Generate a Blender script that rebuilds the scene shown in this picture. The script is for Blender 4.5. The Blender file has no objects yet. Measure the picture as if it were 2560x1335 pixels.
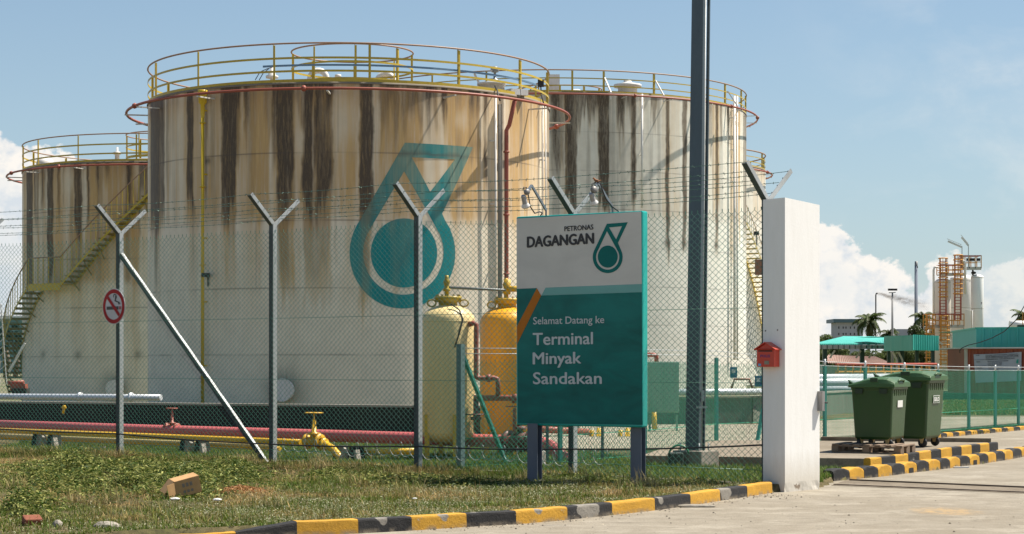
import bpy, math, random
import numpy as np
from mathutils import Vector, Matrix
random.seed(7); rng = np.random.default_rng(7)
SC = bpy.context.scene; COL = SC.collection
F, HZ, CX, E = 5000.0, 908.0, 1280.0, 1.6
def P(px, py, Y): return Vector(((px-CX)/F*Y, Y, E+(HZ-py)/F*Y))
def G(px, py, z=0.0):
    Y = (E-z)*F/(py-HZ); return Vector(((px-CX)/F*Y, Y, z))
UP = Vector((0, 0, 1))

# ---------------------------------------------------------------- materials
def new_mat(name):
    m = bpy.data.materials.new(name); m.use_nodes = True
    nt = m.node_tree; b = nt.nodes['Principled BSDF']; return m, nt, b
def N(nt, t, **k):
    n = nt.nodes.new(t)
    for a, v in k.items():
        if a in ('vals',):
            for kk, vv in v.items(): n.inputs[kk].default_value = vv
        else: setattr(n, a, v)
    return n
def L(nt, a, b): nt.links.new(a, b)
def rgba(c): return (c[0], c[1], c[2], 1)
def noise(nt, vec, scale, detail=5, rough=.6, dist=0):
    n = N(nt, 'ShaderNodeTexNoise', vals={'Scale': scale, 'Detail': detail, 'Roughness': rough, 'Distortion': dist})
    if vec is not None: L(nt, vec, n.inputs['Vector'])
    return n.outputs['Fac']
def ramp(nt, fac, p0, p1, c0=(0, 0, 0), c1=(1, 1, 1)):
    r = N(nt, 'ShaderNodeValToRGB'); e = r.color_ramp.elements
    e[0].position = p0; e[1].position = p1; e[0].color = rgba(c0); e[1].color = rgba(c1)
    L(nt, fac, r.inputs['Fac']); return r.outputs['Color']
def mix(nt, fac, a, b, mode='MIX'):
    m = N(nt, 'ShaderNodeMix', data_type='RGBA', blend_type=mode)
    for s, v in ((0, fac), (6, a), (7, b)):
        if hasattr(v, 'node'): L(nt, v, m.inputs[s])
        elif s == 0: m.inputs[0].default_value = v
        else: m.inputs[s].default_value = rgba(v)
    return m.outputs[2]
def math_(nt, op, a, b=0.0, clamp=False):
    m = N(nt, 'ShaderNodeMath', operation=op, use_clamp=clamp)
    for i, v in enumerate((a, b)):
        if hasattr(v, 'node'): L(nt, v, m.inputs[i])
        else: m.inputs[i].default_value = v
    return m.outputs[0]
def mapping(nt, vec, scale):
    m = N(nt, 'ShaderNodeMapping'); L(nt, vec, m.inputs['Vector']); m.inputs['Scale'].default_value = scale
    return m.outputs['Vector']
def bump(nt, b, h, strength, dist=.01):
    n = N(nt, 'ShaderNodeBump', vals={'Strength': strength, 'Distance': dist}); L(nt, h, n.inputs['Height'])
    L(nt, n.outputs['Normal'], b.inputs['Normal'])
MATS = {}
def paint(name, col, rough=.5, metal=0.0, dirt=(.12, .09, .06), amount=.35, scale=3.0, streak=True, rust=0.0, rustcol=(.2, .07, .025), bmp=.15, spec=.5):
    """a painted or bare surface with uneven tone, grime in vertical runs and a little rust"""
    if name in MATS: return MATS[name]
    m, nt, b = new_mat(name)
    tc = N(nt, 'ShaderNodeTexCoord').outputs['Object']
    v = mapping(nt, tc, (1, 1, .22)) if streak else tc
    n1 = noise(nt, v, scale, 6, .65)
    c = mix(nt, ramp(nt, n1, .42, .78), col, dirt)
    cc = mix(nt, amount, col, c)
    n2 = noise(nt, tc, scale*9, 4, .7)
    cc = mix(nt, ramp(nt, n2, .3, .7, (.0, .0, .0), (.3, .3, .3)), cc, tuple(min(1, x*1.25+.01) for x in col))
    if rust:
        n3 = noise(nt, tc, scale*5, 6, .75)
        cc = mix(nt, ramp(nt, n3, 1-.55*rust-.1, 1-.5*rust), cc, rustcol)
    L(nt, cc, b.inputs['Base Color'])
    L(nt, ramp(nt, n2, .2, .8, (rough-.1,)*3, (min(1, rough+.15),)*3), b.inputs['Roughness'])
    b.inputs['Metallic'].default_value = metal; b.inputs['Specular IOR Level'].default_value = spec
    if bmp: bump(nt, b, n2, bmp, .004)
    MATS[name] = m; return m
def attr_mat(name, rough=.75, spec=.2, trans=0.0):
    if name in MATS: return MATS[name]
    m, nt, b = new_mat(name)
    a = N(nt, 'ShaderNodeAttribute', attribute_name='Col')
    L(nt, a.outputs['Color'], b.inputs['Base Color']); b.inputs['Roughness'].default_value = rough
    b.inputs['Specular IOR Level'].default_value = spec
    if trans:
        t = N(nt, 'ShaderNodeBsdfTranslucent'); L(nt, a.outputs['Color'], t.inputs['Color'])
        mx = N(nt, 'ShaderNodeMixShader'); mx.inputs[0].default_value = trans
        out = nt.nodes['Material Output']
        L(nt, b.outputs[0], mx.inputs[1]); L(nt, t.outputs[0], mx.inputs[2]); L(nt, mx.outputs[0], out.inputs[0])
    MATS[name] = m; return m

# ---------------------------------------------------------------- mesh building
ORG = {}
def thing(name, label, cat, loc=(0, 0, 0), group=None, rz=0.0):
    o = bpy.data.objects.new(name, None); COL.objects.link(o); o.location = loc; o.rotation_euler = (0, 0, rz)
    o.empty_display_size = .1
    o['label'] = label; o['category'] = cat
    if group: o['group'] = group
    ORG[o] = Vector(loc); return o
def tag(o, label=None, cat=None, group=None, kind=None, category=None):
    cat = cat or category
    if label: o['label'] = label
    if cat: o['category'] = cat
    if group: o['group'] = group
    if kind: o['kind'] = kind
    return o
def finish(me, name, mat, parent, org):
    o = bpy.data.objects.new(name, me); COL.objects.link(o)
    if mat is not None:
        for m in (mat if isinstance(mat, (list, tuple)) else [mat]): me.materials.append(m)
    if parent is not None: o.parent = parent; ORG[o] = org
    else: o.location = org; ORG[o] = org
    return o
class MB:
    def __init__(s): s.v = []; s.f = []; s.sm = []; s.mi = []; s.m = 0
    def add(s, vs, fs, smooth=False):
        n = len(s.v); s.v += [Vector(v) for v in vs]
        for f in fs: s.f.append([i+n for i in f]); s.sm.append(smooth); s.mi.append(s.m)
        return s
    def box(s, c, size, rz=0.0, R=None, taper=1.0):
        c = Vector(c); M = R if R is not None else Matrix.Rotation(rz, 3, 'Z')
        hx, hy, hz = size[0]/2, size[1]/2, size[2]/2
        vs = []
        for z in (-hz, hz):
            t = taper if z > 0 else 1
            for x, y in ((-hx, -hy), (hx, -hy), (hx, hy), (-hx, hy)): vs.append(c+M@Vector((x*t, y*t, z)))
        return s.add(vs, [(3, 2, 1, 0), (4, 5, 6, 7), (0, 1, 5, 4), (1, 2, 6, 5), (2, 3, 7, 6), (3, 0, 4, 7)])
    def bar(s, a, b, w, h, up=UP):
        a = Vector(a); b = Vector(b); t = (b-a)
        ln = t.length
        if ln < 1e-6: return s
        t /= ln; up = Vector(up)
        if abs(t.dot(up)) > .98: up = Vector((0, 1, 0)) if abs(t.y) < .9 else Vector((1, 0, 0))
        x = t.cross(up).normalized(); y = x.cross(t).normalized()
        M = Matrix((x, y, t)).transposed()
        return s.box((a+b)/2, (w, h, ln), R=M)
    def tube(s, pts, r, n=8, closed=False, cap=True, smooth=True):
        pts = [Vector(p) for p in pts]; m = len(pts); rs = r if isinstance(r, (list, tuple)) else [r]*m
        vs = []; prev = None
        for i, p in enumerate(pts):
            if closed: t = pts[(i+1) % m]-pts[i-1]
            else: t = pts[min(i+1, m-1)]-pts[max(i-1, 0)]
            t.normalize()
            if prev is None:
                ref = UP if abs(t.z) < .9 else Vector((1, 0, 0)); x = t.cross(ref).normalized()
            else:
                x = prev-t*prev.dot(t)
                x = x.normalized() if x.length > 1e-6 else t.cross(UP).normalized()
            prev = x; y = t.cross(x)
            for k in range(n):
                a = 2*math.pi*k/n; vs.append(p+(x*math.cos(a)+y*math.sin(a))*rs[i])
        fs = []
        for i in range(m if closed else m-1):
            j = (i+1) % m
            for k in range(n): k2 = (k+1) % n; fs.append((i*n+k, i*n+k2, j*n+k2, j*n+k))
        s.add(vs, fs, smooth)
        if cap and not closed:
            b = len(s.v)-len(vs)
            s.f.append([b+k for k in range(n)][::-1]); s.sm.append(False); s.mi.append(s.m)
            s.f.append([b+(m-1)*n+k for k in range(n)]); s.sm.append(False); s.mi.append(s.m)
        return s
    def lathe(s, c, prof, n=24, axis=UP, smooth=True, a0=0.0, a1=2*math.pi):
        c = Vector(c); ax = Vector(axis).normalized()
        x = ax.cross(Vector((0, 1, 0)) if abs(ax.y) < .9 else Vector((1, 0, 0))).normalized(); y = ax.cross(x)
        full = abs(a1-a0-2*math.pi) < 1e-6; nn = n if full else n+1
        vs = []
        for (r, z) in prof:
            for k in range(nn):
                a = a0+(a1-a0)*k/n; vs.append(c+ax*z+(x*math.cos(a)+y*math.sin(a))*r)
        fs = []
        for i in range(len(prof)-1):
            for k in range(n):
                k2 = (k+1) % nn; fs.append((i*nn+k, i*nn+k2, (i+1)*nn+k2, (i+1)*nn+k))
        return s.add(vs, fs, smooth)
    def prism(s, poly, off):
        poly = [Vector(p) for p in poly]; off = Vector(off); n = len(poly)
        vs = poly+[p+off for p in poly]
        fs = [list(range(n))[::-1], list(range(n, 2*n))]+[(i, (i+1) % n, n+(i+1) % n, n+i) for i in range(n)]
        return s.add(vs, fs)
    def build(s, name, mat, parent=None, org=None, bevel=0, **tags):
        if parent is not None: o_ = ORG[parent]
        else: o_ = Vector(org) if org is not None else Vector((0, 0, 0))
        me = bpy.data.meshes.new(name)
        me.from_pydata([tuple(v-o_) for v in s.v], [], s.f)
        me.polygons.foreach_set('use_smooth', s.sm); me.polygons.foreach_set('material_index', s.mi)
        me.update()
        import bmesh
        bm = bmesh.new(); bm.from_mesh(me); bmesh.ops.recalc_face_normals(bm, faces=bm.faces); bm.to_mesh(me); bm.free()
        o = finish(me, name, mat, parent, o_)
        if bevel:
            md = o.modifiers.new('Bevel', 'BEVEL'); md.width = bevel; md.segments = 2; md.limit_method = 'ANGLE'
        if tags: tag(o, **tags)
        return o
def npmesh(name, V, Fq, mat, parent=None, org=(0, 0, 0), cols=None, smooth=False, cname='Col'):
    """mesh from numpy arrays; Fq is a list of (k, corner) index arrays"""
    o_ = ORG[parent] if parent is not None else Vector(org)
    V = np.asarray(V, np.float32)-np.array(o_, np.float32)
    me = bpy.data.meshes.new(name); me.vertices.add(len(V)); me.vertices.foreach_set('co', V.ravel())
    lens = np.concatenate([np.full(len(f), f.shape[1], np.int32) for f in Fq]); idx = np.concatenate([f.ravel() for f in Fq]).astype(np.int32)
    me.loops.add(len(idx)); me.loops.foreach_set('vertex_index', idx)
    st = np.concatenate([[0], np.cumsum(lens)[:-1]]).astype(np.int32)
    me.polygons.add(len(lens)); me.polygons.foreach_set('loop_start', st); me.polygons.foreach_set('loop_total', lens)
    if smooth: me.polygons.foreach_set('use_smooth', np.ones(len(lens), bool))
    me.update(calc_edges=True); me.validate()
    if cols is not None:
        a = me.color_attributes.new(cname, 'FLOAT_COLOR', 'POINT')
        c4 = np.ones((len(V), 4), np.float32); c4[:, :cols.shape[1]] = cols; a.data.foreach_set('color', c4.ravel())
    return finish(me, name, mat, parent, o_)
_T = rng.random((256, 256))
def vn(x, y):
    """smooth value noise"""
    x = np.asarray(x, float); y = np.asarray(y, float)
    xi = np.floor(x).astype(int); yi = np.floor(y).astype(int); fx = x-xi; fy = y-yi
    fx = fx*fx*(3-2*fx); fy = fy*fy*(3-2*fy)
    a = _T[xi % 256, yi % 256]; b = _T[(xi+1) % 256, yi % 256]; c = _T[xi % 256, (yi+1) % 256]; d = _T[(xi+1) % 256, (yi+1) % 256]
    return (a*(1-fx)+b*fx)*(1-fy)+(c*(1-fx)+d*fx)*fy
def fbm(x, y, o=4):
    s = 0; a = .5; t = 0
    for k in range(o): s = s+a*vn(x*2**k+17*k, y*2**k+31*k); t += a; a *= .55
    return s/t
def sst(a, b, x): t = np.clip((x-a)/(b-a+1e-9), 0, 1); return t*t*(3-2*t)
def flat_fill(outer, holes=()):
    """2D polygon with holes -> (verts2d, faces) through a filled curve"""
    cu = bpy.data.curves.new('fill', 'CURVE'); cu.dimensions = '2D'; cu.fill_mode = 'BOTH'
    for loop in [outer]+list(holes):
        sp = cu.splines.new('POLY'); sp.points.add(len(loop)-1)
        for i, (x, y) in enumerate(loop): sp.points[i].co = (x, y, 0, 1)
        sp.use_cyclic_u = True
    o = bpy.data.objects.new('fill', cu); COL.objects.link(o)
    me = bpy.data.meshes.new_from_object(o.evaluated_get(bpy.context.evaluated_depsgraph_get()))
    vs = [(v.co.x, v.co.y) for v in me.vertices]; fs = [list(p.vertices) for p in me.polygons]
    bpy.data.objects.remove(o); bpy.data.curves.remove(cu); bpy.data.meshes.remove(me)
    return vs, fs
def text2d(txt, bold=0.0, spacing=1.0):
    cu = bpy.data.curves.new('txt', 'FONT'); cu.body = txt; cu.size = 1; cu.offset = bold; cu.fill_mode = 'BOTH'
    cu.space_character = spacing; cu.resolution_u = 3
    o = bpy.data.objects.new('txt', cu); COL.objects.link(o); bpy.context.view_layer.update()
    me = bpy.data.meshes.new_from_object(o.evaluated_get(bpy.context.evaluated_depsgraph_get()))
    vs = np.array([(v.co.x, v.co.y) for v in me.vertices]); fs = [list(p.vertices) for p in me.polygons]
    bpy.data.objects.remove(o); bpy.data.curves.remove(cu); bpy.data.meshes.remove(me)
    vs -= vs.min(0); vs /= np.maximum(vs.max(0), 1e-6)
    return vs, fs
def text_on(mb, txt, o, u, w, n, size, bold=0.0, spacing=1.0):
    """lettering in the box o, o+u*size[0], o+w*size[1]; n lifts nothing, it is the outward side"""
    vs, fs = text2d(txt, bold, spacing)
    u = Vector(u).normalized(); w = Vector(w).normalized()
    mb.add([Vector(o)+u*(x*size[0])+w*(y*size[1]) for x, y in vs], fs)

# ---------------------------------------------------------------- camera, light, sky
cam = bpy.data.cameras.new('camera'); co = bpy.data.objects.new('camera', cam); COL.objects.link(co)
co.location = (0, 0, E); co.rotation_euler = (math.radians(90), 0, 0)
cam.sensor_width = 36; cam.lens = F/2560*36; cam.shift_y = (HZ-667.5)/2560; cam.clip_end = 20000
SC.camera = co
SUN_EL, SUN_AZ = math.radians(60), math.radians(17)      # azimuth from +X towards +Y
sd = Vector((math.cos(SUN_EL)*math.cos(SUN_AZ), math.cos(SUN_EL)*math.sin(SUN_AZ), math.sin(SUN_EL)))
sl = bpy.data.lights.new('sun', 'SUN'); sl.energy = 5.0; sl.angle = math.radians(.55); sl.color = (1, .93, .82)
so = bpy.data.objects.new('sun', sl); COL.objects.link(so); so.rotation_euler = sd.to_track_quat('Z', 'Y').to_euler()
so.location = (20, 10, 60)
SC.view_settings.view_transform = 'Standard'; SC.view_settings.look = 'None'; SC.view_settings.exposure = .75; SC.view_settings.gamma = 1
W = bpy.data.worlds.new('World'); SC.world = W; W.use_nodes = True
nt = W.node_tree; bg = nt.nodes['Background']
sky = N(nt, 'ShaderNodeTexSky', sky_type='NISHITA', sun_disc=False, sun_elevation=SUN_EL, sun_rotation=math.pi/2-SUN_AZ, air_density=1.0, dust_density=.6, ozone_density=1.4)
g = N(nt, 'ShaderNodeTexCoord').outputs['Generated']
sep = N(nt, 'ShaderNodeSeparateXYZ'); L(nt, g, sep.inputs[0])
az = math_(nt, 'ARCTAN2', sep.outputs[0], sep.outputs[1])
def az_ramp(pts, scale):
    r = N(nt, 'ShaderNodeValToRGB'); cr = r.color_ramp; cr.interpolation = 'LINEAR'
    while len(cr.elements) < len(pts): cr.elements.new(.5)
    for el, (px, py) in zip(cr.elements, pts):
        a = (px-CX)/F; e = max(0, (HZ-py)/F)*scale
        el.position = (a+.4)/.8; el.color = (e, e, e, 1)
    L(nt, math_(nt, 'DIVIDE', math_(nt, 'ADD', az, .4), .8), r.inputs['Fac'])
    return r.outputs['Color']
top = az_ramp([(-400, 420), (0, 300), (60, 345), (170, 392), (420, 500), (700, 760), (1500, 760), (1900, 520), (1965, 512), (2010, 585), (2040, 588), (2090, 578), (2135, 625), (2190, 660), (2240, 676), (2285, 705), (2320, 668), (2440, 642), (2478, 655), (2600, 650), (3000, 700)], 5)
top = math_(nt, 'DIVIDE', top, 5)
gs = mapping(nt, g, (1, 1, 1.25))
n1 = noise(nt, gs, 38, 8, .58); n2 = noise(nt, gs, 13, 5, .55); n3 = noise(nt, mapping(nt, g, (1, 1, 1.9)), 17, 6, .55, .3)
n4 = noise(nt, gs, 120, 5, .6)
top = math_(nt, 'ADD', top, math_(nt, 'MULTIPLY', math_(nt, 'SUBTRACT', n4, .5), .022))
edge = math_(nt, 'ADD', math_(nt, 'SUBTRACT', top, sep.outputs[2]), math_(nt, 'MULTIPLY', math_(nt, 'SUBTRACT', math_(nt, 'ADD', n1, math_(nt, 'MULTIPLY', n2, .4)), .7), .05))
mask = math_(nt, 'MULTIPLY', math_(nt, 'ADD', edge, .0), 260, True)
vei = math_(nt, 'MULTIPLY', ramp(nt, n3, .46, .8), ramp(nt, math_(nt, 'ADD', az, .5), .62, .76), True)   # thin veil to the right
mask2 = math_(nt, 'MAXIMUM', math_(nt, 'MULTIPLY', mask, ramp(nt, math_(nt, 'ADD', az, .5), .70, .735, (.97, .97, .97), (.66, .66, .66))), math_(nt, 'MULTIPLY', vei, .38))
deep = math_(nt, 'MULTIPLY', edge, 12, True)
cl = mix(nt, ramp(nt, math_(nt, 'ADD', math_(nt, 'MULTIPLY', n1, .6), math_(nt, 'MULTIPLY', n4, .4)), .42, .56), (.72, .77, .82), (1.02, .97, .90))
cl = mix(nt, math_(nt, 'MULTIPLY', deep, math_(nt, 'MULTIPLY', ramp(nt, n3, .40, .60), .85)), cl, (.70, .77, .83))
SKYK = 7.4
tint = mix(nt, 1.0, sky.outputs[0], (.75, .825, .85), 'MULTIPLY')
# humid air: the sky whitens towards the horizon
hz = ramp(nt, sep.outputs[2], .0, .30, (1, 1, 1), (0, 0, 0))
SKY_HAZE = (3.75, 4.7, 5.5)
tint = mix(nt, math_(nt, 'MULTIPLY', hz, .55), tint, SKY_HAZE)
clk = N(nt, 'ShaderNodeVectorMath', operation='SCALE'); L(nt, cl, clk.inputs[0]); clk.inputs['Scale'].default_value = SKYK
L(nt, mix(nt, mask2, tint, clk.outputs[0]), bg.inputs['Color']); bg.inputs['Strength'].default_value = .08
# ================================================================ ground, road, verge
def inpoly(x, y, poly):
    c = np.zeros(np.shape(x), bool); n = len(poly)
    for i in range(n):
        x1, y1 = poly[i]; x2, y2 = poly[(i+1) % n]
        t = ((y1 > y) != (y2 > y)) & (x < (x2-x1)*(y-y1)/((y2-y1) if y2 != y1 else 1e-9)+x1)
        c ^= t
    return c
def xy(v): return (v.x, v.y)
K1 = [G(1931, 1232), G(1869, 1242), G(1801, 1252), G(1727, 1264.3), G(1638, 1276), G(1531, 1288), G(1419, 1299.8), G(1291, 1311), G(1167, 1317.5), G(1030, 1326.5), G(896, 1334), G(743, 1340), G(590, 1347), G(438, 1352), G(280, 1362), G(120, 1374), G(-60, 1390)]
K1H = [.135]*12+[.062, .048, .0, .0, .0]
K2 = [G(2084.5, 1203), G(2125, 1199.5), G(2161, 1195.7), G(2196, 1192.4), G(2231.5, 1188.5), G(2262.5, 1184.4), G(2293.5, 1180.4), G(2323, 1176.9), G(2351.5, 1173.6), G(2375.8, 1170.4), G(2401, 1166.6), G(2425.7, 1163.4), G(2450, 1160.5), G(2471.5, 1157.3), G(2491.7, 1153.8), G(2513, 1150.6), G(2533.6, 1146.9), G(2555, 1143), G(2576, 1140), G(2597, 1137)]
K3 = [G(2177.5, 1164, .1), G(2205, 1161, .1), G(2239.6, 1156.5, .1), G(2271, 1151, .1), G(2299, 1147, .1), G(2328.6, 1142.5, .1), G(2353.7, 1139, .1), G(2380.6, 1135, .1), G(2404.6, 1131.5, .1), G(2429.7, 1128, .1), G(2451.3, 1125.5, .1), G(2473.7, 1123, .1), G(2495.8, 1120.5, .1)]
K4 = [G(2262+i*15.2, 1103-i*1.42, 0) for i in range(-5, 24)]
VERGE = [(-24, 14.5)]+[xy(p) for p in K1[::-1]]+[(3.9, 25.4), (4.42, 27.2)]+[xy(p) for p in K2[1:15]]+[xy(K3[-1]), (5.7, 36.4), (6.3, 38.6), (7.9, 41.1), (10.55, 45.3), (13.4, 50.3), (26, 70), (-40, 70), (-40, 14.5)]
PAD = [(1.95, 30.3)]+[(p_.x-.05, p_.y+.05) for p_ in K3]+[(5.55, 36.3), (3.2, 36.4)]
def gz(x, y):
    return .055+.05*(fbm(x*.9, y*.9, 3)-.5)+.02*(fbm(x*6, y*6, 3)-.5)
PSEG = [(a.x, a.y, b.x, b.y) for a, b in zip(K1[:-1], K1[1:])]
def kdist(x, y):
    d = np.full(np.shape(x), 9e9)
    for x1, y1, x2, y2 in PSEG:
        t = np.clip(((x-x1)*(x2-x1)+(y-y1)*(y2-y1))/((x2-x1)**2+(y2-y1)**2), 0, 1)
        d = np.minimum(d, np.hypot(x-x1-t*(x2-x1), y-y1-t*(y2-y1)))
    return d

# base ground out to the horizon
m, nt, b = new_mat('far_ground')
tc = N(nt, 'ShaderNodeTexCoord').outputs['Object']
c = mix(nt, ramp(nt, noise(nt, tc, .05, 6), .4, .6), (.10, .11, .04), (.17, .15, .09))
L(nt, c, b.inputs['Base Color']); b.inputs['Roughness'].default_value = .95
MB().add([(-6000, -300, -.06), (6000, -300, -.06), (6000, 9000, -.06), (-6000, 9000, -.06)], [(0, 1, 2, 3)]).build('ground', m, kind='structure', label='flat dry green land stretching away behind the storage tanks')

# road
m, nt, b = new_mat('road_concrete')
tc = N(nt, 'ShaderNodeTexCoord').outputs['Object']
big = noise(nt, tc, .35, 5, .6); mid = noise(nt, tc, 3.0, 6, .7); fine = noise(nt, tc, 70, 3, .7)
c = mix(nt, ramp(nt, big, .35, .65), (.24, .205, .15), (.32, .285, .225))
c = mix(nt, ramp(nt, mid, .42, .72), c, (.20, .17, .125))
c = mix(nt, ramp(nt, noise(nt, mapping(nt, tc, (1, 1.6, 1)), .9, 8, .75), .52, .60, (0, 0, 0), (.55, .55, .55)), c, (.38, .34, .27))
c = mix(nt, ramp(nt, fine, .52, .66, (0, 0, 0), (.75, .75, .75)), c, (.12, .10, .08))
c = mix(nt, ramp(nt, noise(nt, tc, 45, 3, .6), .58, .72, (0, 0, 0), (.6, .6, .6)), c, (.46, .43, .37))
vo = N(nt, 'ShaderNodeTexVoronoi', feature='DISTANCE_TO_EDGE', vals={'Scale': .33})
dv = N(nt, 'ShaderNodeVectorMath', operation='ADD'); L(nt, tc, dv.inputs[0])
nz = N(nt, 'ShaderNodeTexNoise', vals={'Scale': 2.2, 'Detail': 6, 'Roughness': .7}); L(nt, tc, nz.inputs['Vector']); L(nt, nz.outputs['Color'], dv.inputs[1]); L(nt, dv.outputs[0], vo.inputs['Vector'])
crk = math_(nt, 'MULTIPLY', ramp(nt, vo.outputs['Distance'], .0, .006, (1, 1, 1), (0, 0, 0)), ramp(nt, big, .45, .6))
c = mix(nt, math_(nt, 'MULTIPLY', crk, .7), c, (.08, .065, .05))
c = mix(nt, math_(nt, 'MULTIPLY', ramp(nt, noise(nt, tc, 1.1, 3, .5), .66, .74), .45), c, (.11, .10, .09))
sp = N(nt, 'ShaderNodeTexVoronoi', vals={'Scale': 3.2, 'Randomness': 1.0}); L(nt, tc, sp.inputs['Vector'])
c = mix(nt, math_(nt, 'MULTIPLY', ramp(nt, sp.outputs['Distance'], .045, .06, (1, 1, 1), (0, 0, 0)), .8), c, (.04, .035, .03))
# worn yellow paint patch
ym = N(nt, 'ShaderNodeVectorMath', operation='DISTANCE'); gp = G(2365, 1278)
vm = N(nt, 'ShaderNodeMapping'); L(nt, tc, vm.inputs['Vector']); vm.inputs['Scale'].default_value = (1.0, .6, 1); L(nt, vm.outputs[0], ym.inputs[0]); ym.inputs[1].default_value = (gp.x, gp.y*.6, 0)
c = mix(nt, math_(nt, 'MULTIPLY', ramp(nt, ym.outputs['Value'], .2, .42, (1, 1, 1), (0, 0, 0)), ramp(nt, noise(nt, tc, 9, 5, .7), .42, .6, (0, 0, 0), (.55, .55, .55))), c, (.55, .34, .12))
L(nt, c, b.inputs['Base Color']); b.inputs['Roughness'].default_value = .9; b.inputs['Specular IOR Level'].default_value = .25
bump(nt, b, math_(nt, 'ADD', fine, math_(nt, 'MULTIPLY', mid, 2)), .6, .008)
MB().add([(-60, -8, 0), (90, -8, 0), (90, 62, 0), (12.5, 62, 0), (-60, 25, 0)], [(0, 1, 2, 3, 4)]).build('road', m, kind='structure', label='pale worn concrete road in front of the gate')

# verge surface: one sheet behind the kerb and through the compound
gx = np.arange(-24, 22, .14); gy = np.arange(15.6, 66, .14)
X, Y = np.meshgrid(gx, gy, indexing='ij'); ins = inpoly(X, Y, VERGE)
kd = kdist(X, Y); Z = gz(X, Y)+.05*sst(.6, .05, kd)+.12*np.exp(-(((X+3.2)/2.6)**2+((Y-28.6)/1.3)**2))*0
Z = np.where(ins & (kd > .1), Z, np.where(ins, .03, -.25)); Z = np.where(Y > 46, Z*.6, Z)
n0, n1_ = X.shape; idx = np.arange(n0*n1_).reshape(n0, n1_)
q = np.stack([idx[:-1, :-1], idx[1:, :-1], idx[1:, 1:], idx[:-1, 1:]], -1).reshape(-1, 4)
keep = (Z.ravel()[q] > -.2).any(1); q = q[keep]
m, nt, b = new_mat('verge_soil')
tc = N(nt, 'ShaderNodeTexCoord').outputs['Object']
c = mix(nt, ramp(nt, noise(nt, tc, .6, 6, .65), .38, .62), (.085, .085, .03), (.20, .15, .085))
c = mix(nt, ramp(nt, noise(nt, tc, 14, 5, .7), .4, .7), c, (.05, .045, .025))
L(nt, c, b.inputs['Base Color']); b.inputs['Roughness'].default_value = .95; b.inputs['Specular IOR Level'].default_value = .1
bump(nt, b, noise(nt, tc, 25, 6, .8), .8, .02)
npmesh('verge', np.stack([X.ravel(), Y.ravel(), Z.ravel()], 1), [q], m, smooth=True)
tag(bpy.data.objects['verge'], 'rough grassy verge between the painted kerb and the fence', kind='structure')

# concrete yard and slabs
def concrete(name, c1, c2, sc=1.0):
    if name in MATS: return MATS[name]
    m, nt, b = new_mat(name); tc = N(nt, 'ShaderNodeTexCoord').outputs['Object']
    c = mix(nt, ramp(nt, noise(nt, tc, .5*sc, 6, .65), .35, .65), c1, c2)
    c = mix(nt, ramp(nt, noise(nt, tc, 5*sc, 6, .75), .5, .8), c, tuple(x*.45 for x in c1))
    f = noise(nt, tc, 60*sc, 3, .7)
    c = mix(nt, ramp(nt, f, .5, .8, (0, 0, 0), (.5, .5, .5)), c, tuple(x*.6 for x in c1))
    L(nt, c, b.inputs['Base Color']); b.inputs['Roughness'].default_value = .92; b.inputs['Specular IOR Level'].default_value = .2
    bump(nt, b, f, .5, .006); MATS[name] = m; return m
yard = concrete('yard_concrete', (.26, .22, .16), (.36, .32, .25))
def slab(name, poly, z0, z1, mat, **t): return MB().prism([(x, y, z0) for x, y in poly], (0, 0, z1-z0)).build(name, mat, **t)
Yp = [G(1300, 1128, .09), G(1640, 1122, .09), G(1905, 1118, .09), G(2060, 1094, .09), G(2300, 1078, .09), G(2640, 1051, .09), G(2640, 1041, .09), G(2200, 1044, .09), G(1905, 1061, .09), G(1300, 1063, .09)]
slab('path', [(p.x, p.y) for p in Yp], .02, .1, yard, kind='structure', label='pale concrete yard path inside the compound')
pad = concrete('pad_concrete', (.20, .165, .12), (.27, .23, .175))
slab('pavement', PAD, 0, .2, pad, kind='structure', label='raised concrete pad carrying the bins')
# low upstand along the back of the pad
mb = MB()
for a, b_ in (((5.6, 36.2), (K3[-1].x-.1, K3[-1].y+.12)),): mb.bar((a[0], a[1], .235), (b_[0], b_[1], .235), .12, .07)
mb.build('kerb', concrete('kerb_bare', (.16, .13, .095), (.22, .19, .14)), kind='structure', label='low bare concrete upstand at the back of the bin pad')

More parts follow.
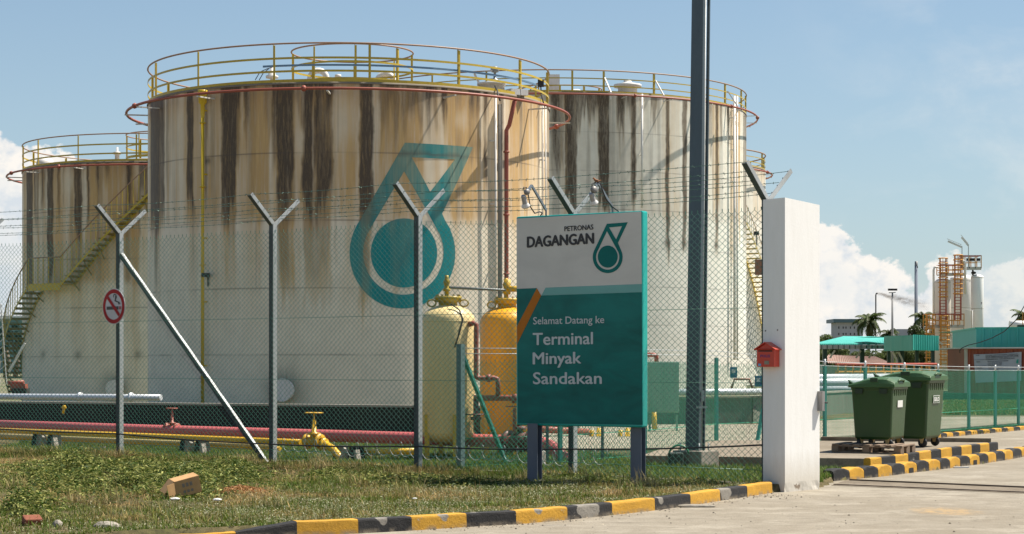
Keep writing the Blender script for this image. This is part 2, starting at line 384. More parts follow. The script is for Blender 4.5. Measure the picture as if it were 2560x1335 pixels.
# ---------------------------------------------------------------- painted kerbs
CHIPS = [(G(a_, b_)+UP*c_, r_) for a_, b_, c_, r_ in ((1470, 1294.5, .13, .17), (1490, 1292.5, .07, .10), (1812, 1250, .12, .13), (1820, 1249, .05, .10), (1105, 1321, .13, .06), (1345, 1306, .13, .06), (950, 1330, .13, .07), (1650, 1274, .12, .06))]
def kerb_paint(name, col):
    m, nt, b = new_mat(name); tc = N(nt, 'ShaderNodeTexCoord').outputs['Object']
    n_ = noise(nt, tc, 3.2, 6, .72); f = noise(nt, tc, 38, 4, .75)
    c = mix(nt, ramp(nt, noise(nt, tc, 1.7, 4, .6), .3, .7), col, tuple(x*.72 for x in col))
    c = mix(nt, ramp(nt, f, .5, .85), c, tuple(x*.5+.02 for x in col))
    c = mix(nt, ramp(nt, n_, .66, .675), c, (.36, .33, .28))
    c = mix(nt, ramp(nt, noise(nt, tc, 16, 5, .8), .66, .70), c, (.20, .17, .13))
    dn = N(nt, 'ShaderNodeVectorMath', operation='SCALE'); nzc = N(nt, 'ShaderNodeTexNoise', vals={'Scale': 9, 'Detail': 4}); L(nt, tc, nzc.inputs['Vector']); L(nt, nzc.outputs['Color'], dn.inputs[0]); dn.inputs['Scale'].default_value = .16
    ad = N(nt, 'ShaderNodeVectorMath', operation='ADD'); L(nt, tc, ad.inputs[0]); L(nt, dn.outputs[0], ad.inputs[1])
    for cp_, cr_ in CHIPS:
        ds = N(nt, 'ShaderNodeVectorMath', operation='DISTANCE'); L(nt, ad.outputs[0], ds.inputs[0]); ds.inputs[1].default_value = (cp_.x+.08, cp_.y+.08, cp_.z+.08)
        c = mix(nt, ramp(nt, ds.outputs['Value'], cr_-.012, cr_, (1, 1, 1), (0, 0, 0)), c, mix(nt, f, (.15, .135, .115), (.32, .295, .25)))
    gzn = N(nt, 'ShaderNodeSeparateXYZ'); L(nt, tc, gzn.inputs[0])
    c = mix(nt, math_(nt, 'MULTIPLY', ramp(nt, gzn.outputs[2], .0, .05, (1, 1, 1), (0, 0, 0)), ramp(nt, noise(nt, tc, 9, 4), .4, .6)), c, (.22, .18, .13))
    L(nt, c, b.inputs['Base Color']); b.inputs['Roughness'].default_value = .75; b.inputs['Specular IOR Level'].default_value = .3
    bump(nt, b, math_(nt, 'ADD', f, math_(nt, 'MULTIPLY', n_, 1.5)), .7, .012); return m
KY = kerb_paint('kerb_yellow', (.62, .33, .035)); KB = kerb_paint('kerb_black', (.028, .027, .027)); KC = concrete('kerb_bare', (.3, .27, .22), (.36, .33, .28))
def kerb(path, heights, z0, wid, first_yellow, label, name='kerb', round_=0, gap=0.0, seg=4, holes=()):
    mb = MB(); n = len(path)
    hs = heights if isinstance(heights, list) else [heights]*n
    nrm = []
    for i in range(n):
        t = (path[min(i+1, n-1)]-path[max(i-1, 0)]); t.z = 0; t.normalize(); nrm.append(Vector((-t.y, t.x, 0)))
    if nrm[0].y < 0: nrm = [-v for v in nrm]
    for i in range(n-1):
        mb.m = 0 if (i % 2 == 0) == first_yellow else 1
        sec = []; gg = gap
        for k in range(seg+1):
            t = gg+(1-2*gg)*k/seg
            p = path[i].lerp(path[i+1], t); nn = nrm[i].lerp(nrm[i+1], t).normalized(); h = hs[i]*(1-t)+hs[i+1]*t
            j = lambda s: (random.random()-.5)*s
            e = round_*(1 if k in (0, seg) else 0)
            r = min(.022, h*.3)+e*.02
            h2 = h-e*.018+j(.004)
            B = Vector((p.x, p.y, z0))
            ww = wid
            sec.append([B+Vector((0, 0, -.03)), B+nn*.006+UP*(h2-r)+nn*j(.005), B+nn*(r*.45)+UP*(h2-r*.3), B+nn*(r+.01)+UP*(h2+j(.003)), B+nn*(ww-r)+UP*(h2+j(.003)), B+nn*(ww-.004)+UP*(h2-r), B+nn*ww+UP*-.03])
        vs = [v for s_ in sec for v in s_]; m_ = 7; fs = []
        for k in range(seg):
            for q_ in range(m_-1): fs.append((k*m_+q_, k*m_+q_+1, (k+1)*m_+q_+1, (k+1)*m_+q_))
        fs.append(list(range(m_))); fs.append(list(range(seg*m_, seg*m_+m_))[::-1])
        mb.add(vs, fs)
        if i in holes:      # drain mouth: dark pocket proud by a hair
            a = path[i].lerp(path[i+1], .32); c2 = path[i].lerp(path[i+1], .68); nn = nrm[i]
            mb.m = 2; mb.add([Vector((a.x, a.y, z0+.002))-nn*.004, Vector((c2.x, c2.y, z0+.002))-nn*.004, Vector((c2.x, c2.y, z0+.075))-nn*.0015, Vector((a.x, a.y, z0+.075))-nn*.0015], [(0, 1, 2, 3)])
    return mb.build(name, [KY, KB, paint('black_void', (.01, .009, .008), .9, amount=0, bmp=0)], kind='structure', label=label)
kerb(K1, K1H, 0, .15, True, 'yellow and black kerb curving along the grass verge', seg=6)
kerb(K2, .16, 0, .2, False, 'rounded yellow and black kerb stones beside the road past the gate', round_=1, gap=.015, holes=(5, 11))
kerb(K3, .158, .05, .12, True, 'yellow and black painted edge of the bin pad', seg=3)
kerb(K4, .1, 0, .15, True, 'far yellow and black kerb below the green fence', round_=.5, gap=.01, seg=2)

# ---------------------------------------------------------------- grass and weeds
def world_px(x, y, z=0.05): return CX+x/y*F, HZ+(E-z)/y*F
DRY = [(640, 1235, 60, 20, 1.0), (190, 1244, 210, 26, .9), (300, 1260, 120, 22, .7), (70, 1228, 90, 20, .8), (560, 1225, 40, 18, .7), (1150, 1245, 150, 14, .5), (730, 1240, 140, 16, .55), (20, 1180, 60, 20, .5), (1380, 1188, 90, 14, .35), (1540, 1235, 40, 6, .7)]
WEED = [(330, 1195, 190, 22), (120, 1200, 110, 16, .8), (270, 1218, 170, 22), (420, 1205, 160, 26), (560, 1190, 80, 20), (590, 1200, 60, 24), (330, 1222, 120, 18), (90, 1275, 60, 18), (1010, 1205, 90, 10, .4), (870, 1190, 80, 10, .5), (1480, 1200, 90, 8, .28), (200, 1178, 160, 12), (50, 1285, 40, 10), (1760, 1215, 50, 8, .22), (480, 1225, 60, 18), (1180, 1212, 70, 8, .4)]
def blobs(px, py, lst):
    s = np.zeros(np.shape(px))
    for q_ in lst: s = np.maximum(s, (q_[4] if len(q_) > 4 else 1)*np.exp(-(((px-q_[0])/q_[2])**2+((py-q_[1])/q_[3])**2)*1.2))
    return s
def scatter(n, region, x0, x1, y0, y1):
    out = []
    got = 0
    while got < n:
        x = rng.uniform(x0, x1, n*2); y = rng.uniform(y0, y1, n*2)
        k = inpoly(x, y, region); px, py = world_px(x, y); k &= (px > -90) & (px < 2650) & (py < 1420)
        out.append(np.stack([x[k], y[k]], 1)); got += k.sum()
        if k.sum() == 0: break
    return np.concatenate(out)[:n]
def blades(name, pts, h, w, cols, z0, mat, lean=.5, label=None):
    n = len(pts); a = rng.uniform(0, 2*np.pi, n); d = np.stack([np.cos(a), np.sin(a)], 1); s = np.stack([-d[:, 1], d[:, 0]], 1)
    le = rng.uniform(.1, 1, n)*lean
    b0 = np.column_stack([pts, z0]); up = np.array([0, 0, 1.])
    def off(t, ww, v): return b0+np.column_stack([d*(le*h*t*t)[:, None]+s*(ww*v)[:, None], h*t*(1-.35*le*t)])
    V = np.stack([off(0, w, -.5), off(0, w, .5), off(.55, w*.8, .5), off(.55, w*.8, -.5), off(1, w, 0)], 1).reshape(-1, 3)
    i = np.arange(n)*5
    Q = np.stack([i, i+1, i+2, i+3], 1); T = np.stack([i+3, i+2, i+4], 1)
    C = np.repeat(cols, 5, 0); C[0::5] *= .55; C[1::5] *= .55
    o = npmesh(name, V, [Q, T], mat, cols=C); tag(o, label, kind='stuff'); return o
GM = attr_mat('grass_blade', .7, .25, .3)
def grass_cols(x, y, dry, green=(.085, .145, .014), straw=(.46, .31, .13), rng_=.35):
    n = len(x); dr = np.clip(dry+rng.normal(0, .22, n), 0, 1)[:, None]
    c = np.array(green)*(1-dr)+np.array(straw)*dr
    return np.clip(c*rng.uniform(1-rng_, 1+rng_, n)[:, None]*np.array([1, 1, 1])+rng.normal(0, .006, (n, 3)), .003, 1)
FRONT = [(-24, 14.5)]+[xy(p) for p in K1[::-1]]+[(3.3, 25.0), (3.1, 25.6), (-1.37, 29.5), (-6.6, 34.0), (-9, 36), (-24, 36)]
BACK = [(3.3, 25.0), (3.1, 25.6), (-1.37, 29.5), (-6.6, 34.0), (-11, 38), (-11, 43), (0, 37), (1.8, 33.0), (1.9, 30.1), (5.2, 28.85), (4.4, 27.3), (3.95, 25.7)]
p = scatter(170000, FRONT, -9.5, 3.4, 16.4, 36); x, y = p.T; px, py = world_px(x, y)
k = kdist(x, y) > .15; p = p[k]; x, y, px, py = x[k], y[k], px[k], py[k]
nz_ = fbm(x*1.3, y*1.3, 4); dry = np.clip(.20+2.4*(nz_-.5)+1.1*blobs(px, py, DRY)-.35*blobs(px, py, WEED), 0, 1)
fine_ = fbm(x*5, y*5, 3)
keep = rng.random(len(x)) < np.clip(.35+1.1*fine_-.35*blobs(px, py, DRY), .2, 1); p, x, y, px, py, dry, nz_ = [q_[keep] for q_ in (p, x, y, px, py, dry, nz_)]
fl = (x+1.37)*.66+(y-29.2)*.757     # distance from the fence line
h = .022+.055*rng.random(len(x))**1.8+.05*sst(-1.6, -.3, fl)*rng.random(len(x))+.03*(nz_-.3)
soil = sst(.60, .70, fbm(x*1.1+31, y*1.6+5, 4)); sk = rng.random(len(x)) > soil*.8; p, x, y, px, py, dry, nz_, fl, h = [q_[sk] for q_ in (p, x, y, px, py, dry, nz_, fl, h)]
tall = rng.random(len(x)) < .03; h[tall] *= rng.uniform(1.6, 3.0, tall.sum())
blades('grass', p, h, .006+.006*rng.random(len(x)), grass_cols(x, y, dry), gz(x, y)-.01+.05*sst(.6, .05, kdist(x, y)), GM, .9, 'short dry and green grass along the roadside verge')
p = scatter(75000, BACK, -9.5, 5.4, 24.8, 43); x, y = p.T
h = .04+.06*rng.random(len(x))+.05*sst(-6, 3, x)*rng.random(len(x))*(y < 31)
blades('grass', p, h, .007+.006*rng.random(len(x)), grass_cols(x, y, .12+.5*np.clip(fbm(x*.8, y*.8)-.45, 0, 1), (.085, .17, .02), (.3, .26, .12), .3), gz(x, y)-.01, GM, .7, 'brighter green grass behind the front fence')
# thin strip under the right hand fence and beyond it
R4 = [(6.45, 38.9), (10.45, 44.9), (12.75, 48.7), (15.8, 53.6), (14.6, 53.6), (9.5, 45.3), (5.5, 39.3)]
p = scatter(14000, R4, 5.5, 16, 38, 54); x, y = p.T
blades('grass', p, .03+.05*rng.random(len(x)), np.full(len(x), .016), grass_cols(x, y, np.full(len(x), .1), (.06, .13, .02)), np.full(len(x), .03), GM, .6, 'green grass strip along the foot of the far fence')
R5 = [G(2360, 1006), G(2700, 1006), G(2700, 1040), G(2360, 1040)]
R5 = [(v.x, v.y) for v in R5]
p = scatter(30000, R5, 10, 40, 55, 90); x, y = p.T
blades('grass', p, .10+.10*rng.random(len(x)), np.full(len(x), .05), grass_cols(x, y, np.full(len(x), .15), (.08, .17, .02)), np.full(len(x), -.02), GM, .6, 'mown green lawn beyond the right hand fence')
# long tufts
tx = scatter(150, FRONT, -9.5, 3.2, 17, 35.5); fl = (tx[:, 0]+1.37)*.66+(tx[:, 1]-29.2)*.757; tx = tx[(rng.random(len(tx)) < np.where(fl > -2, .9, .35)) & (kdist(tx[:, 0], tx[:, 1]) > .4)]
c_ = np.repeat(tx, 55, 0)+rng.normal(0, .09, (len(tx)*55, 2)); hh = np.repeat(.10+.22*rng.random(len(tx)), 55)*rng.uniform(.5, 1.1, len(c_)); dr = np.repeat(rng.random(len(tx)), 55)*.9
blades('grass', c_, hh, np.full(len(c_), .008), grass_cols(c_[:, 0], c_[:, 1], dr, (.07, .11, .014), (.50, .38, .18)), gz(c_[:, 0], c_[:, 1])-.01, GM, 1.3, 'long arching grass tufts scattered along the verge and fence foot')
# broad leaved weeds
def leaves(name, pts, z0, size, cols, mat, label, droop=.5):
    n = len(pts); a = rng.uniform(0, 2*np.pi, n); el = rng.uniform(-.9, .6, n)*droop+.1
    d = np.stack([np.cos(a)*np.cos(el), np.sin(a)*np.cos(el), np.sin(el)], 1)
    s = np.stack([-np.sin(a), np.cos(a), rng.normal(0, .35, n)], 1); s /= np.linalg.norm(s, axis=1)[:, None]
    b0 = np.column_stack([pts, z0]); sz = size[:, None]
    V = np.stack([b0, b0+d*sz*.5+s*sz*.17, b0+d*sz+np.array([0, 0, -.3])*sz, b0+d*sz*.5-s*sz*.17], 1).reshape(-1, 3)
    i = np.arange(n)*4; T = np.concatenate([np.stack([i, i+1, i+2], 1), np.stack([i, i+2, i+3], 1)])
    o = npmesh(name, V, [T], mat, cols=np.repeat(cols, 4, 0)); tag(o, label, kind='stuff'); return o
LM = attr_mat('weed_leaf', .6, .2, .25)
p = scatter(420000, FRONT, -9.5, 3.4, 17, 36); x, y = p.T; px, py = world_px(x, y)
w_ = blobs(px, py, WEED)*sst(.42, .64, fbm(x*2.2, y*2.2, 4)+.12); k = rng.random(len(x)) < w_*.85; p = p[k]; x, y = p.T; w_ = w_[k]
g1 = np.array([.030, .066, .006]); g2 = np.array([.42, .42, .13]); t = rng.random(len(x))[:, None]**2.4
leaves('weeds', p, gz(x, y)+.02+rng.random(len(x))**.8*(.03+.30*w_*sst(.32, .66, fbm(x*3.5+4, y*3.5, 3))), .03+.05*rng.random(len(x)), (g1*(1-t)+g2*t)*rng.uniform(.6, 1.3, len(x))[:, None], LM, 'dark leafy weeds spreading over the verge')
# pale flowering ground cover near the kerb
p = scatter(170000, FRONT, -8, 3.2, 16.6, 27); x, y = p.T; px, py = world_px(x, y)
kd = kdist(x, y); w_ = sst(5.5, 1.6, kd)*sst(.34, .58, fbm(x*1.7+9, y*1.7, 4))*(kd > .16)*(.25+.75*sst(250, 800, px)); k = rng.random(len(x)) < w_*.7; p = p[k]; x, y = p.T; kd = kd[k]
t = (rng.random(len(x)) < .32)[:, None]
cc = np.where(t, np.array([.5, .5, .33]), np.array([.11, .14, .035]))*rng.uniform(.6, 1.25, len(x))[:, None]
leaves('ground_cover', p, gz(x, y)+.05*sst(.6, .05, kd)+.015+.035*rng.random(len(x)), .016+.016*rng.random(len(x)), cc, LM, 'pale flowering ground cover close to the kerb', .8)

# ---------------------------------------------------------------- litter and stones on the verge
def rock(c, s, seed, n=2):
    import bmesh
    bm = bmesh.new(); bmesh.ops.create_icosphere(bm, subdivisions=n, radius=1); r = random.Random(seed)
    off = (r.random()*50, r.random()*50)
    for v in bm.verts:
        k = .72+.55*float(fbm(v.co.x*1.3+off[0]+v.co.z, v.co.y*1.3+off[1], 3)); v.co = Vector((v.co.x*k*s[0], v.co.y*k*s[1], v.co.z*k*s[2]))+Vector(c)
    V = [v.co.copy() for v in bm.verts]; Fs = [[v.index for v in f.verts] for f in bm.faces]; bm.free()
    return V, Fs
stone = concrete('stone', (.26, .23, .18), (.42, .38, .32), 6); redst = concrete('red_stone', (.22, .075, .045), (.30, .12, .075), 6)
def lump(name, px, py, s, mat, label, cat, seed):
    g_ = G(px, py, .08); mb = MB(); V, Fs = rock((g_.x, g_.y, .06+s[2]*.15), s, seed); mb.add(V, Fs); return mb.build(name, mat, org=(g_.x, g_.y, .06), label=label, category=cat)
lump('rubble_lump', 268, 1313, (.13, .1, .05), stone, 'flat pale grey lump of rubble at the bottom of the verge', 'rubble', 3)
lump('rubble_lump', 143, 1312, (.055, .05, .06), stone, 'small grey chunk of rubble between the red brick and the flat pale lump', 'rubble', 5)
lump('kerb_stone', 1865, 1216, (.05, .05, .05), stone, 'small white stone lying by the kerb near the gate pillar', 'stone', 8)
g_ = G(80, 1312, .07); mb = MB(); mb.box((g_.x, g_.y, .10), (.17, .12, .10), rz=.5, R=Matrix.Rotation(.5, 3, 'Z')@Matrix.Rotation(.35, 3, 'X')); mb.build('brick', redst, org=g_, bevel=.012, label='broken red brick lying in the dry grass', category='brick')
# cardboard box on its side, open flaps
cb, nt, b = new_mat('cardboard'); tc = N(nt, 'ShaderNodeTexCoord').outputs['Object']
c = mix(nt, ramp(nt, noise(nt, tc, 6, 5, .7), .35, .7), (.50, .30, .13), (.38, .21, .085)); L(nt, c, b.inputs['Base Color']); b.inputs['Roughness'].default_value = .85
g_ = G(455, 1243, .07); bx = thing('cardboard_box', 'crushed brown cardboard box tipped on its side with an open flap in the weeds', 'box', (g_.x, g_.y, .05)); mb = MB()
R = Matrix.Rotation(.42, 3, 'Z')@Matrix.Rotation(-.24, 3, 'Y')@Matrix.Rotation(.12, 3, 'X'); C_ = g_+Vector((.02, .12, .13))
w, d, h = .29, .21, .19
for cc_, s_ in (((0, 0, h/2), (w, d, .006)), ((0, 0, -h/2), (w, d, .006)), ((0, -d/2, 0), (w, .006, h)), ((0, d/2, 0), (w, .006, h)), ((w/2, 0, 0), (.006, d, h))): mb.box(C_+R@Vector(cc_), s_, R=R)
mb.build('carton', cb, bx)
mb = MB(); mb.box(C_+R@Vector((-w/2-.07, 0, h/2-.05)), (.17, d, .005), R=R@Matrix.Rotation(-.7, 3, 'Y')); mb.build('flap', cb, bx)
mb = MB(); mb.box(C_+R@Vector((-w/2-.05, -d/2-.02, -.0)), (.12, .005, h*.9), R=R@Matrix.Rotation(.4, 3, 'Z')); mb.build('flap', cb, bx)
mb = MB()
for i in range(3): mb.box(C_+R@Vector((-.05+i*.045, -d/2-.0045, .03)), (.03, .002, .045), R=R)
mb.build('print_mark', paint('faded_ink', (.2, .17, .14), .9, amount=.2, bmp=0), bx); mb = MB()
for i in range(3): mb.box(C_+R@Vector((-.05+i*.045, -d/2-.0045, -.045)), (.028, .002, .03), R=R)
mb.build('print_mark', paint('faded_ink', (.2, .17, .14), .9, amount=.2, bmp=0), bx)
white = paint('litter_white', (.7, .68, .64), .6, amount=.2)
for (px, py, s_, lab) in ((437, 1254, .055, 'white scrap of paper at the front corner of the cardboard box'), (543, 1256, .05, 'white scrap of litter right of the cardboard box in brown clippings'), (1037, 1253, .03, 'small white scrap lying in the grass above the middle of the kerb')):
    g_ = G(px, py, .09); mb = MB(); V, Fs = rock((g_.x, g_.y, .12), (s_, s_*.5, s_*.3), int(px)); mb.add(V, Fs); mb.build('paper_scrap', white, org=g_, label=lab, category='litter')
g_ = G(1738, 1268); mb = MB(); V, Fs = rock((g_.x, g_.y, .012), (.22, .05, .022), 77); mb.add(V, Fs); mb.build('concrete_shard', stone, org=g_, label='long flat pale concrete shard lying on the road against the kerb', category='rubble')
g_ = G(2390, 1167); mb = MB(); mb.box((g_.x, g_.y-.35, .012), (.24, .05, .02), rz=.2); mb.build('paper_scrap', white, org=g_, label='white scrap on the road beside the far rounded kerb', category='litter')
# brown clippings heap
p = np.stack([rng.normal(0, .16, 2600), rng.normal(0, .22, 2600)], 1); g_ = G(600, 1232, .06); r2 = np.hypot(p[:, 0]/.45, p[:, 1]/.6); k = r2 < 1; p = p[k]; r2 = r2[k]
leaves('clippings', p+np.array([g_.x, g_.y]), .06+.10*(1-r2)*rng.random(len(p)), .03+.04*rng.random(len(p)), np.array([.34, .18, .075])*rng.uniform(.5, 1.4, len(p))[:, None], LM, 'heap of dry reddish brown clippings right of the cardboard box', .3)
# loose gravel as stuff
n = 520; V = []; Fq = []; base = np.array([[1, 0, 0], [-.5, .85, 0], [-.5, -.85, 0], [0, 0, 1.1]])
tt = rng.random(n); seg_i = rng.integers(0, 9, n)
gp = np.zeros((n, 2)); 
for i in range(n):
    if i < 260:
        a, b_ = K1[seg_i[i]], K1[seg_i[i]+1]; q_ = a.lerp(b_, tt[i]); o_ = abs(rng.normal(0, .12))+.01; gp[i] = (q_.x+o_*.5, q_.y-o_)
    elif i < 360:
        q_ = G(1931+rng.normal(0, 40), 1238+abs(rng.normal(0, 4))); gp[i] = (q_.x, q_.y)
    else: q_ = G(rng.uniform(1100, 2560), rng.uniform(1240, 1340)); gp[i] = (q_.x, q_.y)
sz = .006+.012*rng.random(n)**2; an = rng.uniform(0, 6.28, n)
Vv = np.zeros((n, 4, 3)); 
for k_ in range(4):
    bx_, by_, bz_ = base[k_]; Vv[:, k_, 0] = gp[:, 0]+sz*(bx_*np.cos(an)-by_*np.sin(an)); Vv[:, k_, 1] = gp[:, 1]+sz*(bx_*np.sin(an)+by_*np.cos(an)); Vv[:, k_, 2] = .001+sz*bz_*.7
i = np.arange(n)*4; T = np.concatenate([np.stack([i, i+1, i+3], 1), np.stack([i+1, i+2, i+3], 1), np.stack([i+2, i, i+3], 1)])
cols = np.where(rng.random(n)[:, None] < .5, np.array([.05, .04, .03]), np.array([.3, .26, .2]))*rng.uniform(.6, 1.3, n)[:, None]
tag(npmesh('gravel', Vv.reshape(-1, 3), [T], attr_mat('gravel_bits', .9), cols=np.repeat(cols, 4, 0)), 'loose grit and small stones scattered on the road', kind='stuff')
# ================================================================ fences
galv = paint('galvanised_steel', (.36, .38, .38), .5, .15, (.16, .14, .11), .4, 5, rust=.12)
greensteel = paint('green_grey_steel', (.10, .17, .16), .5, .1, (.05, .05, .04), .3, 5)
wire = paint('green_wire', (.045, .17, .12), .35, .1, amount=0, bmp=0, scale=2, spec=.8)
barbm = paint('barbed_wire_steel', (.07, .14, .11), .4, .4, amount=0, bmp=0)
dark = paint('black_rubber', (.02, .02, .022), .6, amount=.1, bmp=0)
def chain(name, segs, pitch, r, mat, parent, wob=.012, zr=.82):
    Vs, Fs, off = [], [], 0
    for (A, B, zb0, zb1, zt0, zt1) in segs:
        A = np.array(A); B = np.array(B); Ln = np.hypot(*(B-A)); u = (B-A)/Ln; nrm = np.array([u[1], -u[0]])
        if nrm[1] > 0: nrm = -nrm
        nw = int(Ln/pitch*2); pit = Ln/nw; rows = int(min(zt0-zb0, zt1-zb1)/(pit*zr))
        i = np.arange(nw)[:, None]; j = np.arange(rows+1)[None, :]
        s = (i+((j+i) % 2))*pit+0*j; zz = (zb0+(zb1-zb0)*s/Ln)+((zt0-zb0)+(zt1-zt0-zb1+zb0)*s/Ln)*j/rows
        bulge = (fbm(s*.8+A[0]*3, zz*.8, 3)-.5)*wob*4+np.where(j % 2 == 0, r, -r)
        s2 = s+(fbm(s*1.1+5, zz*1.1+A[1], 2)-.5)*wob*2; z2 = zz+(fbm(s*1.3+50, zz*.9+A[1], 2)-.5)*wob*2
        pts = np.stack([A[0]+u[0]*s2+nrm[0]*bulge, A[1]+u[1]*s2+nrm[1]*bulge, z2], -1)
        tip = pts[:, -1:, :].copy(); tip[..., 2] += pitch*.36
        tip[..., :2] += rng.normal(0, .003, tip[..., :2].shape)
        pts = np.concatenate([pts, tip], 1); m_ = pts.shape[1]
        V = []
        for k in range(3):
            a = 2*np.pi*k/3+.3
            V.append(pts+r*(np.cos(a)*np.array([nrm[0], nrm[1], 0])+np.sin(a)*1.25*np.array([u[0], u[1], 0])))
        V = np.stack(V, 2); Vs.append(V.reshape(-1, 3))
        idx = off+np.arange(nw*m_*3).reshape(nw, m_, 3)
        for k in range(3):
            k2 = (k+1) % 3
            Fs.append(np.stack([idx[:, :-1, k], idx[:, :-1, k2], idx[:, 1:, k2], idx[:, 1:, k]], -1).reshape(-1, 4))
        off += nw*m_*3
    return npmesh(name, np.concatenate(Vs), [np.concatenate(Fs)], mat, parent, smooth=True)
U = Vector((.757, -.653, 0)); NF = Vector((-.653, -.757, 0))
FP = [(-12.4, 38.2, 3.8), (-9.57, 35.75, 3.8), (-6.59, 33.6, 3.79), (-3.74, 31.3, 3.78), (-1.37, 29.2, 3.76), (.83, 27.3, 3.66), (3.215, 25.26, 3.67)]
dkgalv = paint('dark_flange_steel', (.055, .07, .07), .5, .1, (.03, .03, .025), .4, 5)  # darker steel for post front flanges, outer arm undersides and brace web
fence = thing('security_fence', 'tall green chain link fence with Y shaped post tops and barbed wire across the front', 'fence', (-1.37, 29.2, 0))
for i, (x, y, z) in enumerate(FP):
    mb = MB(); Rm = Matrix((U, -NF, UP)).transposed()
    V_ = Vector((.653, .757, 0)); o_ = Vector((x, y, 0))
    mb.bar(o_-UP*.1-V_*.04, o_+UP*z-V_*.04, .012, .085, up=U); mb.m = 1; mb.bar(o_-UP*.1+U*.0365+V_*.006, o_+UP*z+U*.0365+V_*.006, .012, .08, up=V_); mb.m = 0
    for k in range(9): mb.box(Vector((x, y, .4+k*.4))+NF*.0445-U*.02, (.014, .006, .014), R=Rm)
    po = mb.build('post', [dkgalv, galv], fence)
    for sgn, ex, hh in ((1, .48, .46), (-1, .52, .42)):
        mb = MB(); a = Vector((x, y, z-.02)); t = a+NF*(ex*sgn)+UP*hh
        sd_ = (t-a).normalized().cross(U); sd_ = sd_ if sd_.z < 0 else -sd_
        mb.m = 0 if sgn > 0 else 1; mb.bar(a+sd_*.03, t+sd_*.03, .012, .075, up=U); mb.m = 1; mb.bar(a+U*.035, t+U*.035, .060, .012, up=U)
        d_ = (t-a)
        for fr in (.24, .48, .72, .95): mb.box(a+d_*fr-U*.0+UP*.01, (.016, .016, .016))
        ar = mb.build('arm', [dkgalv, galv], po)
segs = [((a[0], a[1]), (b_[0], b_[1]), .03, .03, a[2]-.13, b_[2]-.13) for a, b_ in zip(FP[:-1], FP[1:])]
chain('mesh_panel', [(Vector((*a, 0)).xy+NF.xy*.055, Vector((*b_, 0)).xy+NF.xy*.055, z0, z1, z2, z3) for a, b_, z0, z1, z2, z3 in segs], .098, .0037, wire, fence)
def barbed(a, b_, parent, r=.0034, sag=.03, step=.13):
    a = Vector(a); b_ = Vector(b_); n = 10; ph = random.random(); mb = MB()
    def q_(t): return a.lerp(b_, t)-UP*(4*sag*t*(1-t))
    mb.tube([q_(k/n) for k in range(n+1)], r, 4, cap=False)
    Ln = (b_-a).length; k = 0
    while True:
        t = (k+ph)*step/Ln
        if t > 1: break
        c_ = q_(t)
        for _ in range(2):
            d_ = Vector((random.gauss(0, 1), random.gauss(0, 1), random.gauss(0, 1))).normalized()*.022
            mb.tube([c_-d_, c_+d_], r*.8, 3, cap=False)
        k += 1
    return mb.build('barbed_wire', barbm, parent)
for a, b_ in zip(FP[:-1], FP[1:]):
    for sgn, ex, hh, frs in ((1, .48, .46, (.24, .48, .72, .95)), (-1, .52, .42, (.2, .55, .92))):
        for fr in frs:
            q0 = Vector(a)+NF*(ex*sgn*fr)+UP*(hh*fr); q1 = Vector(b_)+NF*(ex*sgn*fr)+UP*(hh*fr); barbed(q0, q1, fence, sag=random.uniform(.005, .04))
mb = MB(); cz = [.5, .46, .417, .335, .39, .43, .57]; pts = []
for i in range(len(FP)-1):
    for k in range(6):
        t = k/6; a, b_ = FP[i], FP[i+1]; pts.append(Vector((a[0]+(b_[0]-a[0])*t, a[1]+(b_[1]-a[1])*t, cz[i]+(cz[i+1]-cz[i])*t-.02*math.sin(math.pi*t)))+NF*.07)
pts.append(Vector((FP[-1][0], FP[-1][1], .57))+NF*.07); mb.tube(pts, .012, 6); mb.build('cable', dark, fence)
# loose wire coil lying against the foot of the mesh, and a rough footing strip
A_, B_ = Vector((-3.9, 31.6, 0)), Vector((1.2, 27.15, 0)); Ln = (B_-A_).length; pts = []; k = 0; ph = 0
while k < Ln: pts.append(A_.lerp(B_, k/Ln)-NF*.16+U*(.07*math.cos(ph))+UP*(.30+.11*math.sin(ph)+.02*math.sin(k*3))); ph += .5+.1*math.sin(k*7); k += .0185
mb = MB(); mb.tube(pts, .0045, 4, cap=False); mb.build('wire_coil', galv, fence)
mb = MB()
for k in range(34):
    a = A_.lerp(Vector((3.2, 25.3, 0)), k/34); b_ = A_.lerp(Vector((3.2, 25.3, 0)), (k+.97)/34); h_ = .05+.035*random.random(); mb.bar(a+UP*h_/2+NF*.03*random.random(), b_+UP*(h_/2+.01*random.random()), h_, .13+.04*random.random(), up=NF)
mb.build('footing_strip', concrete('footing_strip', (.14, .12, .09), (.24, .21, .16), 3), fence)
for z in (1.35, 2.3, .25):
    mb = MB(); mb.tube([Vector((a[0], a[1], z))+NF*.065 for a in FP], .0035, 4); mb.build('tension_wire', wire, fence)
mb = MB(); a = Vector((FP[2][0], FP[2][1], 3.42))+U*.03+NF*.02; b_ = Vector((FP[3][0]-.09, FP[3][1]+.06, .0))+NF*.02
sd_ = (b_-a).normalized().cross(NF); sd_ = sd_ if sd_.z > 0 else -sd_
mb.bar(a, b_, .075, .012, up=NF); mb.m = 1; mb.bar(a+sd_*.036-NF*.03, b_+sd_*.036-NF*.02, .012, .050, up=NF); mb.build('brace', [dkgalv, galv], fence)

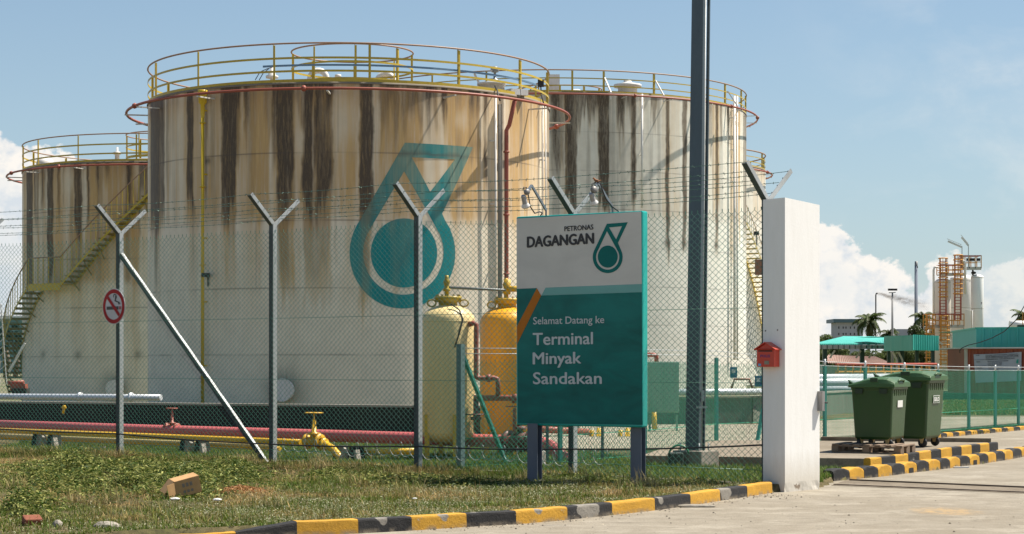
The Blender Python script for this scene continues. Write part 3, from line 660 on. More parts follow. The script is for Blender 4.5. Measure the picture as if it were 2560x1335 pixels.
# inner fence running back along the bin pad
IF0 = [(-.75, 29.2), (.73, 30.35), (2.17, 32.75), (3.7, 36.2), (6.1, 39.0)]
def on_line(px, p, q_):
    k = (px-CX)/F; dx, dy = q_[0]-p[0], q_[1]-p[1]; t = (k*p[1]-p[0])/(dx-k*dy); return (p[0]+dx*t, p[1]+dy*t)
IF1 = [(6.1, 39.0)]+[on_line(px, (6.1, 39.0), (12.3, 48.7)) for px in (2163, 2261, 2345, 2422, 2488, 2546, 2596)]
mtop = lambda Y_: 1.54-.11*min(1, (Y_-39)/6)-.02*max(0, (Y_-45)/4)
wire2 = paint('bright_green_wire', (.02, .30, .17), .4, .0, amount=0, bmp=0, scale=2, spec=.6)
fen2 = thing('compound_fence', 'lower bright green chain link fence running back past the bins to the red shed', 'fence', (6.1, 39, 0))
chain('mesh_panel', [(a, b_, .04, .04, 1.62 if i < 3 else 1.56, 1.62 if i < 2 else 1.56) for i, (a, b_) in enumerate(zip(IF0[:-1], IF0[1:]))], .085, .0038, wire2, fen2)
chain('mesh_panel', [(a, b_, .05, .05, mtop(a[1]), mtop(b_[1])) for a, b_ in zip(IF1[:-1], IF1[1:])], .066, .0031, wire2, fen2)
tealp = paint('teal_painted_steel', (.03, .22, .17), .45, 0, (.05, .06, .05), .3, 5); silv = paint('silver_tip', (.55, .57, .56), .4, .3)
for i, (x, y) in enumerate(IF0+IF1[1:]):
    r = .035; ht = 1.88 if i == 0 else (1.70 if i < 4 else mtop(y))
    mb = MB()
    if i == 0: mb.bar((x, y, -.05), (x, y, ht), .09, .09, up=U)
    else: mb.box((x, y, ht/2-.05), (.055, .055, ht+.1), rz=.5)
    po = mb.build('post', greensteel if i == 0 else tealp, fen2)
    if i >= 4: mb = MB(); mb.tube([(x, y, ht), (x, y, ht+.14)], .022, 8); mb.build('post_cap', silv, po)
allp = IF0+IF1[1:]
for z in (1.62, 1.7):
    mb = MB(); mb.tube([(x, y, z+(.12 if i < 4 else -1.62+mtop(y)+.01)) for i, (x, y) in enumerate(allp)], .006, 5); mb.build('tension_wire', silv, fen2)
for z in (.5, .1):
    mb = MB(); mb.tube([(x, y, z) for x, y in allp], .006, 5); mb.build('tension_wire', wire2, fen2)
mb = MB(); mb.bar((-.72, 29.25, 1.72), (-.08, 30.6, .05), .05, .05); mb.build('brace', tealp, fen2)
mb = MB(); mb.bar((4.75, 37.2, 1.2), (4.5, 36.7, .15), .06, .06); mb.build('brace', tealp, fen2)
for px, Yq in ((1368, 30.1), (1506, 31.2)):
    mb = MB(); X_ = (px-CX)/F*Yq; mb.bar((X_, Yq, 0), (X_, Yq, 1.5), .045, .045); mb.build('post', greensteel, fen2)

# ---------------------------------------------------------------- gate pillar, mailbox, latch
wpl, nt, b = new_mat('white_plaster'); tc = N(nt, 'ShaderNodeTexCoord').outputs['Object']
sp_ = N(nt, 'ShaderNodeSeparateXYZ'); L(nt, tc, sp_.inputs[0])
nv = noise(nt, mapping(nt, tc, (3, 3, .5)), 4, 6, .7); nf = noise(nt, tc, 30, 5, .7)
c = mix(nt, math_(nt, 'MULTIPLY', ramp(nt, nv, .42, .8), .25), (.82, .81, .78), (.62, .60, .55))
c = mix(nt, math_(nt, 'MULTIPLY', ramp(nt, math_(nt, 'ADD', sp_.outputs[2], math_(nt, 'MULTIPLY', nv, -.25)), .0, .38, (1, 1, 1), (0, 0, 0)), .6), c, (.50, .44, .34))
c = mix(nt, math_(nt, 'MULTIPLY', ramp(nt, math_(nt, 'SUBTRACT', sp_.outputs[2], math_(nt, 'MULTIPLY', nf, .16)), -.035, -.028, (1, 1, 1), (0, 0, 0)), ramp(nt, noise(nt, tc, 3.5, 3, .5), .52, .58)), c, (.25, .2, .15))
L(nt, c, b.inputs['Base Color']); b.inputs['Roughness'].default_value = .85; b.inputs['Specular IOR Level'].default_value = .2; bump(nt, b, nf, .25, .008)
C0 = Vector((3.385, 24.8, 0)); ul = Vector((-.757, .653, 0))*.325; vr = Vector((.653, .757, 0))*.80
pil = thing('gate_pillar', 'tall white plastered gate pillar where the fence ends', 'pillar', C0)
mb = MB(); n = 14
def pq(a_, t, z): return C0+ul*a_+vr*t+UP*z
topz = lambda a_, t: 3.655-.045*t-.01*a_
loop = [(0, 0), (1, 0), (1, 1), (0, 1)]
rings = []
zs = [-.02, .05, .12, .3, 1, 2, 3]
pts_loop = []
for (a0, t0), (a1, t1) in zip(loop, loop[1:]+loop[:1]):
    k_ = 12 if a0 == a1 else 5
    for k in range(k_): pts_loop.append((a0+(a1-a0)*k/k_, t0+(t1-t0)*k/k_))
vs = []
for zi, z in enumerate(zs+['t']):
    for (a_, t) in pts_loop:
        ero = 0
        if zi <= 1 and a_ == 0: ero = .010*max(0, float(fbm(t*9+3, zi*3.1, 3))-.42)*4
        p_ = pq(a_, t, topz(a_, t) if z == 't' else z)
        vs.append(p_+Vector((-.757, .653, 0))*ero)
m_ = len(pts_loop); fs = [(i*m_+k, i*m_+(k+1) % m_, (i+1)*m_+(k+1) % m_, (i+1)*m_+k) for i in range(len(zs)) for k in range(m_)]; fs.append([len(zs)*m_+k for k in range(m_)])
mb.add(vs, fs); mb.build('column', wpl, pil)
nfp = Vector((-.653, -.757, 0))
for px, py in ((1914, 827), (1944, 825)):
    k = (px-CX)/F; t = (k*C0.y-C0.x)/(-.757-k*.653); q_ = C0+Vector((-.757, .653, 0))*t; z = E+(HZ-py)/F*q_.y
    mb = MB(); mb.lathe((q_.x, q_.y, z), [(0.0, .004), (.009, .004), (.009, 0)], 10, nfp); mb.build('bolt_hole', dark, pil)
# mailbox
redp = paint('mailbox_red', (.55, .045, .02), .35, amount=.25, spec=.5)
C1 = C0+Vector((-.757, .653, 0))*.205
ex = Vector((.757, -.653, 0))
Rb = Matrix((ex, -nfp, UP)).transposed()
mbx = thing('mailbox', 'red metal mailbox lettered POLIS hung on the shaded side of the white pillar', 'mailbox', (C1.x, C1.y, 1.55))
def MP(a_, o_, z): return Vector((C1.x, C1.y, 0))+ex*a_+nfp*o_+UP*z
mb = MB(); w2 = .13
mb.prism([MP(-w2, .006, 1.555), MP(w2, .006, 1.555), MP(w2, .006, 1.775), MP(0, .006, 1.845), MP(-w2, .006, 1.775)], nfp*.12); mb.build('body', redp, mbx, bevel=.006)
mb = MB()
for s_ in (-1, 1): mb.prism([MP(0, 0, 1.852), MP(0, 0, 1.864), MP(s_*.158, 0, 1.776), MP(s_*.158, 0, 1.764)], nfp*.15)
mb.build('roof', redp, mbx)
mb = MB(); mb.box(MP(0, .128, 1.752), (.2, .004, .018), R=Rb); mb.build('slot', dark, mbx)
mb = MB(); mb.box(MP(0, .14, 1.77), (.21, .03, .006), R=Rb@Matrix.Rotation(.35, 3, 'X')); mb.build('slot_cover', redp, mbx)
mb = MB(); mb.box(MP(.02, .128, 1.607), (.07, .004, .045), R=Rb); mb.build('window', paint('dull_glass', (.22, .2, .15), .2), mbx)
mb = MB(); mb.box(MP(-.085, .128, 1.58), (.04, .003, .03), R=Rb); mb.build('sticker', paint('blue_sticker', (.15, .35, .6), .4), mbx)
mb = MB(); text_on(mb, 'POLIS', MP(-.075, .1285, 1.672), ex, UP, nfp, (.145, .034), .02); mb.build('lettering', paint('blue_ink', (.09, .03, .16), .5, amount=0), mbx)
mb = MB(); q_ = C0+vr*.97+Vector((.757, -.653, 0))*.03; mb.box((q_.x, q_.y, 1.12), (.06, .09, .25), rz=math.atan2(.757, .653)); la = mb.build('gate_latch', paint('latch_grey', (.28, .27, .26), .4, .3, rust=.2), org=(q_.x, q_.y, 1), label='grey metal gate latch box on the rear edge of the white pillar', category='latch')
mb = MB(); mb.tube([(q_.x+.03, q_.y, 1.1), (q_.x+.09, q_.y, 1.1)], .012, 6); mb.build('bolt', dark, la)
# sliding gate rails in the road
railm = paint('rail_steel', (.10, .075, .055), .6, .4, rust=.5)
gt = thing('gate_track', 'two rusty steel rails for the sliding gate set across the road', 'gate track', (4.4, 26.6, 0))
mb = MB(); mb.add([G(2118, 1200)+UP*.004, G(2078, 1214)+UP*.004, G(2700, 1240)+UP*.004, G(2700, 1224)+UP*.004], [(0, 1, 2, 3)]); mb.build('rail_bed', concrete('rail_bed', (.15, .12, .085), (.24, .2, .15), 2), gt)
mb = MB(); a = G(2125, 1201.5); b_ = G(2700, 1226); mb.bar(a+UP*.008, b_+UP*.008, .035, .03); mb.build('rail', railm, gt)
mb = MB(); a = G(2085, 1212.5); b_ = G(2700, 1238); mb.bar(a+UP*.006, b_+UP*.006, .03, .02); mb.build('rail', railm, gt)

# ---------------------------------------------------------------- welcome sign
SA = Vector((.053, 26.35, 0)); SB = Vector((1.652, 25.3, 0)); su = (SB-SA).normalized(); sn = Vector((su.y, -su.x, 0)).normalized()
if sn.y > 0: sn = -sn
def sign_hit(px, py, lift=0.0):
    d = Vector(((px-CX)/F, 1, (HZ-py)/F)); o = Vector((0, 0, E)); p0 = SA+sn*lift
    t = (p0-o).dot(sn)/d.dot(sn); return o+d*t
sg = thing('welcome_sign', 'large teal and white terminal welcome sign standing on two dark steel posts', 'sign', ((SA.x+SB.x)/2, (SA.y+SB.y)/2, 0))
tealf = paint('sign_teal_edge', (.0, .36, .31), .3, amount=.1, bmp=0, spec=.6)
mb = MB(); z0, z1 = .785, 3.53
mb.prism([SA+UP*z0, SB+UP*z0, SB+UP*z1, SA+UP*z1], -sn*.14); mb.build('cabinet', tealf, sg, bevel=.02)
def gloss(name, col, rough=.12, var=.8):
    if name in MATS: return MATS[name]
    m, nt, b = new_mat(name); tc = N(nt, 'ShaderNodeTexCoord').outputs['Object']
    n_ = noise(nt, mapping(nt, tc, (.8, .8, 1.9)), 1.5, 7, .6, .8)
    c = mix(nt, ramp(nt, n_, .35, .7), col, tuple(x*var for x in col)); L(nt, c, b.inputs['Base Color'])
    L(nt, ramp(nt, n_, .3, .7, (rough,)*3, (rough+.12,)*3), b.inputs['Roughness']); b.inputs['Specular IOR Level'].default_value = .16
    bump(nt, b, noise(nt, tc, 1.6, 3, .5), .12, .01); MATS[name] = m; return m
def sign_poly(name, pix, lift, mat, holes=()):
    B0 = sign_hit(*pix[0], lift)
    def uv(p_): v = sign_hit(p_[0], p_[1], lift)-B0; return (v.dot(su), v.z)
    vs, fs = flat_fill([uv(p_) for p_ in pix], [[uv(p_) for p_ in h] for h in holes])
    mb = MB(); mb.add([B0+su*x+UP*y for x, y in vs], fs); return mb.build(name, mat, sg)
sign_poly('white_panel', [(1291.5, 546.5), (1603, 529), (1604.5, 712), (1364, 721), (1353, 741), (1341.5, 723), (1292, 724)], .003, gloss('sign_white', (.62, .60, .55), .25, .88))
TEAL = (.0, .085, .08)
sign_poly('teal_panel', [(1292, 722), (1342, 720), (1352.7, 739), (1604.5, 730.7), (1606.5, 1062), (1294.5, 1058)], .004, gloss('sign_teal', (.0, .17, .15), .06, .55))  # large blotches of brighter and darker teal paint reflections into the panel colour
sign_poly('pale_band', [(1363.9, 719.1), (1604.2, 709.9), (1604.5, 730.2), (1353.6, 738.6)], .005, gloss('sign_pale_teal', (.17, .40, .37), .15, .9))
sign_poly('orange_stripe', [(1342.3, 720.3), (1352.7, 738.8), (1292.4, 860.5), (1292.3, 816)], .007, gloss('sign_orange', (.50, .16, .008), .15, .8))
def logo_loops(TL, TR, notch, co_, ro, aR, aL, apex, ci, ri, h2, cd, rd, iR, iL, n=40):
    arc = lambda c_, r_, a0, a1, m: [(c_[0]+r_[0]*math.cos(a0+(a1-a0)*k/m), c_[1]+r_[1]*math.sin(a0+(a1-a0)*k/m)) for k in range(m+1)]
    outer = [TL, TR, notch]+arc(co_, ro, aR, aL, n)
    hole = [apex]+arc(ci, ri, iR, iL, n)
    return outer, [hole, h2], arc(cd, rd, 0, 2*math.pi*(1-1/n), n-1)
s2 = lambda x, y: (1280+x/4.767, 510+y/4.767)
sc_ = lambda t: t/4.767
o_, h_, d_ = logo_loops(s2(1130, 236), s2(1380, 217), s2(1263, 463), s2(1140, 634), (sc_(178), sc_(190)), -.46, math.pi+.51, s2(1132, 325), s2(1140, 634), (sc_(138), sc_(148)), s2(0, 0), s2(1141, 627), (sc_(119), sc_(132)), -.50, math.pi+.50) if False else logo_loops(s2(1130, 236), s2(1380, 217), s2(1263, 463), s2(1140, 634), (sc_(178), sc_(190)), -.46, math.pi+.51, s2(1132, 325), s2(1140, 634), (sc_(138), sc_(148)), [s2(1158, 280), s2(1310, 265), s2(1240, 422)], s2(1141, 627), (sc_(119), sc_(132)), -.50, math.pi+.50)
lt = gloss('sign_logo_teal', (.0, .15, .135), .25)
sign_poly('emblem', o_, .006, lt, h_); sign_poly('emblem', d_, .006, lt)
def sign_text(txt, BL, BR, TL_, TR_, mat, bold, spacing=1.0, lift=.0075):
    vs, fs = text2d(txt, 0, spacing); q_ = [sign_hit(p_[0], p_[1], lift) for p_ in (BL, BR, TR_, TL_)]
    mb = MB(); hgt = max(.02, (q_[3]-q_[0]).length)
    for k, (ox, oy) in enumerate(((0, 0), (1, 0), (-1, 0), (0, 1), (0, -1)) if bold else ((0, 0), (1, 0))):     # weight of the letters
        o_ = su*(ox*bold*hgt)+UP*(oy*bold*hgt*.6)+sn*(.0002*k); mb.add([(q_[0]*(1-x)+q_[1]*x)*(1-y)+(q_[3]*(1-x)+q_[2]*x)*y+o_ for x, y in vs], fs)
    mb.build('lettering', mat, sg)
blk = paint('sign_black_ink', (.012, .011, .012), .35, amount=0, bmp=0); gry = paint('sign_grey_ink', (.50, .52, .52), .35, amount=0, bmp=0)
s3 = lambda x, y: (1280+x/3.422, 700+y/3.422)
sign_text('PETRONAS', s2(625, 325), s2(968, 303), s2(625, 268), s2(968, 243), blk, .05)
sign_text('DAGANGAN', s2(183, 518), s2(972, 470), s2(183, 392), s2(972, 345), blk, .07)
sign_text('Selamat Datang ke', s3(182, 400), s3(788, 388), s3(182, 318), s3(788, 306), gry, .012)
sign_text('Terminal', s3(180, 557), s3(690, 548), s3(180, 455), s3(690, 446), gry, .03)
sign_text('Minyak', s3(180, 752), s3(590, 744), s3(180, 622), s3(590, 616), gry, .03)
sign_text('Sandakan', s3(182, 891), s3(766, 888), s3(182, 790), s3(766, 788), gry, .03)
bluest = paint('blue_black_steel', (.10, .12, .155), .4, .1, (.03, .03, .03), .3, 5)
for px, Yq in ((1326, 26.12), (1585, 25.42)):
    X_ = (px-CX)/F*Yq; c_ = Vector((X_, Yq, 0))-sn*.05; mb = MB(); R_ = Matrix((su, -sn, UP)).transposed()
    mb.box(c_+UP*.36-sn*.0, (.155, .012, .9), R=R_); mb.box(c_+UP*.36-sn*.11, (.155, .012, .9), R=R_); mb.box(c_+UP*.36-sn*.055, (.012, .1, .9), R=R_)
    mb.build('leg', bluest, sg); mb = MB(); mb.box(c_+UP*.055-sn*.05, (.26, .24, .03), R=R_); mb.build('base_plate', bluest, sg)
arm_m = paint('arm_steel', (.16, .19, .22), .4, .2); lampw = paint('lamp_grey', (.62, .6, .57), .4, amount=.3)
s8 = lambda x, y, Yq: P(1270+x/8.83, 420+y/8.83, Yq)
for (armp, hub, l0, l1, cab, lab) in (
    ([(840, 1045, 26.1), (840, 930, 26.1), (520, 385, 25.85), (440, 490, 25.75)], (415, 530, 25.73, .04), (335, 605, 25.7), (400, 870, 25.78), [(350, 470, 25.73), (345, 425, 25.75), (400, 425, 25.75), (450, 600, 25.75), (490, 850, 25.8), (590, 1000, 25.9), (700, 965, 26), (755, 990, 26.05), (720, 1050, 26.1)], 'grey spotlight on a bent arm over the left end of the sign top'),
    ([(2310, 975, 25.6), (2300, 860, 25.6), (1990, 335, 25.35), (1925, 400, 25.25)], (1895, 480, 25.22, .046), (1835, 560, 25.2), (1905, 800, 25.28), [(1850, 440, 25.22), (1860, 350, 25.25), (1950, 305, 25.3), (2040, 340, 25.33), (2090, 500, 25.38), (2160, 680, 25.45), (2300, 850, 25.55), (2440, 960, 25.6)], 'grey spotlight with a perching bird above the right part of the sign')):
    sp0 = s8(*armp[0]); li = thing('sign_spotlight', lab, 'spotlight', sp0, group='spotlights on top of the welcome sign')
    mb = MB(); pa = [s8(*q_) for q_ in armp]
    for a, b_ in zip(pa[:-1], pa[1:]): mb.bar(a, b_, .022, .03)
    mb.build('arm', arm_m, li)
    hb = s8(*hub[:3]); mb = MB(); mb.lathe(hb, [(0, -.03), (hub[3]*.7, -.03), (hub[3], -.01), (hub[3], .015), (hub[3]*.8, .03), (0, .03)], 16, Vector((.5, -.8, .2))); mb.build('swivel', paint('lamp_bracket', (.2, .19, .18), .5, .3), li)
    a, b_ = s8(*l0), s8(*l1); ax = (b_-a); ln = ax.length; mb = MB()
    mb.lathe(a, [(0, 0), (.028, 0), (.031, .01), (.034, ln*.62), (.036, ln*.64)], 18, ax); mb.build('lamp_housing', paint('lamp_cap', (.30, .29, .28), .45), li)
    mb = MB(); mb.lathe(a, [(.034, ln*.64), (.056, ln*.86), (.058, ln*.9), (.045, ln), (.0, ln*1.04)], 18, ax); mb.build('lamp_bulb', lampw, li)
    mb = MB(); mb.tube([s8(*q_) for q_ in cab], .0085, 6); mb.build('cable', dark, li)
# small bird
brn = paint('bird_brown', (.28, .12, .05), .8, amount=.4, dirt=(.12, .06, .03), scale=30, bmp=.3)
bp = [s8(1862, 238, 25.29), s8(1872, 238, 25.29), s8(1885, 225, 25.29), s8(1903, 235, 25.29), s8(1920, 262, 25.3), s8(1950, 280, 25.3), s8(1985, 285, 25.3), s8(2010, 285, 25.31), s8(2035, 275, 25.31), s8(2055, 268, 25.31)]
mb = MB(); mb.tube(bp, [.001, .004, .012, .012, .016, .021, .016, .007, .0055, .0035], 10)
bd = mb.build('bird', brn, org=s8(1950, 300, 25.3), label='small brown bird perched on the cable of the right spotlight', category='bird')
mb = MB()
for dx in (-4, 6): mb.tube([s8(1948+dx, 290, 25.3), s8(1948+dx, 308, 25.3)], .002, 4)
mb.build('leg', dark, bd)
mb = MB(); a = s8(1925, 268, 25.28); mb.tube([a, s8(1960, 272, 25.275), s8(2005, 282, 25.29)], [.004, .011, .002], 6); mb.build('wing', paint('bird_dark', (.09, .045, .03), .8), bd)

# no smoking sign on the first post
ns_c = Vector((-6.59, 33.6, 0))+NF*.10; zc = E+(HZ-766)/F*ns_c.y
ns = thing('no_smoking_sign', 'round red and white no smoking sign wired to the braced fence post', 'sign', (ns_c.x, ns_c.y, zc))
px0 = CX+ns_c.x/ns_c.y*F; ns_c -= U*0.0
C_ = Vector((ns_c.x-.015, ns_c.y, zc)); r_ = .30
mb = MB(); mb.lathe(C_, [(0, .006), (r_, .006), (r_, 0), (0, 0)], 48, NF, smooth=False); mb.build('disc', gloss('ns_white', (.62, .60, .60), .3), ns)
redn = gloss('ns_red', (.40, .012, .015), .3)
mb = MB(); mb.lathe(C_, [(r_*.74, .009), (r_*.96, .009)], 48, NF, smooth=False); mb.build('ring', redn, ns)
def nsp(x, y, l=.011): return C_+U*(x*r_)+UP*(y*r_)+NF*l
mb = MB(); q_ = .70
mb.add([nsp(-.58, .44, .013), nsp(-.44, .58, .013), nsp(.58, -.44, .013), nsp(.44, -.58, .013)], [(0, 1, 2, 3)]); mb.build('slash', redn, ns)
mb = MB(); mb.add([nsp(-.62, -.18), nsp(-.62, .0), nsp(.43, .0), nsp(.43, -.18)], [(0, 1, 2, 3)])
for pl in ([(.02, .50), (-.02, .60), (.08, .68), (.2, .64), (.26, .52), (.2, .42), (.1, .32), (.3, .26), (.5, .22), (.58, .1)], [(.14, .54), (.2, .56), (.14, .4), (.2, .3), (.4, .24), (.46, .1)]):
    for a, b_ in zip(pl[:-1], pl[1:]):
        A_, B_ = nsp(*a), nsp(*b_); d_ = (B_-A_).normalized(); s_ = d_.cross(NF)*.009; mb.add([A_-s_, A_+s_, B_+s_, B_-s_], [(0, 1, 2, 3)])
mb.build('cigarette', blk, ns)
mb = MB()
for x in (.48, .60): mb.add([nsp(x, -.18), nsp(x, 0), nsp(x+.07, 0), nsp(x+.07, -.18)], [(0, 1, 2, 3)])
mb.build('cigarette_tip', redn, ns)

# ---------------------------------------------------------------- lamp post behind the fence
Yl = 29.6; lp = thing('lamp_post', 'tall dark blue steel lamp post on a concrete footing behind the fence', 'lamp post', (2.69, Yl, 0))
mb = MB(); nn = 10
a = Vector((2.68, Yl, .3)); b_ = Vector((2.785, Yl, 9.0)); steel = paint('lamp_post_steel', (.08, .105, .12), .4, .25, (.03, .035, .04), .5, 3)
def frame_box(a, b_, w0, w1, d0, d1, o=(0, 0)):
    vs = []
    for p_, w_, d_ in ((a, w0, d0), (b_, w1, d1)):
        for sx, sy in ((-1, -1), (1, -1), (1, 1), (-1, 1)): vs.append(p_+U*(sx*w_/2+o[0])-NF*(sy*d_/2+o[1]))
    mb.add(vs, [(3, 2, 1, 0), (4, 5, 6, 7), (0, 1, 5, 4), (1, 2, 6, 5), (2, 3, 7, 6), (3, 0, 4, 7)])
frame_box(a, b_, .245, .20, .07, .06); mb.build('shaft', steel, lp, bevel=.01)
mb = MB(); frame_box(a+UP*0, b_, .05, .045, .02, .02, (.10, .12)); mb.build('back_flange', steel, lp)
mb = MB(); mb.tube([Vector((2.80, Yl-.03, .3)), Vector((2.865, Yl-.03, 7.2))], .012, 8); mb.build('conduit', galv, lp)
mb = MB(); mb.box((2.9, Yl, 7.03), (.07, .07, .05)); mb.build('bracket', dark, lp)
mb = MB(); mb.box((2.82, Yl-.08, 1.12), (.04, .03, .16)); mb.box((2.80, Yl-.09, .95), (.16, .02, .03)); mb.build('switch_box', galv, lp)
mb = MB(); mb.box((2.72, Yl, .12), (.52, .46, .38), rz=-.71); ft = mb.build('footing', concrete('footing_concrete', (.22, .19, .15), (.32, .29, .24), 2), lp, bevel=.015)
mb = MB()
for sx in (-1, 1):
    for sy in (-1, 1): mb.tube([Vector((2.70, Yl, .28))+U*(.17*sx)+NF*(.12*sy), Vector((2.70, Yl, .42))+U*(.17*sx)+NF*(.12*sy)], .012, 6)
mb.build('bolt', galv, ft)
mb = MB(); mb.box(Vector((2.40, Yl-.25, .16)), (.22, .2, .26)); vb = mb.build('cable_box', paint('dark_green_box', (.03, .05, .04), .5), org=(2.4, Yl-.25, 0), bevel=.02, label='dark box with a green hose loop beside the lamp post footing', category='box')
mb = MB(); mb.tube([Vector((2.30+.14*(1-math.cos(t)), Yl-.37, .28+.12*math.sin(t))) for t in [math.pi*k/10 for k in range(11)]], .014, 8); mb.build('hose', paint('hose_green', (.02, .2, .1), .4), vb)

# ---------------------------------------------------------------- bins and pallet
bing = paint('bin_green', (.020, .062, .012), .42, 0, (.05, .05, .03), .35, 4, bmp=.05, spec=.5); binl = paint('bin_lid_green', (.035, .095, .025), .45, 0, (.06, .07, .05), .3, 4, bmp=.05)
blackp = paint('wheel_black', (.012, .012, .012), .6, amount=.1); hubm = paint('wheel_fork', (.45, .30, .12), .5, .2)
def sst1(a):
    up_ = min(1, max(0, (a+.08)/.55)); dn = 1-min(1, max(0, (a-.80)/.30))**1.6*.75; return (up_**.8)*dn
def bin_(corner, zb, d1, d2, W_, L_, H_, label, sticker):
    d1 = Vector(d1).normalized(); d2 = Vector(d2).normalized()
    t = thing('wheelie_bin', label, 'bin', (corner[0], corner[1], zb-.2), group='green wheeled waste bins on the pad')
    c0 = Vector((corner[0], corner[1], zb))-d1*W_; q_ = lambda a, b_, z: c0+d1*(a*W_)+d2*(b_*L_)+UP*z   # a 0..1 along dark face, b back
    mb = MB(); lv = [(0, .10, .08), (.04, .06, .05), (H_*.45, .035, .03), (H_*.93, 0, 0), (H_*.94, -.015, -.01), (H_, -.02, -.015)]
    vs = []
    for z, ia, ib in lv:
        for a, b_ in ((ia, ib+.03), (ia+.03, ib), (1-ia-.03, ib), (1-ia, ib+.03), (1-ia, 1-ib-.03), (1-ia-.03, 1-ib), (ia+.03, 1-ib), (ia, 1-ib-.03)): vs.append(q_(a, b_, z))
    fs = [(i*8+k, i*8+(k+1) % 8, i*8+8+(k+1) % 8, i*8+8+k) for i in range(len(lv)-1) for k in range(8)]+[list(range(8))[::-1], [len(lv)*8-8+k for k in range(8)]]
    mb.add(vs, fs); bo = mb.build('body', bing, t, bevel=.008)
    mb = MB()                                    # ribs under the rim and pockets
    for k in range(7): mb.prism([q_(1.0, .1+k*.125, H_*.93), q_(1.0, .17+k*.125, H_*.93), q_(.985, .135+k*.125, H_*.82)], d1*.012)
    mb.build('rib', bing, bo)
    mb = MB()
    for a in (.1, .68):
        mb = MB(); mb.prism([q_(a, -.01, H_*.95), q_(a+.2, -.01, H_*.95), q_(a+.18, -.01, H_*.86), q_(a+.02, -.01, H_*.86)], -d2*.03); mb.build('lift_pocket', paint('bin_dark', (.015, .03, .012), .5, amount=.1), bo)
    mb = MB(); n = 12                            # humped lid
    prof = []
    for i in range(n+1):
        a = -.06+1.12*i/n; hh = .13*sst1(a)
        prof.append((a, hh))
    vs = []; rows = [(-.05, .25), (-.02, .75), (.1, 1.0), (.9, 1.0), (1.02, .8), (1.05, .3)]
    for b_, f_ in rows:
        for a, hh in prof: vs.append(q_(a, b_, H_+.012+hh*f_))
    m_ = n+1; fs = [(i*m_+k, i*m_+k+1, (i+1)*m_+k+1, (i+1)*m_+k) for i in range(len(rows)-1) for k in range(n)]
    base = len(vs)
    for b_, f_ in rows:
        for a, hh in prof: vs.append(q_(a, b_, H_-.02))
    fs += [(base+i*m_+k+1, base+i*m_+k, base+(i+1)*m_+k, base+(i+1)*m_+k+1) for i in range(len(rows)-1) for k in range(n)]
    for i in range(len(rows)-1): fs += [(i*m_, (i+1)*m_, base+(i+1)*m_, base+i*m_), (i*m_+n, base+i*m_+n, base+(i+1)*m_+n, (i+1)*m_+n)]
    for k in range(n): fs += [(k, base+k, base+k+1, k+1), ((len(rows)-1)*m_+k, (len(rows)-1)*m_+k+1, base+(len(rows)-1)*m_+k+1, base+(len(rows)-1)*m_+k)]
    mb.add(vs, fs); ld = mb.build('lid', binl, t, bevel=.008)
    mb = MB(); dk = paint('bin_recess', (.02, .045, .015), .5, amount=.1)
    mb.prism([q_(.48, -.045, H_+.065), q_(.66, -.045, H_+.065), q_(.66, -.045, H_+.13), q_(.48, -.045, H_+.13)], -d2*.02); mb.build('lid_recess', dk, ld)
    mb = MB(); mb.tube([q_(1.03, .2, H_+.05), q_(1.075, .25, H_+.095), q_(1.075, .55, H_+.095), q_(1.03, .6, H_+.05)], .018, 8); mb.build('lid_handle', binl, ld)
    mb = MB(); mb.prism([q_(-.06, .05, H_+.01), q_(-.10, .05, H_+.10), q_(.06, .05, H_+.03)], d2*.1); mb.build('hinge', bing, ld)
    for a, b_ in ((.17, .12), (.85, .12), (.17, .88), (.85, .88)):
        mb = MB(); cw = q_(a, b_, -.062); ax = (d1*.3+d2*.95).normalized() if a < .5 else (d1*.95-d2*.25).normalized()
        side = ax.cross(UP).normalized()
        mb.lathe(cw-side*.025, [(0, 0), (.062, 0), (.078, .008), (.082, .025), (.078, .042), (.062, .05), (0, .05)], 20, side); wh = mb.build('wheel', blackp, t)
        mb = MB()
        for s_ in (-1, 1): mb.prism([cw+side*(.034*s_)+ax*.02-UP*.01, cw+side*(.034*s_)-ax*.02-UP*.01, cw+side*(.034*s_)-ax*.05+UP*.09, cw+side*(.034*s_)+ax*.05+UP*.09], side*.005*s_)
        mb.box(cw+UP*.085, (.08, .08, .012)); mb.build('fork', hubm, wh)
    mb = MB(); ctr = q_(1-.012, .42, H_*.70); o_ = lambda b_, z: q_(.9995-.03*(1-z/H_), b_, z)+d1*.006
    b0, b1 = (.32, .70) if sticker else (.34, .68)
    zz = (H_*.60, H_*.73)
    mb.add([o_(b0, zz[0]), o_(b1, zz[0]), o_(b1, zz[1]), o_(b0, zz[1])], [(0, 1, 2, 3)]); mb.build('sticker', paint('sticker_white', (.68, .68, .64), .5, amount=.1), t)
    if sticker:
        mb = MB(); vs, fs = text2d('SULO', .05); mb.m = 0
        ff = lambda x, y: o_(b0+(b1-b0)*(.10+.80*x), zz[0]+(zz[1]-zz[0])*(.20+.60*y))+d1*.003
        mb.add([o_(b0+.02*1, zz[0]+.008)+d1*.0015, o_(b1-.02, zz[0]+.008)+d1*.0015, o_(b1-.02, zz[1]-.008)+d1*.0015, o_(b0+.02, zz[1]-.008)+d1*.0015], [(0, 1, 2, 3)])
        mb.build('sticker_field', bing, t); mb = MB(); mb.add([ff(x, y) for x, y in vs], fs); mb.build('lettering', paint('sticker_white', (.68, .68, .64)), t)
    return t
bin_((5.94, 31.2), .40, (.916, -.40, 0), (.42, .907, 0), .66, .95, .84, 'smaller green wheeled bin with a blank white sticker standing on the wooden pallet', None)
bin_((6.87, 33.0), .345, (.90, -.43, 0), (.46, .888, 0), .86, 1.0, .985, 'taller green wheeled bin lettered SULO with wheels on the concrete pad', 'SULO')
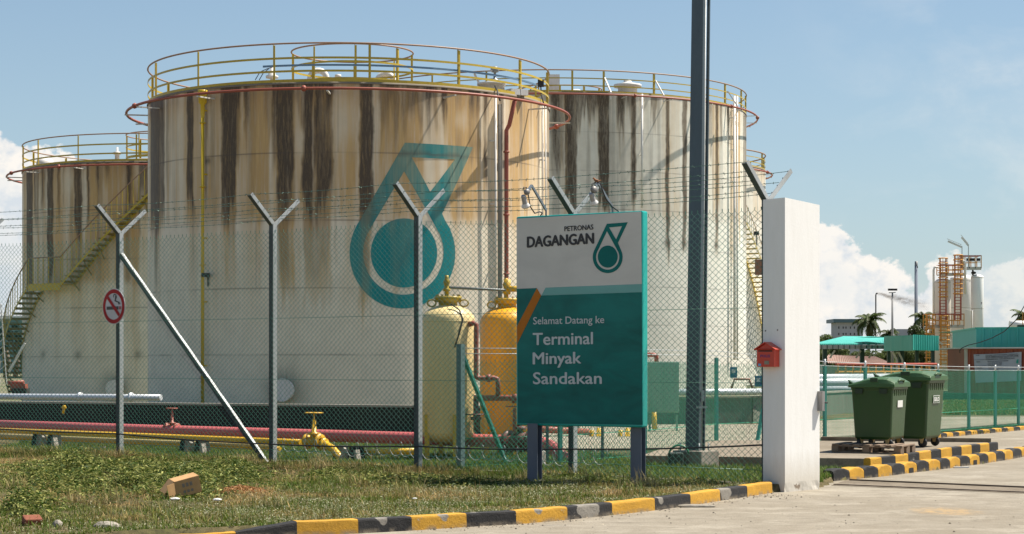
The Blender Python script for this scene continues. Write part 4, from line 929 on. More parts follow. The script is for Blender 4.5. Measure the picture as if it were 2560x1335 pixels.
wood = paint('pallet_wood', (.24, .17, .115), .85, 0, (.10, .07, .05), .6, 6, streak=False, bmp=.6)
pa = G(2081, 1131, .2); pb = G(2254, 1137, .2); e1 = (pb-pa); PW = e1.length; e1.normalize(); e2 = Vector((.40, .917, 0)); PD = .92
pt = thing('wooden_pallet', 'weathered wooden pallet under the smaller green bin', 'pallet', (pa.x, pa.y, .2))
for k in range(7):
    mb = MB(); w_ = .1; a = pa+e1*(w_/2+(PW-w_)*k/6)+UP*.128; mb.bar(a+UP*random.uniform(-.003, .003)-e2*random.uniform(0, .02), a+e2*(PD+random.uniform(-.01, .02)), .018, w_, up=e1); mb.build('deck_board', wood, pt)
for k in range(3):
    mb = MB(); a = pa+e2*(.05+(PD-.1)*k/2); mb.bar(a+UP*.108, a+e1*PW+UP*.108, .018, .09, up=e2); mb.build('stringer_board', wood, pt)
    mb = MB(); mb.bar(a+UP*.01, a+e1*PW+UP*.01, .018, .09, up=e2); mb.build('bottom_board', wood, pt)
    for j in range(3):
        mb = MB(); c_ = a+e1*(.06+(PW-.12)*j/2)+UP*.06; mb.box(c_, (.12, .1, .078), R=Matrix((e1, Vector((-e1.y, e1.x, 0)), UP)).transposed()); mb.build('block', wood, pt)
# ================================================================ storage tanks
def tank_mat(name, base, rough=.62):
    m, nt, b = new_mat(name)
    at = N(nt, 'ShaderNodeAttribute', attribute_name='Stain'); s = N(nt, 'ShaderNodeSeparateColor'); L(nt, at.outputs['Color'], s.inputs[0])
    tc = N(nt, 'ShaderNodeTexCoord').outputs['Object']; v = mapping(nt, tc, (1, 1, .05))
    f = noise(nt, v, 9, 7, .72); f2 = noise(nt, mapping(nt, tc, (1, 1, .09)), 20, 6, .78); f3 = noise(nt, tc, 2.2, 5, .6)
    br = math_(nt, 'MULTIPLY', s.outputs[1], math_(nt, 'ADD', math_(nt, 'MULTIPLY', f, 2.6), -.35), True)
    dk = math_(nt, 'MULTIPLY', s.outputs[0], math_(nt, 'ADD', math_(nt, 'MULTIPLY', f2, 2.0), -.05), True)
    c0 = mix(nt, ramp(nt, f3, .35, .7), base, tuple(x*.88 for x in base))
    c = mix(nt, br, c0, mix(nt, ramp(nt, f, .35, .65), (.44, .25, .085), (.62, .42, .19)))
    c = mix(nt, dk, c, mix(nt, ramp(nt, f2, .4, .7), (.060, .044, .030), (.12, .085, .055)))
    c = mix(nt, math_(nt, 'MULTIPLY', s.outputs[2], .65), c, (.09, .07, .055))
    L(nt, c, b.inputs['Base Color']); b.inputs['Roughness'].default_value = rough; b.inputs['Specular IOR Level'].default_value = .35
    bump(nt, b, noise(nt, tc, 1.2, 3, .5), .25, .03); return m
TCREAM = tank_mat('tank_cream_paint', (.82, .73, .57)); TWHITE = tank_mat('tank_white_paint', (.83, .79, .69)); TTEAL = tank_mat('tank_emblem_teal', (.0, .24, .25))
ybr = paint('rail_yellow', (.50, .36, .03), .45, 0, (.22, .13, .03), .45, 4, rust=.15); rbr = paint('rail_brown', (.30, .18, .11), .5, 0, (.16, .08, .05), .4, 6)
redpipe = paint('pipe_red', (.30, .075, .045), .5, 0, (.16, .05, .035), .4, 4, rust=.12); whst = paint('bracket_white', (.60, .58, .53), .55, 0, (.3, .22, .13), .5, 6)
class Tank:
    def __init__(s, c, R, H):
        s.c = Vector((c[0], c[1], 0)); s.R = R; s.H = H; s.D = s.c.length
        s.tc = Vector((-c[0], -c[1], 0)).normalized(); s.rt = Vector((-s.tc.y, s.tc.x, 0))
    def pt(s, phi, z, off=0.0):
        return s.c+(s.tc*math.cos(phi)+s.rt*math.sin(phi))*(s.R+off)+UP*z
    def nrm(s, phi): return s.tc*math.cos(phi)+s.rt*math.sin(phi)
    def hit(s, px, py, off=0.0):
        dx = (px-CX)/F; a = dx*dx+1; b = -2*(dx*s.c.x+s.c.y); c = s.c.x**2+s.c.y**2-(s.R+off)**2
        disc = max(0, b*b-4*a*c); Y = (-b-math.sqrt(disc))/(2*a); v = Vector((dx*Y-s.c.x, Y-s.c.y, 0))
        return math.atan2(v.dot(s.rt), v.dot(s.tc)), E+(HZ-py)/F*Y
    def stain(s, phi, z):
        """dark, brown, seam-line amounts over the shell"""
        ar = phi*s.R; w = (fbm(ar*1.2+3, z*1.6, 4)-.5)*1.3
        wob = w*.10; d = np.zeros_like(phi); br = np.zeros_like(phi)
        hi = sst(s.zseam-.15, s.zseam+.25, z)
        n1 = fbm(ar*2.1+40, z*.16, 4); n2 = fbm(ar*9+7, z*.35, 3); n3 = fbm(ar*.8, z*.5+9, 4)
        br += s.brown*(hi*(.25+1.0*sst(.32, .68, n1)+.35*(n3-.5))+(1-hi)*.75*sst(.46, .78, n1)*sst(-1.5, 2.5, z-s.zseam+2.6))
        d += s.dirt*hi*sst(.56, .74, fbm(ar*3.3+90, z*.09, 4))*(.45+.5*n2)
        d += .45*s.dirt*sst(s.H-1.3, s.H-.02, z)*sst(.3, .6, n1)+.35*sst(s.H-.14, s.H, z)
        for (p0, p1, z1, am, bt) in s.streaks:
            q = ar+wob+(n2-.5)*.06; a0, a1 = p0*s.R, p1*s.R; so = min(.06, (a1-a0)*.35)
            mh = sst(a0-so*.5, a0+so, q)*(1-sst(a1-so, a1+so*.5, q))
            ze = z1+((n2-.5)*2.2+(n1-.5)*1.2)*(s.H/9)
            mv = sst(ze-.35, ze+.5, z)
            k = mh*mv*am*(.55+.75*n2)
            if bt: br += k
            else: d += k; br += mh*sst(ze-.8, ze, z)*am*.35
        for (pz, zz, rr, am) in s.spots:
            d += am*np.exp(-(((ar-pz*s.R)/rr)**2+((z-zz)/rr)**2))
        for (pz, zz, rw, rh, am) in s.clean:
            k = 1-am*np.exp(-(((ar-pz*s.R)/rw)**2+((z-zz)/rh)**2)*1.1); d *= k; br *= (k*.6+.4)
        ln = np.zeros_like(phi)
        for zs in s.seams:
            t = np.exp(-((z-zs)/.016)**2)*np.clip(2.4*fbm(ar*1.1, zs*3+z*0, 3)-.55, .2, 1); ln = np.maximum(ln, t)
            d += .30*s.dirt*np.exp(-np.clip((zs-z)/.12, 0, 9))*(z < zs)*sst(.5, .7, n1)
        for pv, (za, zb) in s.vseams: ln = np.maximum(ln, .4*np.exp(-((ar-pv*s.R)/.018)**2)*(z > za)*(z < zb))
        return np.stack([np.clip(d, 0, 1), np.clip(br, 0, 1), np.clip(ln, 0, 1)], -1)
    def shell(s, name, mat, parent, nc, nr, off=0.0):
        a = np.concatenate([np.linspace(-1.75, 1.75, nc), np.linspace(1.75, 2*np.pi-1.75, 40)[1:-1]])
        z = np.concatenate([np.linspace(0, s.zseam-1.2, max(4, nr//4))[:-1], np.linspace(s.zseam-1.2, s.H, nr)])
        zs = np.array(sorted(set([zz+o_ for zz in s.seams for o_ in (-.028, -.013, 0, .013, .028) if 0 < zz+o_ < s.H]))); z = np.unique(np.round(np.concatenate([z, zs]), 4))
        A, Zg = np.meshgrid(a, z, indexing='ij'); R_ = s.R+off+.012*(fbm(A*3, Zg*.5, 2)-.5)
        tx, ty, rx, ry = s.tc.x, s.tc.y, s.rt.x, s.rt.y
        V = np.stack([s.c.x+(tx*np.cos(A)+rx*np.sin(A))*R_, s.c.y+(ty*np.cos(A)+ry*np.sin(A))*R_, Zg], -1).reshape(-1, 3)
        st = s.stain(np.where(A > np.pi, A-2*np.pi, A), Zg).reshape(-1, 3)
        n0, n1_ = A.shape; idx = np.arange(n0*n1_).reshape(n0, n1_); nx = np.roll(idx, -1, 0)
        q = np.stack([idx[:, :-1], nx[:, :-1], nx[:, 1:], idx[:, 1:]], -1).reshape(-1, 4)
        return npmesh(name, V, [q], mat, parent, cols=st, smooth=True, cname='Stain')
    def decal(s, name, pix, mat, parent, holes=(), off=.006, step=.12, tone=1.0):
        import bmesh
        f = lambda p_: (lambda h: (h[0]*s.R, h[1]))(s.hit(*p_))
        vs, fs = flat_fill([f(p_) for p_ in pix], [[f(p_) for p_ in h] for h in holes])
        bm = bmesh.new(); bv = [bm.verts.new((x, y, 0)) for x, y in vs]
        for f_ in fs:
            try: bm.faces.new([bv[i] for i in f_])
            except ValueError: pass
        xs = [v[0] for v in vs]; ys = [v[1] for v in vs]
        for ax, lo, hi_ in ((0, min(xs), max(xs)), (1, min(ys), max(ys))):
            t = lo+step
            while t < hi_:
                no = (1, 0, 0) if ax == 0 else (0, 1, 0); p_ = (t, 0, 0) if ax == 0 else (0, t, 0)
                bmesh.ops.bisect_plane(bm, geom=bm.verts[:]+bm.edges[:]+bm.faces[:], plane_co=p_, plane_no=no); t += step
        bmesh.ops.triangulate(bm, faces=bm.faces[:])
        bm.verts.index_update()
        A = np.array([v.co.x/s.R for v in bm.verts]); Z_ = np.array([v.co.y for v in bm.verts]); T = np.array([[v.index for v in f_.verts] for f_ in bm.faces]); bm.free()
        R_ = s.R+off+.012*(fbm(A*3, Z_*.5, 2)-.5)
        V = np.stack([s.c.x+(s.tc.x*np.cos(A)+s.rt.x*np.sin(A))*R_, s.c.y+(s.tc.y*np.cos(A)+s.rt.y*np.sin(A))*R_, Z_], -1)
        st = s.stain(A, Z_); st[:, 0] *= .45; st[:, 1] *= .32
        return npmesh(name, V, [T], mat, parent, cols=st, smooth=True, cname='Stain')
    def pxs(s, x0, x1, yend, am, brown=0):
        a0 = s.hit(x0, 500)[0]; a1 = s.hit(x1, 500)[0]; z = s.hit((x0+x1)/2, yend)[1]; s.streaks.append((a0, a1, z, am, brown))
    def ring(s, mb, z, r, off=0.0, n=120, w=None, c=None, R=None, a0=0, a1=2*math.pi):
        c = c or s.c; R = R if R is not None else s.R+off; full = a1-a0 > 6.28
        pts = [c+(s.tc*math.cos(a)+s.rt*math.sin(a))*R+UP*z for a in [a0+(a1-a0)*k/n for k in range(n if full else n+1)]]
        if w is None: mb.tube(pts, r, 6, closed=full)
        else:                                       # flat bar ring: r thick, w tall
            m_ = len(pts); vs = []
            for p_ in pts:
                d = (p_-c-UP*z).normalized(); vs += [p_-d*r/2-UP*w/2, p_+d*r/2-UP*w/2, p_+d*r/2+UP*w/2, p_-d*r/2+UP*w/2]
            fs = [(i*4+k, i*4+(k+1) % 4, ((i+1) % m_)*4+(k+1) % 4, ((i+1) % m_)*4+k) for i in range(m_ if full else m_-1) for k in range(4)]; mb.add(vs, fs)
    def railing(s, parent, z0, h, phis, c=None, R=None, pw=.055, kick=.1, lows=(.30, .63), rr=.024, n=120):
        c = c or s.c; R = R if R is not None else s.R; mb = MB()
        for k in lows: s.ring(mb, z0+h*k, .012, w=.055, c=c, R=R, n=n)
        s.ring(mb, z0+kick/2, .012, w=kick, c=c, R=R, n=n)
        ra = mb.build('railing', ybr, parent); mb = MB(); s.ring(mb, z0+h, rr, c=c, R=R, n=n); mb.build('handrail', rbr, ra)
        for a in phis:
            d = s.tc*math.cos(a)+s.rt*math.sin(a); mb = MB(); p_ = c+d*(R-.01)+UP*z0; tg = d.cross(UP)
            mb.bar(p_, p_+UP*(h-.04), pw, .010, up=d); mb.bar(p_+tg*(pw/2)-d*.03, p_+tg*(pw/2)-d*.03+UP*(h-.02), .010, pw, up=d); mb.build('post', ybr, ra)
        return ra
    def spray_ring(s, parent, z, off, phis, lumps, r=.038, n=140, rb=None):
        mb = MB(); s.ring(mb, z, r, off, n)
        for a in lumps: p_ = s.pt(a, z, off); t = s.rt*math.cos(a)-s.tc*math.sin(a); mb.tube([p_-t*.06, p_-t*.03, p_+t*.03, p_+t*.06], [r*1.2, r*2.1, r*2.1, r*1.2], 8)
        ri = mb.build('spray_ring_pipe', redpipe, parent)
        for a in phis: mb = MB(); mb.bar(s.pt(a, z-.07, -.02), s.pt(a, z-.07, off+.05), .05, .035); mb.build('bracket', whst, ri)
        return ri
def cone_roof(T, parent, rise, flat=.28):
    mb = MB(); z0 = T.H+.01; mb.lathe(T.c, [(T.R+.03, z0-.05), (T.R+.03, z0), (T.R*.7, z0+rise*.45), (T.R*flat, z0+rise), (0, z0+rise*1.15)], 96)
    return mb.build('roof', TROOF, parent)
TROOF = paint('tank_roof', (.22, .18, .13), .7, 0, (.16, .12, .08), .6, 3, streak=False)
def gooseneck(T, parent, foot, r=.09, h=.5, span=.55, dr=Vector((1, 0, 0))):
    mb = MB(); f = Vector(foot); pts = [f, f+UP*h]
    for k in range(1, 10): a = math.pi*k/9; pts.append(f+UP*(h+span/2*math.sin(a))+dr*(span/2*(1-math.cos(a))))
    pts.append(pts[-1]-UP*h*.35); mb.tube(pts, r, 12); mb.lathe(f, [(r*1.5, 0), (r*1.5, .06), (r, .06)], 14); mb.lathe(pts[-1]-UP*.02, [(0, 0), (r*1.55, 0), (r*1.4, .05), (r, .09)], 14)
    return mb.build('vent', whp, parent)
whp = paint('vent_white', (.70, .68, .64), .5, 0, (.35, .25, .15), .35, 5)

# ---- main tank
mc = (875-CX)/F*58.0; T1 = Tank((mc, 58.0), 5.77, 8.94)
T1.zseam = 5.34; T1.seams = [1.82, 3.57, 5.34, 7.11]; T1.brown = .60; T1.dirt = .42; T1.streaks = []; T1.spots = []; T1.clean = []; T1.vseams = []
for q in [(376, 398, 600, 1.15), (396, 412, 575, .8), (414, 422, 420, .5), (467, 484, 560, 1.0), (511, 520, 560, .45), (552, 590, 545, 1.15), (586, 606, 275, .7), (609, 623, 350, .8), (560, 600, 430, .5), (678, 705, 400, .6), (690, 735, 545, .65), (660, 690, 330, .35), (752, 782, 550, .95), (785, 836, 520, .75), (738, 752, 300, .4), (897, 935, 545, .95), (948, 1000, 330, .5), (1000, 1095, 300, .55), (1104, 1120, 325, .95), (1128, 1140, 300, .5), (1170, 1202, 410, .6), (1208, 1217, 460, .7), (1245, 1262, 590, .6), (1298, 1308, 430, .5), (1342, 1350, 560, .35), (1366, 1375, 560, .5)]: T1.pxs(*q)
for q in [(692, 722, 720, .42), (758, 828, 690, .30), (570, 592, 650, .3), (386, 394, 735, .55), (898, 925, 735, .5), (480, 486, 700, .25), (836, 842, 660, .2)]: T1.pxs(*q)
for q in [(420, 466, 400, .3, 1), (625, 672, 540, .5, 1), (840, 895, 520, .3, 1), (935, 1000, 560, .5, 1), (1000, 1060, 640, .45, 1), (1120, 1200, 545, .55, 1), (1265, 1300, 560, .4, 1), (1308, 1345, 560, .4, 1), (695, 735, 760, .6, 1), (560, 590, 760, .4, 1), (758, 830, 760, .5, 1), (895, 930, 780, .5, 1), (640, 660, 700, .3, 1), (980, 1000, 800, .35, 1)]: T1.pxs(*q)
for (px, py, w_, h_, am) in [(865, 300, .45, .8, .8), (1150, 300, .35, .45, .85), (1200, 320, .35, .5, .6), (440, 330, .35, 1.2, .7), (345+300, 330, .3, 1.2, .3), (750, 350, .12, .5, .8)]:
    a, z = T1.hit(px, py); T1.clean.append((a, z, w_, h_, am))
for (px, py, r_, am) in [(520, 402, .10, .8), (712, 968, .52, .75)]:
    a, z = T1.hit(px, py); T1.spots.append((a, z, r_, am))
for px, ya, yb in [(845, 380, 205), (1155, 550, 380), (640, 719, 550), (1012, 719, 550), (760, 550, 380)]:
    a, z0 = T1.hit(px, ya); T1.vseams.append((a, (z0, T1.hit(px, yb)[1])))
t1 = thing('storage_tank', 'large stained cream storage tank with the big teal emblem', 'storage tank', T1.c)
T1.shell('shell', TCREAM, t1, 1150, 190); cone_roof(T1, t1, .58)
s1 = lambda x, y: (850+x/2.84, 330+y/2.84); q1 = lambda t: t/2.84
o_, h_, d_ = logo_loops(s1(460, 76), s1(944, 108), s1(725, 580), s1(443, 860), (q1(375), q1(394)), -.62, math.pi+.64, s1(455, 280), s1(450, 855), (q1(285), q1(300)), [s1(510, 180), s1(815, 195), s1(640, 425)], s1(454, 859), (q1(236), q1(246)), -.58, math.pi+.58, n=48)
T1.decal('emblem', o_, TTEAL, t1, h_); T1.decal('emblem', d_, TTEAL, t1)
ph = [math.asin((x-875)/500) for x in (407, 523, 703, 920, 1127, 1282)]+[math.radians(a) for a in (-95, 80, 105, 130, 156, 182, 208, 234, 250)]
T1.railing(t1, 8.93, 1.04, ph)
# inner hand rail ring round the roof centre
ci = Vector(((881-CX)/F*58, 58, 0)); ir = T1.railing(t1, 9.56, 1.03, [math.radians(a) for a in (-95, -38, 3, 48, 92, 135, 178, 222)], c=ci, R=1.76, kick=.09, lows=(.52,), n=72)
T1.spray_ring(t1, 8.70, .60, [math.asin(max(-1, min(1, (x-873)/552))) for x in (372, 528, 823, 1110, 1345)]+[math.pi/2, math.radians(-82), math.radians(-102), math.radians(120), math.radians(160), math.radians(200)], [math.asin((x-873)/552) for x in (360, 770)]+[math.radians(104)])
mb = MB()                                          # perforated cable tray following the lower rail
a0, a1 = T1.hit(655, 200)[0], T1.hit(1345, 260)[0]
T1.ring(mb, 9.40, .03, w=.05, R=T1.R-.06, a0=a0, a1=a1, n=50); mb.build('cable_tray', paint('tray_blue', (.12, .22, .33), .4, .3, (.3, .3, .28), .5, 20, streak=False), t1)
gooseneck(T1, t1, Vector(((775-CX)/F*60, 60, 9.75)), .09, .38, .50); gooseneck(T1, t1, Vector(((985-CX)/F*60, 60, 9.65)), .09, .38, .50, dr=Vector((-1, 0, 0)))
mb = MB(); f = P(680, 200, 56); mb.lathe(f-UP*.35, [(.05, 0), (.05, .38), (.17, .40), (.18, .46), (.1, .5), (.1, .56), (.05, .58), (.05, .72), (.0, .73)], 16); mb.build('vent', whp, t1)
mb = MB(); f = P(845, 200, 57); mb.lathe(f-UP*.05, [(.07, 0), (.07, .12), (.09, .13), (.09, .2), (0, .22)], 12); mb.build('vent', whp, t1)
mb = MB(); mb.tube([P(638, 200, 55), P(650, 180, 55), P(668, 172, 55), P(682, 168, 55)], .012, 5); mb.tube([P(648, 200, 55), P(658, 183, 55), P(672, 172, 55)], .012, 5); mb.build('cable', dark, t1)
f = P(1229, 228, 55); mb = MB(); mb.lathe(f-UP*.2, [(.36, 0), (.36, .36), (.40, .36), (.40, .42), (0, .44)], 24); mb.bar(f+Vector((-.3, .1, .15)), f+Vector((-.48, .1, .5)), .5, .04); hm = mb.build('roof_hatch', whp, t1)
mb = MB(); f2 = P(1237, 205, 54.8); mb.lathe(f2, [(.0, .0), (.13, .0), (.12, .06), (.04, .1), (.035, .25), (.10, .27), (.12, .36), (.07, .42), (0, .44)], 16); mb.build('level_gauge', paint('gauge_grey', (.25, .28, .30), .4, .2), hm)
mb = MB(); mb.tube([P(1237, 215, 54.5), P(1243, 225, 53.8), P(1245, 238, 53.4), P(1250, 252, 53.3)], .022, 6); mb.tube([P(1300, 212, 54.4), P(1302, 235, 54), P(1290, 250, 53.8)], .012, 5); mb.build('cable', dark, t1)
mb = MB(); mb.box(P(1352, 208, 56.5), (.17, .15, .2)); mb.tube([P(1352, 215, 56.5), P(1353, 235, 56.4), P(1360, 262, 56)], .02, 6); mb.build('floodlight', dark, t1)
mb = MB(); mb.box(P(1290, 232, 55), (.55, .4, .16), rz=.5); mb.build('roof_plate', whp, t1)
# shell fittings
def riser(T, name, px, y0, y1, r, mat, parent, off=.12, head=None):
    a, _ = T.hit(px, 600, off); z1_, z0_ = T.hit(px, y0, off)[1], T.hit(px, y1, off)[1]; mb = MB(); mb.tube([T.pt(a, z0_, off), T.pt(a, z1_, off)], r, 10)
    for zz in np.arange(z0_+1, z1_, 1.7): mb.bar(T.pt(a, zz, 0), T.pt(a, zz, off), .03, .04)
    return mb, a, z0_, z1_
mb, a, z0_, z1_ = riser(T1, 'level_pipe', 506.5, 262, 1008, .045, ybr, t1, .16)
mb.lathe(T1.pt(a, z1_-.35, .16), [(.045, 0), (.06, .12), (.06, .35), (.11, .40), (.12, .66), (.13, .68), (.13, .74), (0, .74)], 14)
for zz in (z1_-.5, z1_-2.2, 4.2): mb.lathe(T1.pt(a, zz, .16), [(.045, 0), (.085, 0), (.085, .03), (.045, .03)], 12)
mb.build('level_pipe', paint('pipe_yellow', (.58, .40, .02), .4, 0, (.3, .18, .02), .35, 3, rust=.05), t1)
mb = MB(); a, _ = T1.hit(1266, 600, .2); a2, _ = T1.hit(1288, 252, .6)
mb.tube([T1.pt(a2, 8.66, .58), T1.pt(a+.01, 8.05, .25), T1.pt(a, 7.9, .2), T1.pt(a, 2.5, .2), T1.pt(a, 1.0, .2)], .06, 10)
for zz in (7.3, 5.6, 4.0): mb.lathe(T1.pt(a, zz, .2), [(.06, 0), (.085, 0), (.085, .04), (.06, .04)], 12)
mb.build('riser_pipe', redpipe, t1)
mb, a, z0_, z1_ = riser(T1, 'conduit', 1239, 238, 760, .030, whp, t1, .20); mb.build('conduit', whp, t1)
mb = MB(); a, _ = T1.hit(1249, 600, .1); d = T1.nrm(a)
mb.bar(T1.pt(a, 1, .06), T1.pt(a, 8.6, .06), .02, .05, up=d); mb.bar(T1.pt(a, 1, .17), T1.pt(a, 8.6, .17), .02, .05, up=d)
for k in range(38): mb.bar(T1.pt(a, 1.05+.2*k, .05), T1.pt(a, 1.05+.2*k, .18), .015, .03)
mb.tube([T1.pt(a+.004, 1, .11), T1.pt(a+.004, 8.6, .11)], .045, 6); mb.build('cable_ladder', paint('tray_grey', (.25, .24, .22), .6), t1)
for px in (1357, 1364): mb, a, z0_, z1_ = riser(T1, 'conduit', px, 262, 640, .02, whp, t1, .1); mb.build('conduit', whp, t1)
def manway(T, px, py, r, parent):
    a, z = T.hit(px, py); mb = MB(); d = T.nrm(a); c_ = T.pt(a, z, -.05)
    mb.lathe(c_, [(r, 0), (r, .22), (r*1.12, .22), (r*1.12, .28), (0, .29)], 28, d, smooth=False)
    for k in range(16): t = 2*math.pi*k/16; mb.box(c_+d*.29+UP*(r*1.04*math.sin(t))+d.cross(UP)*(r*1.04*math.cos(t)), (.03, .03, .03))
    mb.build('manway', whp, parent)
manway(T1, 712, 975, .27, t1)
mb = MB(); a, z = T1.hit(522, 688); mb.box(T1.pt(a, z, .12), (.2, .2, .1)); mb.box(T1.pt(a, z-.15, .03), (.03, .05, .3)); mb.build('bracket', dark, t1)

# ---- tank on the left with the winding stair
T2 = Tank(((422-CX)/F*81, 81.0), 5.77, 9.2); T2.zseam = 4.6; T2.seams = [1.85, 3.7, 5.55, 7.4]; T2.brown = .68; T2.dirt = .45; T2.streaks = []; T2.spots = []; T2.clean = []; T2.vseams = []
for q in [(66, 82, 760, 1.0), (85, 97, 560, .6), (102, 112, 520, .45), (118, 134, 690, 1.1), (143, 151, 560, .6), (157, 161, 520, .4), (186, 206, 590, 1.0), (217, 224, 560, .9), (240, 248, 500, .5), (262, 275, 470, .5), (318, 332, 560, .6), (345, 352, 600, .6), (350, 376, 500, .7), (195, 200, 730, .5)]: T2.pxs(*q)
for q in [(225, 245, 560, .7, 1), (270, 320, 600, .5, 1), (330, 350, 900, .4, 1)]: T2.pxs(*q)
for (px, py, w_, h_, am) in [(170, 450, .4, .5, .7)]:
    a, z = T2.hit(px, py); T2.clean.append((a, z, w_, h_, am))
for (px, py) in ((108, 886), (195, 886), (345, 886)):
    a, z = T2.hit(px, py); T2.spots.append((a, z, .16, .6))
a, z = T2.hit(290, 965); T2.spots.append((a, z, .6, .6))
t2 = thing('storage_tank', 'brown streaked storage tank wrapped by a winding yellow stair', 'storage tank', T2.c)
T2.shell('shell', TCREAM, t2, 520, 110); cone_roof(T2, t2, .55)
T2.railing(t2, 9.19, 1.06, [math.radians(a) for a in range(-84, 276, 24)], n=90)
ci = Vector(((428-CX)/F*81, 81, 0)); T2.railing(t2, 9.8, 1.0, [math.radians(a) for a in range(-90, 270, 45)], c=ci, R=1.8, lows=(.5,), n=48)
T2.spray_ring(t2, 9.02, .60, [math.radians(a) for a in (-120, -95, -82, -58, -33, 0, 60, 140)], [math.radians(-72), math.radians(-40)], n=90)
mb = MB(); f = P(112, 405, 79); mb.lathe(f-UP*.3, [(.34, 0), (.34, .25), (.3, .4), (.1, .5), (0, .5)], 18, Vector((.1, -.3, 1))); mb.build('roof_hatch', whp, t2)
mb = MB(); f = P(293, 400, 78); mb.lathe(f-UP*.2, [(.09, 0), (.09, .4), (.15, .42), (.15, .5), (.04, .54), (.04, .7), (0, .7)], 12); mb.build('vent', whp, t2)
manway(T2, 290, 972, .30, t2)
def stair(T, parent, flights, w=.75, tread=.19, hr=1.0, side=ybr, tm=None):
    """flights: (phi0, z0, phi1, z1); flat ones are landings"""
    st_ = MB(); sm = MB(); hm_ = MB(); bm_ = MB(); top_pts = []
    for (p0, z0, p1, z1) in flights:
        if abs(z1-z0) < .01:
            n = 6
            for k in range(n):
                a = p0+(p1-p0)*k/n; b_ = p0+(p1-p0)*(k+1)/n
                sm.prism([T.pt(a, z0-.03, .02), T.pt(b_, z0-.03, .02), T.pt(b_, z0-.03, w), T.pt(a, z0-.03, w)], UP*.04)
                sm.prism([T.pt(a, z0-.25, w), T.pt(b_, z0-.25, w), T.pt(b_, z0+.02, w), T.pt(a, z0+.02, w)], T.nrm(a)*.02)
            for k in range(n+1): a = p0+(p1-p0)*k/n; bm_.bar(T.pt(a, z0, w), T.pt(a, z0+hr, w), .03, .03)
            top_pts += [T.pt(p0+(p1-p0)*k/4, z0+hr, w) for k in range(5)]
        else:
            n = max(2, int(abs(z1-z0)/tread))
            for k in range(n):
                t = (k+.5)/n; a = p0+(p1-p0)*t; z = z0+(z1-z0)*t; d = T.nrm(a); tg = d.cross(UP)
                st_.bar(T.pt(a, z, .04), T.pt(a, z, w), .25, .035); st_.bar(T.pt(a, z-.03, .04)+tg*0, T.pt(a, z-.03, w), .03, .09)
                if k % 1 == 0: bm_.bar(T.pt(a, z, w), T.pt(a, z+hr, w), .022, .022)
                if k % 3 == 0: st_.bar(T.pt(a, z-.55, .02), T.pt(a, z-.03, w*.8), .03, .04)
            m = 12
            for r_ in (.03, w):
                for k in range(m): a, b_ = p0+(p1-p0)*k/m, p0+(p1-p0)*(k+1)/m; sm.bar(T.pt(a, z0+(z1-z0)*k/m-.05, r_), T.pt(b_, z0+(z1-z0)*(k+1)/m-.05, r_), .02, .16 if r_ < .1 else .07)
            top_pts += [T.pt(p0+(p1-p0)*k/10, z0+hr+(z1-z0)*k/10, w) for k in range(11)]
    s_ = sm.build('stair', side, parent); st_.build('tread', tm or paint('tread_dark', (.22, .17, .05), .6, 0, amount=.3), s_); bm_.build('baluster', side, s_); hm_.tube(top_pts, .024, 6); hm_.build('handrail', rbr, s_)
r_ = math.radians
stair(T2, t2, [(r_(4), 9.1, r_(-38), 4.6), (r_(-38), 4.6, r_(-54), 4.6), (r_(-54), 4.6, r_(-104), .2)])

# ---- big tank on the right
T3 = Tank(((1367-CX)/F*112, 112.0), 11.1, 15.3); T3.zseam = 9.0; T3.seams = [1.6, 3.55, 5.5, 7.45, 9.4, 11.35, 13.3]; T3.brown = .16; T3.dirt = .42; T3.streaks = []; T3.spots = []; T3.clean = []; T3.vseams = []
for q in [(1374, 1410, 390, .55), (1411, 1442, 540, 1.0), (1441, 1500, 305, .75), (1495, 1523, 560, 1.05), (1540, 1560, 320, .75), (1560, 1579, 300, .6), (1577, 1590, 500, .85), (1600, 1606, 330, .3), (1626, 1642, 285, .7), (1664, 1674, 610, 1.0), (1706, 1718, 610, 1.0), (1788, 1796, 605, .95), (1800, 1806, 330, .5), (1817, 1824, 345, .9), (1770, 1780, 380, .5), (1730, 1745, 480, .4), (1744, 1750, 520, .35), (1858, 1866, 620, .6), (1380, 1400, 560, .35)]: T3.pxs(*q)
for q in [(1836, 1850, 560, .9, 1), (1400, 1420, 700, .3, 1), (1655, 1700, 560, .25, 1), (1780, 1800, 520, .5, 1), (1825, 1840, 640, .5, 1)]: T3.pxs(*q)
for (px, py) in ((1669, 608), (1711, 612), (1791, 615)):
    a, z = T3.hit(px, py); T3.spots.append((a, z, .22, .9))
for px, ya, yb in [(1605, 520, 330), (1496, 420, 330), (1700, 520, 420), (1560, 620, 520)]:
    a, z0 = T3.hit(px, ya); T3.vseams.append((a, (z0, T3.hit(px, yb)[1])))
t3 = thing('storage_tank', 'tall whitish storage tank with black streaks behind the sign and lamp post', 'storage tank', T3.c)
T3.shell('shell', TWHITE, t3, 900, 130); cone_roof(T3, t3, .8, .3)
T3.railing(t3, 15.29, 1.12, [math.asin(max(-1, min(1, (x-1367)/498))) for x in (1370, 1425, 1497, 1614, 1716, 1793, 1842)]+[r_(a) for a in (-50, -32, -16, 84, 105, 130, 155, 180, 205, 230, 255, 280)], n=150, pw=.09, rr=.035)
ci = Vector(((1415-CX)/F*112, 112, 0)); T3.railing(t3, 15.75, 1.15, [r_(a) for a in range(-90, 270, 40)], c=ci, R=2.0, lows=(.5,), n=48, rr=.035, pw=.09)
T3.spray_ring(t3, 15.12, .62, [r_(a) for a in (62, 75, 91, 100, 20, 33, 47)], [r_(82), math.asin((1565-1367)/520), math.asin((1798-1367)/520)], r=.05, n=150)
